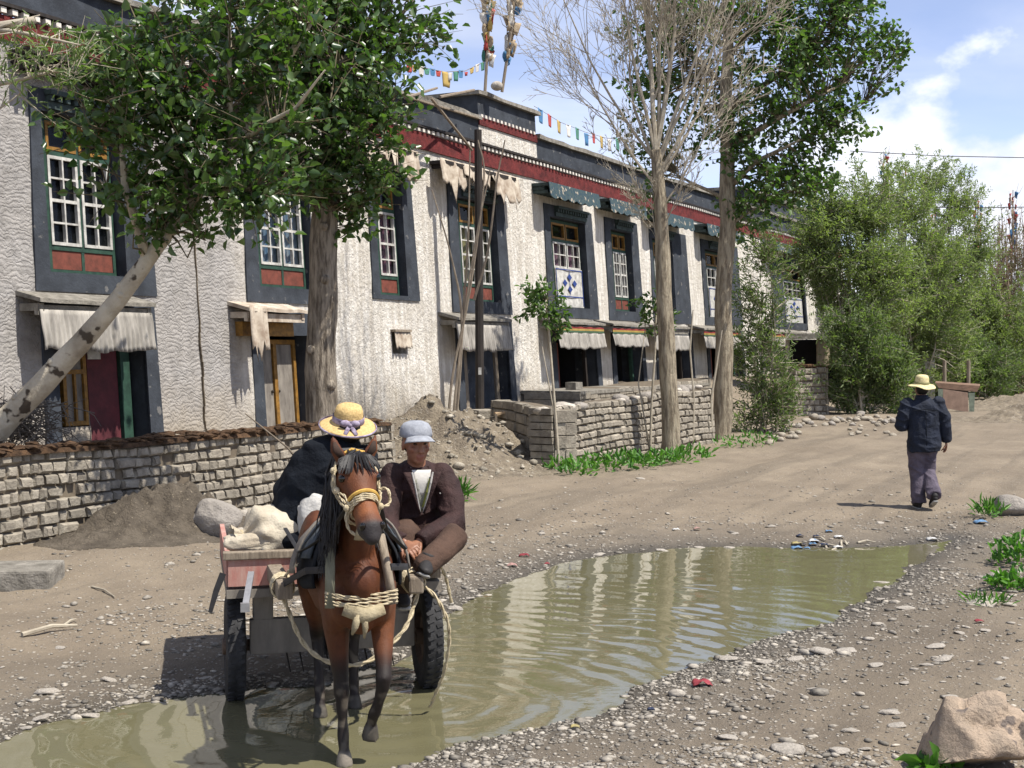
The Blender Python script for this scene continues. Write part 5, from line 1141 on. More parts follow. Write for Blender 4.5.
# concrete block at the left edge
p = at(10, 592, z=.05); mb = MB(); mb.box((p.x - .12, p.y + .35, g1(p.x, p.y) + .07), (.78, .6, .20), Matrix.Rotation(.12, 3, 'Z'), .025); tag(mb.build('kerb_block', SLATE), 'grey cut block lying on the dirt at the left edge below the wall', 'block')
p = at(-2, 602, z=.05)
# long stick and twig on the ground
def stick(label, a, b, r):
    A_, B_ = at(*a, z=.06), at(*b, z=.06); A_.z = g1(A_.x, A_.y) + r; B_.z = g1(B_.x, B_.y) + r * 1.5; m_ = A_.lerp(B_, .5) + Vector((0, .03, r * 1.2)); mb = MB(); mb.tube([A_, m_, B_], [r, r * .9, r * .5], 6); tag(mb.build('stick', BARKBARE), label, 'stick')
stick('pale stick lying on the dirt above the pebbles at the left', (22, 639), (77, 629), .018); stick('thin dry twig lying on the dirt below the soil heap', (92, 587), (115, 598), .010); stick('short pale stick on the dirt left of the cart wheel', (62, 628), (76, 622), .010)
# litter
LIT = {n: mat('litter_' + n, c_, tuple(x * .6 for x in c_), rough=.5, scale=20) for n, c_ in (('blue', (.14, .26, .42)), ('navy', (.03, .04, .08)), ('red', (.30, .05, .06)), ('white', (.60, .60, .58)), ('pink', (.42, .25, .22)), ('yellow', (.38, .32, .14)))}
def litter(label, x, y, w, c_, seed):
    p = at(x, y, z=.05); k = w * .75 / FPX * p.y; z0 = g1(p.x, p.y); mb = MB()
    mb.sheet(lambda u_, v_: Vector((p.x + (u_ - .5) * k, p.y + (v_ - .5) * k * .8, z0 + .012 + k * .16 * (1 + mnoise.noise(Vector((u_ * 3.2, v_ * 3.2, seed)))) * (1 - (2 * u_ - 1) ** 2) ** .5)), 8, 6); tag(mb.build('plastic_scrap', LIT[c_], smooth=True, solid=.004), label, 'litter')
for a in (('light blue plastic scrap by the grass tuft on the bank', 981, 524, 18, 'blue', 1), ('dark navy rag in the litter at the far edge of the puddle', 800, 546, 20, 'navy', 2), ('pale green and white bag in the litter at the far puddle edge', 814, 540, 14, 'white', 3), ('small blue scrap in the litter at the far puddle edge', 822, 547, 9, 'blue', 4), ('small blue scrap on the gravel beyond the puddle litter', 829, 530, 9, 'blue', 5),
          ('bright red scrap on the gravel beyond the puddle', 524, 553, 14, 'red', 6), ('pink scrap on the gravel behind the cart wheel', 512, 564, 14, 'pink', 7), ('second small crimson scrap on the far gravel', 547, 561, 7, 'red', 8), ('red cloth scrap on the near bank of the puddle', 702, 684, 26, 'red', 9), ('white scrap on the gravel at the middle of the far shore', 676, 529, 10, 'white', 10),
          ('pinkish scrap on the far gravel near the tall reflections', 697, 529, 9, 'pink', 11), ('white paper scrap on the dirt beyond the puddle tail', 932, 537, 14, 'white', 12), ('blue scrap among the pebbles at the left puddle edge', 78, 726, 14, 'blue', 13), ('yellow scrap among the pebbles at the left puddle edge', 92, 725, 13, 'yellow', 14), ('dark wet rag at the left puddle edge', 112, 729, 26, 'navy', 15), ('yellow scrap at the near shore of the puddle', 575, 725, 12, 'yellow', 16), ('dark scrap on the near bank pebbles', 651, 708, 10, 'navy', 17), ('thin red scrap on the dirt of the right bank', 979, 633, 11, 'red', 18)): litter(*a)
for k in range(14):
    litter('rubbish washed up at the far edge of the puddle', random.gauss(825, 20), 541 + random.uniform(-5, 7), random.uniform(7, 16), random.choice(('navy', 'white', 'navy', 'blue', 'yellow')), 40 + k); COL.objects[-1]['group'] = 'rubbish at the far puddle edge'
for k in range(12):
    a = (random.gauss(825, 24), 543 + random.uniform(-6, 6)); stick('twig in the rubbish at the far edge of the puddle', a, (a[0] + random.uniform(-22, 22), a[1] + random.uniform(-5, 5)), .012); COL.objects[-1]['group'] = 'twigs at the far puddle edge'
# brush pile behind the wall at the far left
t = thing('brush_pile', 'tangled pile of dry twigs behind the wall at the left edge', 'brush', tuple(at(25, 440, Y=15.2))); mb = MB()
for k in range(260):
    c = at(random.gauss(22, 22), random.uniform(405, 442), Y=15.2 + random.uniform(-.2, .3)); d_ = Vector((random.gauss(0, 1), random.gauss(0, .6), random.gauss(0, .6))).normalized() * random.uniform(.12, .32)
    mb.tube([c - d_, c + Vector((0, 0, random.uniform(0, .06))), c + d_], [.006, .006, .003], 4, cap=False)
mb.build('twigs', mat('brush_twig', (.16, .135, .11), (.08, .07, .06)), t)
# broken crate on the rubble
t = thing('broken_crate', 'broken tan wooden panel propped on a stone step by the rubble mound', 'crate', tuple(at(505, 440, Y=24)))
mb = MB(); mb.hexa([at(494, 413, Y=24.6), at(496, 416, Y=24), at(515, 411, Y=24), at(512, 408, Y=24.6), at(494, 411, Y=24.6), at(496, 413.5, Y=24), at(515, 409, Y=24), at(512, 406, Y=24.6)]); mb.build('panel', mat('tan_board', (.50, .36, .22), (.36, .26, .16)), t)
mb = MB()
for (a, c) in (((496, 414), (497, 436)), ((513, 411), (513, 437)), ((508, 412), (512, 434))): mb.bar(at(*a, Y=24), at(*c, Y=24), .045)
mb.build('leg', WOOD, t)
for (x, y, w, h) in ((484, 414, 22, 9), (507, 420, 24, 8), (498, 428, 26, 9), (520, 433, 26, 9)): c = at(x, y, Y=25.2); mb = MB(); mb.box(c, (w * 25 / FPX, .5, h * 25 / FPX), Matrix.Rotation(.4, 3, 'Z'), .02); tag(mb.build('mud_block', MUD), 'grey mud block stacked under the broken crate beside the dark post', 'block', 'stacked blocks by the dark post')
# loose stones on top of the far wall
for k in range(16):
    f_ = random.random(); q = B0.lerp(B1, f_); s_ = random.uniform(.08, .18); o = link('stone', rock_mesh('stone', s_ * 1.4, s_, s_ * .7, 300 + k, ICO2), STONE if k % 2 else GREYROCK); o.location = (q.x - .18 + random.uniform(-.1, .1), q.y + .1, 1.06 + .24 * f_); tag(o, 'loose pale stone lying on top of the far mud brick wall', 'stone', 'stones on the far wall')

# ------------------------------------------------------------------ shed, pier, pillar and bench down the road
sh = thing('stone_shed', 'flat roofed stone shed with black opening under the willow', 'shed', tuple(at(815, 415, Y=43)))
P_ = lambda x, y, Y=43.0: at(x, y, Y=Y)
mb = MB(); mb.hexa([P_(786, 339, 44.2), P_(786, 340, 42.6), P_(842, 338, 42.6), P_(842, 338, 45.0), P_(786, 334, 44.2), P_(786, 334, 42.6), P_(842, 332.5, 42.6), P_(842, 332.5, 45.0)]); mb.build('roof', SLATE, sh)
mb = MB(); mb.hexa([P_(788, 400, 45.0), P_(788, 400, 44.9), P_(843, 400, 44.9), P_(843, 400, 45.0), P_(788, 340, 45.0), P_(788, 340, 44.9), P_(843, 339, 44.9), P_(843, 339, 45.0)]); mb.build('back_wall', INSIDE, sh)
mb = MB(); mb.sheet(lambda u_, v_: P_(819 + 17 * u_, 340 + (30 - 4 * u_) * v_, 42.7) + Vector((0, .06 * math.sin(u_ * 9 + v_ * 2), 0)), 12, 6); mb.build('tarpaulin', mat('tan_tarpaulin', (.36, .30, .20), (.24, .2, .14)), sh, smooth=True, solid=.01)
mb = MB(); mb.tube([P_(787, 420, 42.9), P_(787.5, 338, 42.9)], .07, 8); mb.tube([P_(818, 380, 43.4), P_(818, 338, 43.4)], .05, 8); mb.build('post', BARKBARE, sh)
adobe_wall('stone_pier', 'square stacked pier of flat stones before the black shed opening', at(798, 417, Y=40.6), at(827, 417, Y=40.9), 1.5, 1.55, 8, .34, .9, 22, False, (True, True), 0, MUD, 'pier', .06)
mb = MB()
for k in range(9): c = at(801 + 26 * random.random(), 367 + random.uniform(-2, 1), Y=41.1); mb.ball(c, (random.uniform(.08, .2), .12, .06), 7, 5)
tag(mb.build('dung_pile', TURF), 'brown dung cakes drying on top of the stone pier', 'dung')
pl = thing('concrete_pillar', 'pale rough pillar behind the hat of the walking man', 'pillar', tuple(at(929, 400, Y=50))); mb = MB(); mb.box(at(928, 380, Y=50), (.42, .4, 1.75), None, .03); mb.build('shaft', mat('pale_pillar', (.45, .42, .37), (.28, .26, .22)), pl); mb = MB(); mb.box(at(930, 356, Y=50), (.62, .5, .12), None, .02); mb.build('cap', CASE, pl)
BW = 43.0; bp = at(958, 418, Y=BW)
bn = thing('wooden_bench', 'reddish brown wooden bench with green end posts standing by the road', 'bench', tuple(bp))
REDW = mat('red_brown_board', (.23, .145, .10), (.13, .085, .06), scale=5, rough=.8, stretch=(1, 1, 3)); GRNW = mat('green_grey_post', (.20, .235, .18), (.11, .13, .10), scale=6)
q = lambda x, y, Y=BW: at(x, y, Y=Y)
mb = MB(); mb.hexa([q(939, 388), q(939, 386, BW + .5), q(977, 390, BW + .5), q(977, 392), q(935, 382.5), q(936, 381, BW + .5), q(980, 384, BW + .5), q(980, 386)]); mb.build('top_board', REDW, bn)
mb = MB(); mb.hexa([q(943, 408), q(943, 406, BW + .2), q(968, 410, BW + .2), q(968, 412), q(943, 389), q(943, 387, BW + .2), q(968, 391, BW + .2), q(968, 393)]); mb.build('panel', mat('faded_board', (.29, .20, .15), (.19, .13, .10), scale=4), bn)
for (x0, x1, y0, y1) in ((938, 943, 386, 409), (968.5, 975, 390, 414)):
    mb = MB(); mb.hexa([q(x0 + 1, y1), q(x0 + 1, y1 - 1, BW + .5), q(x1 - 1, y1 - 1, BW + .5), q(x1 - 1, y1), q(x0, y0 + 3), q(x0, y0 + 2, BW + .5), q(x1, y0 + 2, BW + .5), q(x1, y0 + 3)]); mb.build('end_post', GRNW, bn)
mb = MB(); mb.hexa([q(961, 418), q(961, 416, BW + .8), q(980, 416, BW + .8), q(980, 418), q(961, 414), q(961, 412.5, BW + .8), q(980, 412.5, BW + .8), q(980, 414)]); mb.build('foot_board', GREYWOOD, bn)
for (x, lb) in ((944.5, 'thin pale stake behind the top left end of the wooden bench'), (968.5, 'pale stake with a rail behind the right end of the wooden bench')):
    mb = MB(); mb.tube([at(x, 392, Y=46.5), at(x, 360.5, Y=46.5)], .07, 8); tag(mb.build('fence_stake', WOOD), lb, 'stake')
# ------------------------------------------------------------------ the horse cart
HEAD = R(-76); A = Vector((-1.12, 8.01, 0))
TYRE = mat('worn_tyre', (.045, .045, .047), (.022, .022, .023), scale=14, rough=.8, bump=.5, bscale=50); RIM = mat('rusty_rim', (.16, .11, .08), (.08, .06, .05), scale=12, rough=.8)
REDBOARD = mat('faded_red_board', (.36, .12, .10), (.44, .30, .25), scale=7, rough=.8, stretch=(1, 3, .6), lo=.3, hi=.75); SACK = mat('cream_sack', (.52, .47, .37), (.36, .31, .235), scale=5, rough=.95, bump=.6, bscale=16, bdist=.03)
GREYSACK = mat('grey_white_sack', (.50, .49, .46), (.33, .32, .30), scale=9, rough=.95, bump=.6, bscale=20, bdist=.03)
ROPE = mat('pale_rope', (.56, .48, .33), (.35, .29, .18), scale=40, rough=.95, bump=.6, bscale=120)
ROPEY = mat('yellow_strap', (.58, .37, .09), (.40, .24, .06), scale=30, rough=.85)
BLACKCLOTH = mat('black_cloth', (.022, .024, .028), (.012, .013, .015), scale=6, rough=.95, spec=.1)
STRAP = mat('black_strap', (.03, .03, .032), (.018, .018, .02), scale=10, rough=.65)
cart = thing('horse_cart', 'two wheeled wooden horse cart with rubber tyres and faded red front board', 'cart', tuple(A), HEAD, None, True)
fx, bx, hw, zb, zt = .30, -1.35, .64, .70, .885
mb = MB(); mb.box(((fx + bx) / 2, 0, zb - .03), (fx - bx, hw * 2, .05)); mb.build('bed', GREYWOOD, cart)
mb = MB(); mb.box((fx - .02, -.29, (zb + zt) / 2), (.035, .68, zt - zb - .03)); mb.build('front_board', REDBOARD, cart)
mb = MB(); mb.box((fx - .02, .345, (zb + zt) / 2 - .01), (.035, .575, zt - zb - .05)); mb.build('front_board', WOOD, cart)
mb = MB(); mb.box((fx - .02, 0, zt + .01), (.07, hw * 2 + .04, .045), None, .006); mb.build('top_rail', WOOD, cart)
for s_ in (-1, 1):
    mb = MB(); mb.box(((fx + bx) / 2, s_ * (hw - .015), (zb + zt) / 2), (fx - bx - .08, .03, zt - zb - .02)); mb.build('side_board', REDBOARD if s_ < 0 else WOOD, cart)
mb = MB(); mb.box((.10, 0, .375), (.07, 1.0, .21), None, .008); mb.build('axle_beam', GREYWOOD, cart)
mb = MB(); mb.tube([(0, -.60, .30), (0, .60, .30)], .035, 10); mb.build('axle', RIM, cart)
for (y, z) in ((-.42, .56), (.40, .56)):
    mb = MB(); mb.box((.08, y, z), (.10, .12, .27), None, .008); mb.build('bolster', GREYWOOD, cart)
def wheel(y):
    mb = MB(); r0, r1, w = .165, .325, .058
    prof = [(r0, -w * .8), (r0 + .05, -w), (r1 - .05, -w), (r1 - .015, -w * .85), (r1, -w * .55), (r1, w * .55), (r1 - .015, w * .85), (r1 - .05, w), (r0 + .05, w), (r0, w * .8), (r0, -w * .8)]
    mb.lathe((0, y, .30), prof, 44, (0, 1, 0))
    for k in range(40):
        a = 2 * PI * k / 40
        for (dy, sh) in ((-.028, 0), (.028, .08)):
            c = Vector((math.cos(a + sh) * (r1 + .002), y + dy, .30 + math.sin(a + sh) * (r1 + .002))); mb.box(c, (.008, .040, .022), Matrix.Rotation(-(a + sh), 3, 'Y') @ Matrix.Rotation(.35, 3, 'X'))
    wo = mb.build('wheel', TYRE, cart)
    mb = MB(); mb.lathe((0, y, .30), [(.03, -.075), (.05, -.07), (.05, -.03), (.15, -.02), (.168, -.05), (.17, -.05), (.17, .05), (.168, .05), (.15, .02), (.05, .03), (.05, .07), (.03, .075)], 28, (0, 1, 0)); mb.build('rim', RIM, wo)
wheel(-.585); wheel(.60)
for s_, y0, y1 in ((-1, -.40, -.345), (1, .44, .375)):
    mb = MB(); mb.box((0, 0, 0), (1.9, .085, .095), None, .012); ob_rot = Matrix.Rotation(math.atan2(y1 - y0, 1.9), 3, 'Z'); mb.v = [tuple(ob_rot @ Vector(v) + Vector((-.05 + .02 * s_, (y0 + y1) / 2, .775 - .16))) if False else tuple(ob_rot @ Vector(v) + Vector((-.02, (y0 + y1) / 2, .79))) for v in mb.v]
    mb.build('shaft', WOOD, cart)
# metal lever sticking out by the red board
mb = MB(); mb.bar((.34, -.50, .80), (.62, -.545, .66), .035, .02); mb.box((.63, -.548, .655), (.03, .05, .05)); mb.build('iron_hook', mat('worn_steel', (.42, .42, .43), (.25, .25, .26), metal=.7, rough=.5), cart)
# ropes around the shaft ends
mb = MB()
for (y, x0) in ((-.35, .80), (.38, .82)):
    for k in range(3): mb.lathe((x0 - .05 * k, y, .79), [(.062, -.012), (.07, 0), (.062, .012), (.056, 0), (.062, -.012)], 14, (1, .1 * k, .1))
mb.rope([(.86, .40, .80), (.9, .50, .70), (.88, .57, .52), (.80, .56, .28), (.72, .52, .12), (.66, .50, .03)], .011)
mb.rope([(.80, -.35, .74), (.9, -.25, .50), (1.0, -.10, .40), (1.0, .1, .40), (.95, .30, .55), (.85, .40, .74)], .013)
mb.rope([(.80, -.33, .86), (.95, -.30, .93), (1.15, -.24, .98)], .010)
mb.rope([(.80, .40, .84), (.7, .48, .90), (.55, .60, .80), (.5, .66, .60)], .010)
mb.build('lashing', ROPE, cart)
mb = MB(); mb.tube([(fx + .02, -.66, .80), (fx + .03, -.70, .70), (fx + .05, -.735, .58)], [(.004, .022), (.004, .02), (.004, .014)], 6); mb.build('hanging_strap', STRAP, cart)
mb = MB()
for k in range(9): y = -.3 + .08 * k; mb.tube([(.0, y, .40), (.02, y + .03, .22), (.01, y + .05, .12)], [.006, .005, .003], 4)
mb.build('frayed_rope', WOODDARK, cart)
# load in the cart: local coordinates, top level
def toworld(o): o.location = A; o.rotation_euler = (0, 0, HEAD); return o
def sack(name, label, c, r, m, seed, squash=2.6, cat='sack'):
    v, f = ICO4; off = Vector((seed, seed * 2, 1)); out = []
    for p in v:
        q = Vector([math.copysign(abs(x) ** (2 / squash), x) for x in p]); q *= 1 + .16 * mnoise.noise(q * 1.3 + off) - .10 * abs(mnoise.noise(Vector((q.x * 5, q.y * 1.6, q.z * 3)) + off)) + .05 * mnoise.noise(q * 7 + off); out.append((q.x * r[0] + c[0], q.y * r[1] + c[1], q.z * r[2] + c[2]))
    o = link(name, fast_mesh(name, np.array(out), f), m, smooth=True); tag(o, label, cat); return toworld(o)
def tied_sack(label, p0, p1, r, m, seed):
    p0, p1 = Vector(p0), Vector(p1); ax = (p1 - p0).normalized(); u_ = ax.cross(Vector((0, 0, 1))).normalized(); w_ = u_.cross(ax); nv, nu = 34, 56; mb = MB()
    def fn(a, t):
        an = 2 * PI * a; k = r * (min(1, (t / .14) ** .5) if t < .14 else 1 if t < .66 else max(.20, 1 - .8 * sm01((t - .66) / .20)) if t < .88 else .20 + .22 * (t - .88) / .12)
        pl = sm01((t - .42) / .4); k *= 1 + pl * .16 * math.sin(an * 9 + 2 * mnoise.noise(Vector((an, t * 3, seed)))) + .10 * mnoise.noise(Vector((math.cos(an) * 1.3, math.sin(an) * 1.3, t * 3 + seed))) - .10 * abs(mnoise.noise(Vector((math.cos(an) * 2.2, math.sin(an) * 2.2, t * 7 + seed))))
        z = math.sin(an) * k; z = max(z, -r * .62)
        return p0.lerp(p1, t) + u_ * (math.cos(an) * k * 1.12) + w_ * z
    sm01 = lambda x: min(1, max(0, x)) ** 2 * (3 - 2 * min(1, max(0, x)))
    mb.sheet(fn, nu, nv); o = mb.build('grain_sack', m, smooth=True); tag(o, label, 'sack'); toworld(o)
    q = p0.lerp(p1, .87); tb = MB(); tb.lathe(q, [(r * .20, -.012), (r * .26, 0), (r * .20, .012), (r * .14, 0)], 16, ax); c = tb.build('tie_string', ROPE, o, smooth=True)
tied_sack('cream coloured full sack with tied neck lying behind the red board', (-.05, -.16, 1.0), (.06, -.60, .97), .165, SACK, 3)
sack('grain_sack', 'rolled pale sack laid along the red front board of the cart', (.10, -.50, .94), (.10, .15, .06), SACK, 6)
sack('cloth_bundle', 'grey white plastic sack upright beside the seated passenger', (.10, -.13, 1.08), (.12, .10, .17), GREYSACK, 8, 2.2)
mb = MB(); mb.tube([(.2, -.50, .97), (.24, -.44, 1.0), (.2, -.38, .99)], .02, 8); 
# ------------------------------------------------------------------ the horse
O_H = Vector((-.885, 7.0, 0)); mb = MB()
sec = [(-.62, .99, .05, .07), (-.57, .98, .15, .17), (-.45, .97, .215, .235), (-.28, .94, .225, .245), (-.05, .905, .235, .262), (.12, .90, .23, .27), (.28, .925, .205, .275), (.42, .945, .185, .25), (.52, .95, .15, .20), (.58, .95, .09, .12)]
mb.tube([(x, 0, z) for x, z, a, b in sec], [(a, b) for x, z, a, b in sec], 20, ref=(0, 1, 0), rnd=True)
for s_ in (-1, 1):   # shoulders, breast and hips
    mb.ball((.40, s_ * .115, .86), (.15, .085, .22), 12, 10, Matrix.Rotation(-.2, 3, 'Y')); mb.ball((.515, s_ * .075, .83), (.09, .085, .12), 12, 8); mb.ball((-.43, s_ * .125, .95), (.2, .115, .24), 12, 10)
mb.ball((.53, 0, .80), (.08, .09, .13), 12, 8)
neck = [((.26, 0, 1.02), (.11, .24)), ((.42, -.012, 1.14), (.105, .215)), ((.55, -.03, 1.28), (.09, .175)), ((.66, -.05, 1.40), (.076, .135)), ((.735, -.062, 1.50), (.068, .10))]
mb.tube([p for p, _ in neck], [r for _, r in neck], 18, ref=(0, 1, 0), rnd=True)
PO = Vector((.768, -.072, 1.548)); MZ = Vector((1.075, -.02, 1.265)); hd = (MZ - PO).normalized(); HL = (MZ - PO).length; side = Vector((-hd.y, hd.x, 0)).normalized(); nrmH = side.cross(hd) * -1
if nrmH.z < 0: nrmH = -nrmH
hp = lambda t, s_=0, u_=0: PO + hd * (t * HL) + side * s_ + nrmH * u_
hs = [(-.06, .055, .06, -.02), (.04, .078, .085, -.01), (.18, .092, .105, -.012), (.32, .094, .112, -.018), (.45, .078, .098, -.016), (.60, .060, .080, -.008), (.75, .056, .068, -.004), (.88, .062, .066, -.004), (.98, .060, .060, -.008), (1.04, .044, .044, -.012)]
mb.tube([hp(t, 0, u_) for t, a, b, u_ in hs], [(a, b) for t, a, b, u_ in hs], 18, ref=side, rnd=True)
for s_ in (-1, 1):
    mb.ball(hp(.24, s_ * .05, -.075), (.085, .035, .075), 12, 8, Matrix.Rotation(.8, 3, 'Y')); mb.ball(hp(.27, s_ * .080, .042), (.035, .022, .03), 10, 8)   # cheek, brow
    mb.ball(hp(.93, s_ * .040, .018), (.03, .02, .026), 10, 8)
mb.ball(hp(.97, 0, -.045), (.035, .034, .024), 10, 8)
EAR = []
for s_ in (-1, 1):
    e0 = hp(.03, s_ * .055, .045); e2 = e0 + Vector((.005, 0, .112)) + side * (s_ * .052) - hd * .01; e1 = e0.lerp(e2, .45) + side * (s_ * .012); EAR.append((e0, e1, e2))
    mb.tube([e0 - Vector((0, 0, .02)), e0.lerp(e1, .6), e1, e1.lerp(e2, .6), e2], [(.026, .020), (.033, .022), (.032, .020), (.020, .014), (.006, .006)], 10, ref=side, rnd=True)
def leg(pts, rad): mb.tube(pts, rad, 12, ref=(0, 1, 0), rnd=True)
# right fore planted, left fore lifted
leg([(.40, -.115, .84), (.405, -.11, .70), (.415, -.10, .56), (.425, -.09, .43), (.43, -.088, .375), (.43, -.086, .33), (.425, -.082, .22), (.428, -.08, .145), (.435, -.08, .115), (.455, -.078, .07)], [(.08, .11), (.07, .10), (.052, .064), (.040, .044), (.043, .043), (.035, .037), (.026, .030), (.032, .036), (.030, .034), (.026, .030)])
leg([(.40, .12, .86), (.43, .12, .74), (.50, .115, .62), (.57, .108, .51), (.60, .103, .462), (.592, .10, .42), (.555, .085, .335), (.525, .07, .275), (.508, .062, .25), (.49, .056, .21)], [(.08, .11), (.07, .095), (.054, .060), (.041, .044), (.043, .045), (.036, .038), (.026, .030), (.032, .036), (.030, .033), (.026, .029)])
# hind legs
leg([(-.40, -.14, .95), (-.40, -.15, .78), (-.44, -.14, .64), (-.52, -.12, .52), (-.57, -.115, .455), (-.565, -.113, .40), (-.52, -.11, .27), (-.485, -.11, .15), (-.475, -.11, .12), (-.455, -.11, .07)], [(.11, .18), (.095, .145), (.07, .10), (.048, .062), (.044, .052), (.036, .044), (.028, .034), (.033, .037), (.031, .034), (.028, .031)])
leg([(-.42, .13, .95), (-.46, .14, .76), (-.52, .13, .62), (-.60, .115, .50), (-.655, .11, .44), (-.66, .108, .39), (-.645, .105, .25), (-.63, .105, .14), (-.625, .105, .11), (-.60, .105, .07)], [(.11, .18), (.095, .145), (.07, .10), (.048, .062), (.044, .052), (.036, .044), (.028, .034), (.033, .037), (.031, .034), (.028, .031)])
def hoof(c, d):  # c coronet centre, d direction to the toe
    d = Vector(d).normalized(); mb.tube([c, Vector(c) + d * .035, Vector(c) + d * .075], [(.034, .036), (.041, .046), (.047, .054)], 12, ref=(0, 1, 0))
HOOVES = [((.455, -.078, .062), (.16, 0, -1)), ((.488, .055, .20), (-.25, -.05, -1)), ((-.455, -.11, .062), (.2, 0, -1)), ((-.60, .105, .062), (.2, 0, -1))]
for c, d in HOOVES: hoof(c, d)
hme = mb.fused(.0105, 5, .5)
def sm(a, b, v): t = min(1, max(0, (v - a) / (b - a))); return t * t * (3 - 2 * t)
BAY = Vector((.082, .025, .011)); BAYL = Vector((.165, .058, .021)); BLK = Vector((.016, .014, .013)); MZC = Vector((.035, .03, .03)); HOOF = Vector((.20, .175, .14))
def coat(p):
    n = mnoise.noise(p * 3.5); n2 = mnoise.noise(Vector((p.x * 30, p.y * 30, p.z * 9))); c = BAY.lerp(BAYL, min(1, max(0, .35 + .5 * n + .25 * n2)))
    t = (p - PO).dot(hd) / HL; lat = abs((p - PO).dot(side)); upn = (p - PO).dot(nrmH); onhead = p.x > .62 and p.z > 1.15 and t > .1
    if onhead:
        c = c.lerp(BAYL * 1.05, .35); c = c.lerp(BAYL * 1.35, sm(.5, .72, t) * (1 - sm(.80, .90, t))); c = c.lerp(MZC, sm(.86, .95, t + .03 * n - .6 * upn))
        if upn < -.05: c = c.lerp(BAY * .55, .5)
    else:
        k = 1 - sm(.44, .60, p.z + .03 * n)
        if p.x > .5 and p.z > .3 and p.y > 0: k = 1 - sm(.50, .64, p.z)
        c = c.lerp(BLK, k * .95)
        for (h0, d0) in HOOVES:
            q = p - Vector(h0); dd = Vector(d0).normalized(); a = q.dot(dd)
            if q.length < .11: c = c.lerp(HOOF if h0[0] == .455 else HOOF * .35, sm(-.012, .008, a))
        mud = mnoise.noise(p * 22 + Vector((5, 0, 0)))
        if p.z < .42 and mud > .1: c = c.lerp(Vector((.20, .17, .13)), .4 * min(1, (mud - .1) * 4))
    return c
set_vcol(hme, coat)
horse = thing('horse', 'bay horse with black mane stepping through the puddle in rope bridle', 'horse', tuple(O_H), HEAD, None, True)
link('body', hme, vcol_mat('horse_coat', .55, .28, .55, 120, .006), horse, smooth=True)
DARKEAR = mat('dark_ear', (.05, .03, .022), (.03, .02, .015))
EYE = mat('dark_eye', (.008, .006, .005), (.006, .005, .004), rough=.06, spec=.6, bump=0); HAIR = mat('black_horsehair', (.020, .018, .018), (.010, .009, .009), scale=40, rough=.55, spec=.4, island=.3)
for s_ in (-1, 1):
    mb = MB(); mb.ball(hp(.30, s_ * .085, .046), (.021, .019, .020), 12, 10); mb.build('eye', EYE, horse, smooth=True)
    mb = MB(); mb.ball(hp(.975, s_ * .046, .026), (.016, .017, .024), 10, 8, Matrix.Rotation(.6, 3, 'Y')); mb.build('nostril', EYE, horse, smooth=True)
for (e0, e1, e2) in EAR:
    mb = MB(); d_ = Vector((.9, 0, .1)) ; mb.tube([e0.lerp(e2, .12) + d_ * .018, e1 + d_ * .021, e1.lerp(e2, .55) + d_ * .012], [(.015, .006), (.019, .007), (.007, .004)], 8, ref=side); mb.build('ear_hair', DARKEAR, horse, smooth=True)
# mane, forelock, tail
mb = MB(); rr = random.Random(4)
crest = [Vector((.24, 0, 1.22)), Vector((.38, -.02, 1.335)), Vector((.50, -.035, 1.43)), Vector((.62, -.05, 1.53)), Vector((.70, -.06, 1.592)), Vector((.745, -.066, 1.618))]
for k in range(560):
    f_ = rr.random() ** .8 * 4.999; i = int(f_); b = crest[i].lerp(crest[i + 1], f_ - i) + Vector((rr.uniform(-.02, .02), rr.uniform(-.03, .02), rr.uniform(-.03, .01))); L_ = rr.uniform(.26, .42); sg = -1 if rr.random() < .93 else 1
    w = .10 * (1 - f_ / 7); p1 = b + Vector((.02, sg * (.05 + w * .5), .0)); p2 = p1 + Vector((rr.uniform(-.02, .05), sg * rr.uniform(.015, .045), -L_ * .5)); p3 = p2 + Vector((rr.uniform(-.03, .05), sg * rr.uniform(-.01, .04), -L_ * .5))
    wv = rr.uniform(-.022, .022); mb.tube([b, p1, p1.lerp(p2, .6) + Vector((wv, wv * .6, 0)), p2, p2.lerp(p3, .5) + Vector((-wv, -wv * .7, 0)), p3], [.0055, .0065, .006, .005, .0038, .001], 4, cap=False)
mb.build('mane', HAIR, horse)
mb = MB()
for k in range(90):
    b = hp(rr.uniform(-.05, .06), rr.uniform(-.045, .04), .07 + rr.uniform(-.01, .015)); t1 = rr.uniform(.13, .30); sx = rr.uniform(-.092, -.035) if k % 20 < 11 else rr.uniform(.028, .075) if k % 20 < 18 else rr.uniform(-.03, .03)
    mb.tube([b, hp(.12, sx * .7, .118), hp(t1, sx * 1.1, .105), hp(t1 + .06, sx * 1.25, .094)], [.006, .006, .005, .001], 4, cap=False)
mb.build('forelock', HAIR, horse)
mb = MB()
for k in range(150):
    a = rr.uniform(-.04, .04); mb.tube([(-.60, a, 1.10), (-.70, a * 1.5, 1.02), (-.74 + rr.uniform(-.05, .04), a * 2 + rr.uniform(-.03, .03), .65), (-.70 + rr.uniform(-.06, .06), a * 2.2 + rr.uniform(-.05, .05), .30)], [.008, .009, .008, .002], 4, cap=False)
mb.build('tail', HAIR, horse)
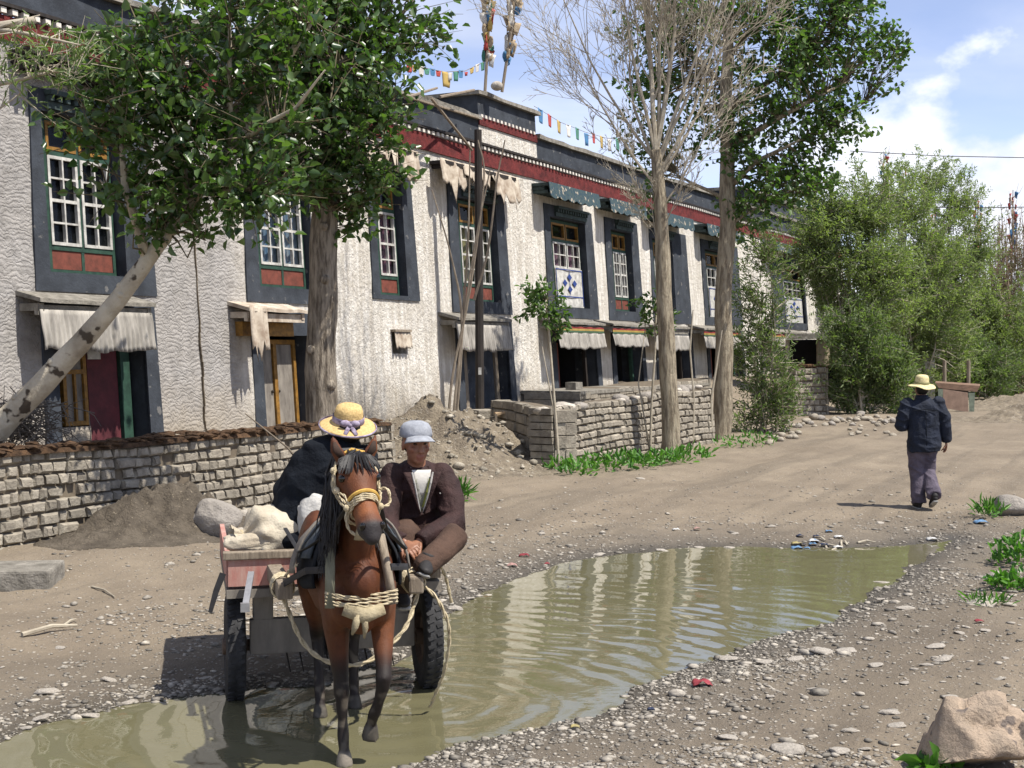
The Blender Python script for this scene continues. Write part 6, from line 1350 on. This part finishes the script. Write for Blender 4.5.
# ------------------------------------------------------------------ harness (worn by the horse, a thing of its own)
har = thing('harness', 'rope bridle, black saddle cloth and wooden collar bars on the horse', 'harness', tuple(O_H), HEAD, None, True)
def ring(t, a, b, u0, r, y0=0, y1=2 * PI, n=26, wob=0):
    pts = [hp(t + wob * math.cos(y0 + (y1 - y0) * k / n), a * math.cos(y0 + (y1 - y0) * k / n), u0 + b * math.sin(y0 + (y1 - y0) * k / n)) for k in range(n + 1)]; return pts
mb = MB()
for dt in (.60, .635, .665): mb.rope(ring(dt, .066, .080, -.006, 0, n=12), .0075, k=2)
mb.build('noseband', ROPE, har)
mb = MB(); mb.tube(ring(.565, .075, .090, -.008, 0, -.4, PI + .4), (.009), 6); mb.tube([hp(.0, -.083, .0), hp(-.03, -.06, .06), hp(-.05, -.015, .085), hp(-.03, .05, .07)], .010, 6); mb.tube([hp(.0, -.083, .0), hp(.10, -.098, -.01)], .010, 6); mb.build('strap', ROPEY, har)
mb = MB()
for s_ in (-1, 1):
    for (o_, e_) in ((0, 0), (.014, .02), (-.012, -.015)):
        mb.rope([hp(.02, s_ * .088, .02 + o_), hp(.2, s_ * .108, -.02 + o_ + e_), hp(.36, s_ * .104, -.03 + o_), hp(.5, s_ * .090, -.012 + o_ + e_), hp(.62, s_ * .072, -.01 + o_)], .0062)
    mb.rope([hp(.12, s_ * .104, -.02), hp(.22, s_ * .085, -.12), hp(.28, 0, -.155)], .008)
    mb.rope([hp(.62, s_ * .078, -.01), hp(.70, s_ * .066, -.07), hp(.66, 0, -.12)], .008)
for (t, s_, u_) in ((.36, -.108, -.01), (.62, -.082, -.01), (.10, -.102, .01), (.62, .082, -.01)): mb.ball(hp(t, s_, u_), .017, 8, 6)
mb.rope([hp(.62, -.080, -.015), hp(.70, -.085, -.05), hp(.80, -.075, -.075), hp(.88, -.05, -.08)], .007)
mb.rope([hp(.36, .105, -.01), hp(.42, .135, .01), hp(.54, .14, -.03), hp(.62, .085, -.02)], .008)
mb.build('cheek_rope', ROPE, har)
mb = MB(); bc = hp(.66, 0, -.13) + Vector((0, .005, -.03)); mb.lathe(bc, [(.004, .035), (.016, .032), (.022, .01), (.032, -.03), (.030, -.032), (.004, -.02)], 16); mb.build('bell', mat('dull_brass', (.42, .36, .24), (.3, .25, .16), metal=.6, rough=.5), har, smooth=True)
# saddle cloth over the back
def cloth(x0, x1, off, a0, a1, m, nm, nn=28):
    mb = MB()
    def fn(u_, v_):
        x = x0 + (x1 - x0) * u_; a_ = np.interp(x, [q[0] for q in sec], [q[2] for q in sec]); b_ = np.interp(x, [q[0] for q in sec], [q[3] for q in sec]); zc = np.interp(x, [q[0] for q in sec], [q[1] for q in sec]); th = a0 + (a1 - a0) * v_
        k = off + .014 * mnoise.noise(Vector((x * 8, th * 3, off * 50))); return Vector((x, (a_ + k) * math.sin(th), zc + (b_ + k) * math.cos(th)))
    mb.sheet(fn, 12, nn); return mb.build(nm, m, har, smooth=True, solid=.012)
cloth(-.10, .40, .03, -1.75, 1.75, BLACKCLOTH, 'saddle_cloth')
cloth(-.02, .32, .055, -1.25, 1.2, mat('slate_blanket', (.10, .115, .13), (.04, .05, .06), scale=7, rough=.95, stretch=(3, 1, 1)), 'blanket')
cloth(.10, .17, .085, -1.5, 1.5, GREYWOOD, 'saddle_tree')
for (p0, p1, r_) in (((.53, -.155, 1.20), (.615, -.165, .83), .031), ((.52, .10, 1.17), (.615, .15, .835), .029)):
    mb = MB(); mb.tube([p0, Vector(p0).lerp(Vector(p1), .5) + Vector((.015, 0, 0)), p1], [(r_, r_ * .8)] * 3, 10); mb.build('collar_bar', mat('green_grey_bar', (.27, .27, .20), (.14, .14, .10), scale=8, stretch=(2, 2, .5)) if p0[1] < 0 else WOOD, har, smooth=True)
mb = MB()
for k in range(4): z = .845 + .018 * k; mb.rope([(.625, -.19, z + .01), (.64, -.08, z - .005 - .008 * (k % 2)), (.645, .0, z - .008), (.64, .08, z - .004), (.63, .17, z + .01)], .0072)
mb.build('breast_rope', ROPE, har)
mb = MB(); mb.tube([(.635, -.10, .825), (.65, 0, .79), (.64, .10, .82)], [(.03, .022), (.042, .026), (.03, .022)], 10); mb.tube([(.65, -.03, .80), (.655, -.045, .74), (.65, -.06, .70)], [.022, .018, .006], 7); mb.tube([(.65, 0, .80), (.655, .005, .73), (.65, .0, .68)], [.018, .016, .005], 7); mb.build('breast_pad', mat('dirty_pad', (.40, .34, .22), (.22, .18, .11), scale=16, bump=.8, bscale=40), har, smooth=True)
mb = MB()
mb.tube([(.60, -.16, 1.02), (.38, -.26, .98), (.10, -.30, .90), (-.15, -.34, .82)], [(.005, .02)] * 4, 6, ref=(0, 1, 0)); mb.tube([(.60, .14, 1.02), (.38, .26, .98), (.10, .31, .90), (-.15, .36, .82)], [(.005, .02)] * 4, 6, ref=(0, 1, 0))
mb.tube([hp(.62, -.085, -.02), (.72, -.17, 1.22), (.52, -.26, 1.12), (.2, -.28, 1.05), (-.5, -.30, 1.08)], [(.004, .013)] * 5, 6); mb.tube([hp(.62, .085, -.02), (.72, .10, 1.22), (.55, .22, 1.10), (.2, .28, 1.05), (-.5, .32, 1.06)], [(.004, .013)] * 5, 6)
mb.build('rein', STRAP, har)
# ------------------------------------------------------------------ people
SKIN = vcol_mat('skin', .5, .4, .1, 60, .002); SKC = Vector((.29, .135, .078)); LIPC = Vector((.26, .085, .06))
JBROWN = mat('brown_jacket', (.042, .019, .017), (.02, .009, .0085), scale=7, rough=.75, bump=.7, bscale=9, bdist=.05, spec=.3); PBROWN = mat('brown_trousers', (.092, .054, .038), (.055, .033, .024), scale=6, rough=.9, bump=.6, bscale=10, bdist=.04)
NAVY = mat('navy_jacket', (.018, .024, .042), (.009, .012, .020), scale=6, rough=.8, bump=.7, bscale=9, bdist=.05, spec=.25); BLACKJ = mat('black_coat', (.010, .013, .018), (.005, .006, .009), scale=6, rough=.9, bump=.6, bscale=9, bdist=.05, spec=.15)
PPURPLE = mat('grey_purple_trousers', (.125, .105, .135), (.07, .06, .08), scale=7, rough=.9, bump=.7, bscale=10, bdist=.05); SHOE = mat('dark_shoe', (.03, .028, .027), (.016, .015, .015), rough=.6, scale=10); SOLE = mat('pale_sole', (.40, .39, .36), (.2, .2, .19), scale=20)
CAPM = mat('blue_grey_cap', (.32, .335, .365), (.20, .21, .235), scale=18, rough=.9, bump=.4, bscale=40); SHIRT = mat('white_shirt', (.62, .60, .55), (.48, .46, .42), scale=6, rough=.9); VEST = mat('grey_knit_vest', (.34, .33, .29), (.16, .165, .12), scale=26, bump=.6, bscale=70); OLIVE = mat('olive_trim', (.20, .21, .05), (.13, .14, .04), scale=12); ZIP = mat('pale_zip', (.5, .48, .44), (.3, .29, .27), scale=60)
STRAW = mat('straw_hat', (.62, .45, .20), (.42, .29, .12), scale=60, rough=.85, bump=.8, bscale=90, bdist=.01); STRAWP = mat('pale_straw', (.66, .58, .33), (.48, .40, .20), scale=40, rough=.85, bump=.6, bscale=80, bdist=.01); RIBBON = mat('mauve_ribbon', (.38, .33, .42), (.12, .09, .14), scale=30, rough=.7); HAIRP = mat('black_hair', (.010, .009, .009), (.006, .005, .005), rough=.5)

def head_mb(mb, c, fwd, up, s=1.0):
    """face built from overlapping forms; c = centre of the skull"""
    f = Vector(fwd).normalized(); u = Vector(up); u = (u - f * u.dot(f)).normalized(); l = u.cross(f); M = Matrix((f, l, u)).transposed()
    q = lambda a, b, d: Vector(c) + (f * a + l * b + u * d) * s
    mb.ball(q(-.01, 0, .03), (.098 * s, .078 * s, .098 * s), 16, 12, M); mb.ball(q(.018, 0, -.045), (.076 * s, .064 * s, .078 * s), 14, 10, M); mb.ball(q(.058, 0, -.098), (.032 * s, .034 * s, .022 * s), 10, 8, M)
    mb.tube([q(.088, 0, .012), q(.104, 0, -.018), q(.114, 0, -.040)], [(.010 * s, .010 * s), (.013 * s, .013 * s), (.019 * s, .014 * s)], 8, ref=l, rnd=True)
    mb.ball(q(.080, 0, .022), (.018 * s, .055 * s, .010 * s), 10, 6, M); mb.ball(q(.084, 0, -.070), (.013 * s, .026 * s, .008 * s), 10, 6, M); mb.ball(q(.081, 0, -.081), (.013 * s, .022 * s, .008 * s), 10, 6, M)
    for b in (-1, 1):
        mb.ball(q(.055, b * .045, -.028), (.030 * s, .022 * s, .022 * s), 10, 6, M); mb.ball(q(-.012, b * .080, -.015), (.016 * s, .010 * s, .034 * s), 10, 8, M)
    return q, M
def face_col(q, s=1.0, base=SKC):
    def fn(p):
        n = mnoise.noise(p * 14); c = base * (1 + .12 * n)
        if (p - q(.092, 0, -.0755)).length < .026 * s: c = c.lerp(LIPC, .7)
        for b in (-1, 1):
            if (p - q(.085, b * .032, .026)).length < .017 and p.z > q(0, 0, .020).z: c = c * .25
            if (p - q(.055, b * .048, -.03)).length < .03: c = c.lerp(Vector((.30, .11, .07)), .4)
        return c
    return fn
def hand_mesh(wrist, direction, palm_n, side_thumb, curl=.6, s=1.0):
    mb = MB(); d = Vector(direction).normalized(); n = Vector(palm_n); n = (n - d * n.dot(d)).normalized(); l = n.cross(d) * side_thumb; w = Vector(wrist)
    mb.tube([w - d * .02, w + d * .02 * s, w + d * .055 * s, w + d * .088 * s], [(.026 * s, .019 * s), (.030 * s, .016 * s), (.040 * s, .015 * s), (.038 * s, .013 * s)], 10, ref=l, rnd=True)
    for k, (o_, L_) in enumerate(((.029, .066), (.010, .075), (-.010, .070), (-.028, .055))):
        p = w + d * .088 * s + l * o_ * s; a = 0; pts = [p - d * .02 * s, p]; dd = d + l * o_ * 2
        for j in range(3):
            a += curl * (.75 + .12 * k); dv = dd.normalized() * math.cos(a) + n * math.sin(a); p = p + dv * L_ * s * (.42, .33, .25)[j]; pts.append(p)
        mb.tube(pts, [.0095 * s, .0092 * s, .0088 * s, .008 * s, .0068 * s], 8, rnd=True)
    p = w + d * .025 * s + l * .03 * s; mb.tube([p, p + (d * .6 + l * .6 + n * .25) * .035 * s, p + (d * 1.0 + l * .75 + n * .7) * .055 * s, p + (d * 1.3 + l * .55 + n * 1.0) * .068 * s], [.013 * s, .012 * s, .0098 * s, .0075 * s], 8, rnd=True)
    me = mb.fused(.0035, 2, .4); set_vcol(me, lambda p: SKC * (1 + .1 * mnoise.noise(p * 30))); return me
def join_meshes(name, ms):
    bm = bmesh.new()
    for m_ in ms: bm.from_mesh(m_)
    out = bpy.data.meshes.new(name); bm.to_mesh(out); bm.free(); return out
def rings_hat(mb, c, axis, brim, crown, h, droop, n=40, wave=.0, curl=0.0, seed=0):
    ax = Vector(axis).normalized(); q = ax.to_track_quat('Z', 'Y').to_matrix()
    prof = [(crown * .15, h), (crown * .55, h * .985), (crown * .82, h * .90), (crown * .94, h * .66), (crown, h * .3), (crown * 1.03, .02), (crown * 1.12, 0.0)]
    for k in range(1, 6): f_ = k / 5; prof.append((crown * 1.12 + (brim - crown * 1.12) * f_, -droop * f_ ** 1.6 + curl * f_ ** 3))
    prof.append((brim, -droop + curl - .008)); prof += [(crown * 1.10, -.010)]
    vs = []; fs = []
    for (r, z) in prof:
        for j in range(n):
            a = 2 * PI * j / n; e = (r / brim) ** 2; zz_ = z + wave * e * math.sin(2 * a + seed) + wave * .4 * e * math.sin(5 * a + seed); vs.append(Vector(c) + q @ Vector((r * math.cos(a), r * math.sin(a), zz_)))
    m = len(prof)
    for i in range(m - 1):
        for j in range(n): j2 = (j + 1) % n; fs.append((i * n + j, i * n + j2, (i + 1) * n + j2, (i + 1) * n + j))
    fs.append(tuple(range(n - 1, -1, -1))); mb.add(vs, fs); return q
# ---- driver: sits on the cart's front edge, looking out from under his cap (cart frame)
drv = thing('person', 'driver in a brown jacket and blue grey cap seated crosslegged on the cart front', 'person', tuple(A), HEAD, None, True)
HC_ = Vector((.29, .485, 1.535)); HF = Vector((1, .13, -.04)); mb = MB(); q, M_ = head_mb(mb, HC_, HF, (.03, 0, 1), 1.0)
mb.tube([(.235, .50, 1.30), (.25, .495, 1.38), (.265, .49, 1.46)], [.075, .058, .056], 12, rnd=True)
tor = [((.15, .52, .93), (.16, .115)), ((.16, .515, 1.06), (.155, .11)), ((.19, .505, 1.20), (.165, .105)), ((.22, .50, 1.31), (.15, .085)), ((.235, .50, 1.36), (.07, .06))]
mb.tube([p for p, _ in tor], [r for _, r in tor], 16, ref=(0, 1, 0), rnd=True)
LA = [(.235, .655, 1.315), (.32, .69, 1.19), (.42, .69, 1.065), (.52, .57, 1.02), (.60, .45, .985)]; RA = [(.235, .345, 1.315), (.30, .30, 1.19), (.40, .29, 1.07), (.50, .31, 1.02), (.60, .36, .985)]
for a_ in (LA, RA): mb.tube(a_, [.055, .050, .043, .036, .028], 10, rnd=True)
LL = [(.18, .60, .95), (.38, .645, .985), (.58, .655, .985), (.70, .55, .93), (.80, .44, .88)]; RL = [(.18, .42, .95), (.36, .40, .98), (.54, .37, .99), (.60, .36, .85), (.62, .34, .72)]
for a_ in (LL, RL): mb.tube(a_, [.095, .085, .066, .054, .042], 12, rnd=True)
bme = mb.fused(.007, 4, .5); set_vcol(bme, face_col(q))
h1 = hand_mesh(LA[-1], Vector(LA[-1]) - Vector(LA[-2]), (.2, -.4, -.8), -1, .45); h2 = hand_mesh(RA[-1], Vector(RA[-1]) - Vector(RA[-2]), (.2, .5, -.8), 1, .55)
link('body', join_meshes('body', [bme, h1, h2]), SKIN, drv, smooth=True)
mb = MB()
for b in (-1, 1): mb.ball(q(.078, b * .030, .006), (.007, .014, .0065), 8, 6, M_)
mb.build('eyes', EYE, drv, smooth=True)
mb = MB(); mb.tube([(p[0] - .01, p[1], p[2]) for p, _ in tor[:4]], [(r[0] + .038, r[1] + .035) for _, r in tor[:4]], 18, ref=(0, 1, 0), rnd=True)
mb.tube([(.225, .50, 1.36), (.235, .50, 1.40)], [(.10, .085), (.085, .075)], 14, ref=(0, 1, 0))
for a_ in (LA, RA): mb.tube(a_, [.085, .082, .075, .062, .050], 12)
for (p, r) in (((.24, .65, 1.33), .085), ((.24, .35, 1.33), .085), ((.30, .62, 1.02), .06), ((.30, .42, 1.0), .06)): mb.ball(p, r, 12, 8)
def creased(me, a, f_=9, seed=0):
    out = []
    for v in me.vertices: n = mnoise.noise(v.co * f_ + Vector((seed, 0, 0))); d_ = v.co; k = 1 - abs(mnoise.noise(Vector((d_.x * 4 + d_.z * 5, d_.y * 4 - d_.z * 3, d_.z * 6 + seed)))) * 2.2; out.extend(v.co + v.normal * (a * (.35 * n + .9 * max(0, k) ** 2)))
    me.vertices.foreach_set('co', out); me.update()
    return me
link('jacket', creased(mb.fused(.008, 3, .5), .016, 9, 2), JBROWN, drv, smooth=True)
# shirt front, vest, collar and zip on the jacket's open front
fwd = Vector((1, .05, 0))
def front(y, z, o_=0.0): zc = [p[2] for p, _ in tor[:4]]; xs = [p[0] for p, _ in tor[:4]]; return Vector((float(np.interp(z, zc, xs)) - .01 + .15 * math.sqrt(max(0, 1 - ((y - .505) / .21) ** 2)) + o_ - .02 * max(0, z - 1.25) * 10 * .6, y, z))
mb = MB(); mb.sheet(lambda u_, v_: front(.505 + (u_ - .5) * (.06 + .055 * v_), 1.23 + .15 * v_, .026 - .035 * max(0, v_ - .7)), 8, 8); mb.build('shirt', SHIRT, drv, smooth=True, solid=.01)
mb = MB(); mb.sheet(lambda u_, v_: front(.505 + (u_ - .5) * (.012 + .085 * v_), 1.13 + .20 * v_, .034 - .016 * (1 - abs(2 * u_ - 1)) * v_), 6, 6); mb.build('vest', VEST, drv, smooth=True, solid=.006)
mb = MB(); mb.tube([front(.512, 1.16, .045), front(.535, 1.25, .045), front(.556, 1.33, .040)], [.008, .011, .009], 6); mb.build('vest_trim', OLIVE, drv)
for s_ in (-1, 1):
    mb = MB(); mb.add([(.285, .49 + s_ * .012, 1.335), (.325, .49 + s_ * .052, 1.325), (.27, .49 + s_ * .075, 1.385), (.30, .49 + s_ * .04, 1.39)], [(0, 1, 2, 3)]); mb.build('shirt_collar', SHIRT, drv, solid=.008)
    mb = MB(); mb.sheet(lambda u_, v_: front(.505 + s_ * (.010 + .055 * v_ + .05 * u_ * v_), 1.12 + .25 * v_, .045 + .02 * u_), 4, 8); mb.build('lapel', JBROWN, drv, smooth=True, solid=.012)
    mb = MB(); mb.tube([front(.505 + s_ * (.009 + .054 * v_), 1.12 + .25 * v_, .052) for v_ in (0, .25, .5, .75, 1)], .006, 6); mb.build('zip', ZIP, drv)
mb = MB(); mb.sheet(lambda u_, v_: Vector((.245 + (.088 - .012 * v_) * math.cos(.75 + u_ * 4.78), .497 + (.098 - .014 * v_) * math.sin(.75 + u_ * 4.78), 1.345 + .065 * v_ + .02 * math.cos(.75 + u_ * 4.78) * -1)), 24, 3); mb.build('jacket_collar', JBROWN, drv, smooth=True, solid=.014)
mb = MB(); mb.tube([front(.62, 1.24, .04), front(.655, 1.19, .03)], .006, 5); mb.build('pocket_zip', ZIP, drv)
mb = MB()
for a_ in (LL, RL): mb.tube(a_, [.118, .100, .078, .070, .066], 14, rnd=True)
mb.ball((.14, .52, .95), (.14, .19, .09), 14, 8)
link('trousers', creased(mb.fused(.009, 3, .5), .014, 8, 5), PBROWN, drv, smooth=True)
def shoe(toe, heel, up, nm, par, w=.045):
    t_, h_ = Vector(toe), Vector(heel); u = Vector(up).normalized(); mb = MB(); sd_ = (t_ - h_).cross(u).normalized()
    mb.tube([h_ + u * .035, h_.lerp(t_, .35) + u * .04, h_.lerp(t_, .7) + u * .03, t_ + u * .02], [(w * .8, .045), (w * .9, .048), (w, .036), (w * .75, .022)], 12, ref=sd_, rnd=True); mb.tube([h_ + u * .05, h_ + u * .12], [.045, .042], 10)
    me = mb.fused(.007, 3, .5); o = link(nm, me, SHOE, par, smooth=True); s2 = MB(); s2.tube([h_ - u * .008, h_.lerp(t_, .5) - u * .006, t_ - u * .004], [(w * .85, .014), (w * 1.0, .014), (w * .8, .012)], 10, ref=sd_, rnd=True); s2.build('sole', SOLE, o, smooth=True); return o
shoe((.93, .42, .85), (.80, .43, .83), (-.1, .35, .9), 'shoe', drv); shoe((.74, .34, .63), (.62, .335, .63), (0, 0, 1), 'shoe', drv)
mb = MB(); ax = Vector((.10, .0, 1)); mb.lathe(HC_ + Vector((-.012, 0, .058)), [(.004, .080), (.045, .077), (.076, .064), (.093, .040), (.099, .012), (.100, -.012), (.096, -.014)], 28, ax); cap = mb.build('cap', CAPM, drv, smooth=True)
mb = MB(); 
def peak(u_, v_): a_ = (u_ - .5) * 1.75; r = .0985 + .075 * v_ * max(0, math.cos(a_ * 1.45)); return HC_ + Vector((-.012 + r * math.cos(a_ + .13), r * math.sin(a_ + .13), .052 - .030 * v_ - .02 * abs(a_) ** 2))
mb.sheet(peak, 14, 5); mb.build('peak', CAPM, cap, smooth=True, solid=.006)
mb = MB()
mb.ball(HC_ + Vector((-.03, 0, .01)), (.092, .082, .085), 14, 10); mb.build('hair', HAIRP, drv, smooth=True)
# ---- passenger: turned away, straw sunhat, dark coat
pas = thing('person', 'passenger in black coat and ribboned straw sunhat sitting turned away on the cart', 'person', tuple(A), HEAD, None, True)
PH = Vector((.03, .105, 1.607)); mb = MB(); q, M_ = head_mb(mb, PH, (-.9, .25, -.25), (-.2, .05, 1), 1.0)
tor2 = [((-.04, -.18, .93), (.17, .14)), ((-.03, -.15, 1.08), (.165, .13)), ((-.01, -.08, 1.26), (.175, .125)), ((.02, .02, 1.42), (.165, .10)), ((.03, .07, 1.49), (.085, .08)), ((.03, .10, 1.55), (.055, .055))]
mb.tube([p for p, _ in tor2], [r for _, r in tor2], 16, ref=(.1, 1, 0), rnd=True)
PA = [(.0, -.15, 1.40), (-.08, -.26, 1.22), (-.22, -.24, 1.08), (-.34, -.10, 1.04), (-.42, .02, 1.03)]; PB = [(.02, .19, 1.41), (-.08, .26, 1.22), (-.22, .24, 1.10), (-.34, .15, 1.05), (-.42, .08, 1.04)]
for a_ in (PA, PB): mb.tube(a_, [.058, .052, .045, .036, .028], 10, rnd=True)
PL1 = [(-.10, -.26, .96), (-.34, -.28, .99), (-.55, -.26, 1.0), (-.62, -.20, .88), (-.66, -.16, .80)]; PL2 = [(-.10, -.06, .96), (-.34, .02, .99), (-.54, .06, 1.0), (-.60, .06, .88), (-.64, .05, .80)]
for a_ in (PL1, PL2): mb.tube(a_, [.095, .085, .065, .052, .042], 10, rnd=True)
bme = mb.fused(.008, 4, .5); set_vcol(bme, face_col(q)); h1 = hand_mesh(PA[-1], Vector(PA[-1]) - Vector(PA[-2]), (0, .3, -1), 1, .6); h2 = hand_mesh(PB[-1], Vector(PB[-1]) - Vector(PB[-2]), (0, -.3, -1), -1, .6)
link('body', join_meshes('body', [bme, h1, h2]), SKIN, pas, smooth=True)
mb = MB(); mb.tube([p for p, _ in tor2[:4]] + [(.03, .085, 1.53)], [(r[0] + .045, r[1] + .045) for _, r in tor2[:4]] + [(.095, .085)], 18, ref=(.1, 1, 0), rnd=True)
for a_ in (PA, PB): mb.tube(a_, [.095, .086, .076, .064, .052], 12)
mb.ball((-.04, -.20, .95), (.23, .24, .10), 14, 8)
for (p, r) in ((PA[0], .1), (PB[0], .1)): mb.ball(p, r, 12, 8)
link('coat', creased(mb.fused(.009, 4, .5), .016, 7, 9), BLACKJ, pas, smooth=True)
mb = MB()
for a_ in (PL1, PL2): mb.tube(a_, [.12, .11, .085, .075, .066], 12, rnd=True)
link('trousers', mb.fused(.010, 3, .5), NAVY, pas, smooth=True)
shoe((-.80, -.16, .765), (-.67, -.16, .765), (0, 0, 1), 'shoe', pas); shoe((-.78, .05, .765), (-.65, .05, .765), (0, 0, 1), 'shoe', pas)
mb = MB(); ax = Vector((.36, .05, 1)); hb = PH + Vector((0, 0, .045)); rings_hat(mb, hb, ax, .178, .092, .118, .022, 44, .006); hat = mb.build('straw_hat', STRAW, pas, smooth=True)
mb = MB(); qm = ax.normalized().to_track_quat('Z', 'Y').to_matrix(); mb.lathe(hb, [(.099, .012), (.101, .014), (.097, .048), (.095, .05)], 40, ax); mb.build('hat_band', RIBBON, hat, smooth=True)
mb = MB(); mb.lathe(hb, [(.172, -.030), (.180, -.026), (.181, -.018), (.174, -.016)], 44, ax); mb.build('hat_trim', RIBBON, hat, smooth=True)
mb = MB(); zc = hb + qm @ Vector((0, 0, .03)); ww = (Matrix.Rotation(-HEAD, 3, 'Z') @ Vector((.25, -1, 0))).normalized(); ww = (ww - ax.normalized() * ww.dot(ax.normalized())).normalized(); sd_ = ax.normalized().cross(ww); bc = zc + ww * .105
for s_ in (-1, 1):
    mb.ball(bc + sd_ * (.030 * s_) + Vector((0, 0, .006)), (.016, .032, .022), 10, 8); mb.tube([bc, bc + sd_ * (.022 * s_) + ww * .02 - Vector((0, 0, .03)), bc + sd_ * (.035 * s_) + ww * .04 - Vector((0, 0, .045))], [(.012, .004), (.014, .004), (.012, .003)], 8, ref=sd_)
mb.ball(bc + ww * .008, .013, 8, 6); mb.build('bow', RIBBON, hat, smooth=True)
mb = MB(); mb.ball(PH + Vector((.02, 0, .0)), (.095, .085, .10), 14, 10); mb.build('hair', HAIRP, pas, smooth=True)
w_ = thing('whip', 'thin bare driving stick rising behind the shoulder of the passenger', 'stick', tuple(A), HEAD, None, True)
mb = MB(); mb.tube([(-.36, .05, 1.03), (-.20, -.10, 1.30), (-.05, -.26, 1.50), (.10, -.52, 1.72)], [.009, .009, .007, .004], 6); mb.build('stick', WOOD, w_)
# ---- walking man (world axes: x right, y away)
WP = Vector((5.27, 16.7, 0)); WP.z = g1(WP.x, WP.y); man = thing('person', 'man in navy jacket and pale straw hat walking away up the road', 'person', tuple(WP), R(0), None, True)
MH = Vector((.0, .02, 1.545)); mb = MB(); q, M_ = head_mb(mb, MH, (-.08, 1, -.08), (0, .05, 1), .98)
tm = [((.03, 0, .86), (.165, .11)), ((.025, 0, 1.0), (.16, .105)), ((.015, .0, 1.18), (.18, .11)), ((.005, 0, 1.33), (.17, .09)), ((0, .0, 1.40), (.075, .065)), ((0, .01, 1.47), (.055, .055))]
mb.tube([p for p, _ in tm], [r for _, r in tm], 16, ref=(1, 0, 0), rnd=True)
WL = [(-.19, 0, 1.345), (-.245, -.02, 1.20), (-.265, .0, 1.07), (-.20, .16, 1.05), (-.11, .24, 1.08)]; WR = [(.20, 0, 1.345), (.265, -.03, 1.20), (.295, -.04, 1.06), (.315, .0, .95), (.325, .03, .875)]
for a_ in (WL, WR): mb.tube(a_, [.056, .050, .042, .035, .027], 10, rnd=True)
ML = [(-.06, 0, .88), (-.055, .04, .68), (-.045, .05, .47), (-.035, .02, .26), (-.03, 0, .08)]; MR = [(.09, 0, .88), (.10, .06, .68), (.105, .08, .48), (.105, -.06, .32), (.10, -.20, .19)]
for a_ in (ML, MR): mb.tube(a_, [.095, .080, .060, .052, .040], 12, rnd=True)
bme = mb.fused(.008, 4, .5); set_vcol(bme, face_col(q)); h1 = hand_mesh(WR[-1], (.08, .12, -1), (-1, .2, 0), 1, .35); h2 = hand_mesh(WL[-1], Vector(WL[-1]) - Vector(WL[-2]), (.6, -.1, -.6), -1, .6)
link('body', join_meshes('body', [bme, h1, h2]), SKIN, man, smooth=True)
mb = MB(); mb.tube([(.035, 0, .74)] + [p for p, _ in tm[:4]] + [(0, .0, 1.42)], [(.205, .155)] + [(r[0] + .042, r[1] + .045) for _, r in tm[:4]] + [(.085, .08)], 18, ref=(1, 0, 0))
for a_ in (WL, WR): mb.tube(a_, [.088, .082, .075, .066, .056], 12)
for p in (WL[0], WR[0]): mb.ball(p, .092, 12, 8)
link('jacket', creased(mb.fused(.009, 4, .5), .018, 7, 3), NAVY, man, smooth=True)
mb = MB(); mb.tube([(0, .005, 1.395), (0, .01, 1.46)], [(.085, .085), (.074, .074)], 14, cap=False); mb.build('collar', NAVY, man, smooth=True, solid=.012)
mb = MB(); mb.tube([(-.15, -.152, 1.27), (0, -.163, 1.285), (.16, -.150, 1.27)], .006, 5); mb.tube([(.0, -.16, 1.27), (.01, -.165, 1.0), (.02, -.16, .76)], .004, 5); mb.build('seam', BLACKJ, man)
mb = MB()
for a_ in (ML, MR): mb.tube(a_[:-1] + [Vector(a_[-1]).lerp(Vector(a_[-2]), -.05)], [.115, .105, .092, .088, .088], 14)
mb.ball((.015, 0, .84), (.155, .12, .11), 14, 8)
link('trousers', creased(mb.fused(.010, 3, .5), .016, 8, 7), PPURPLE, man, smooth=True)
shoe((-.035, .17, .012), (-.03, -.03, .012), (0, 0, 1), 'shoe', man, .042); shoe((.105, -.075, .035), (.10, -.26, .13), (0, .45, .9), 'shoe', man, .042)
mb = MB(); hb = MH + Vector((0, -.005, .055)); rings_hat(mb, hb, (.03, -.12, 1), .175, .088, .125, .045, 40, .014, .02, 1.0); hat = mb.build('straw_hat', STRAWP, man, smooth=True)
mb = MB(); mb.lathe(hb, [(.093, .006), (.0955, .008), (.094, .034), (.091, .036)], 36, (.03, -.12, 1)); mb.build('hat_band', mat('olive_band', (.32, .30, .14), (.2, .19, .09)), hat, smooth=True)
mb = MB(); mb.ball(MH + Vector((0, -.018, .0)), (.082, .092, .09), 14, 10); mb.build('hair', HAIRP, man, smooth=True)
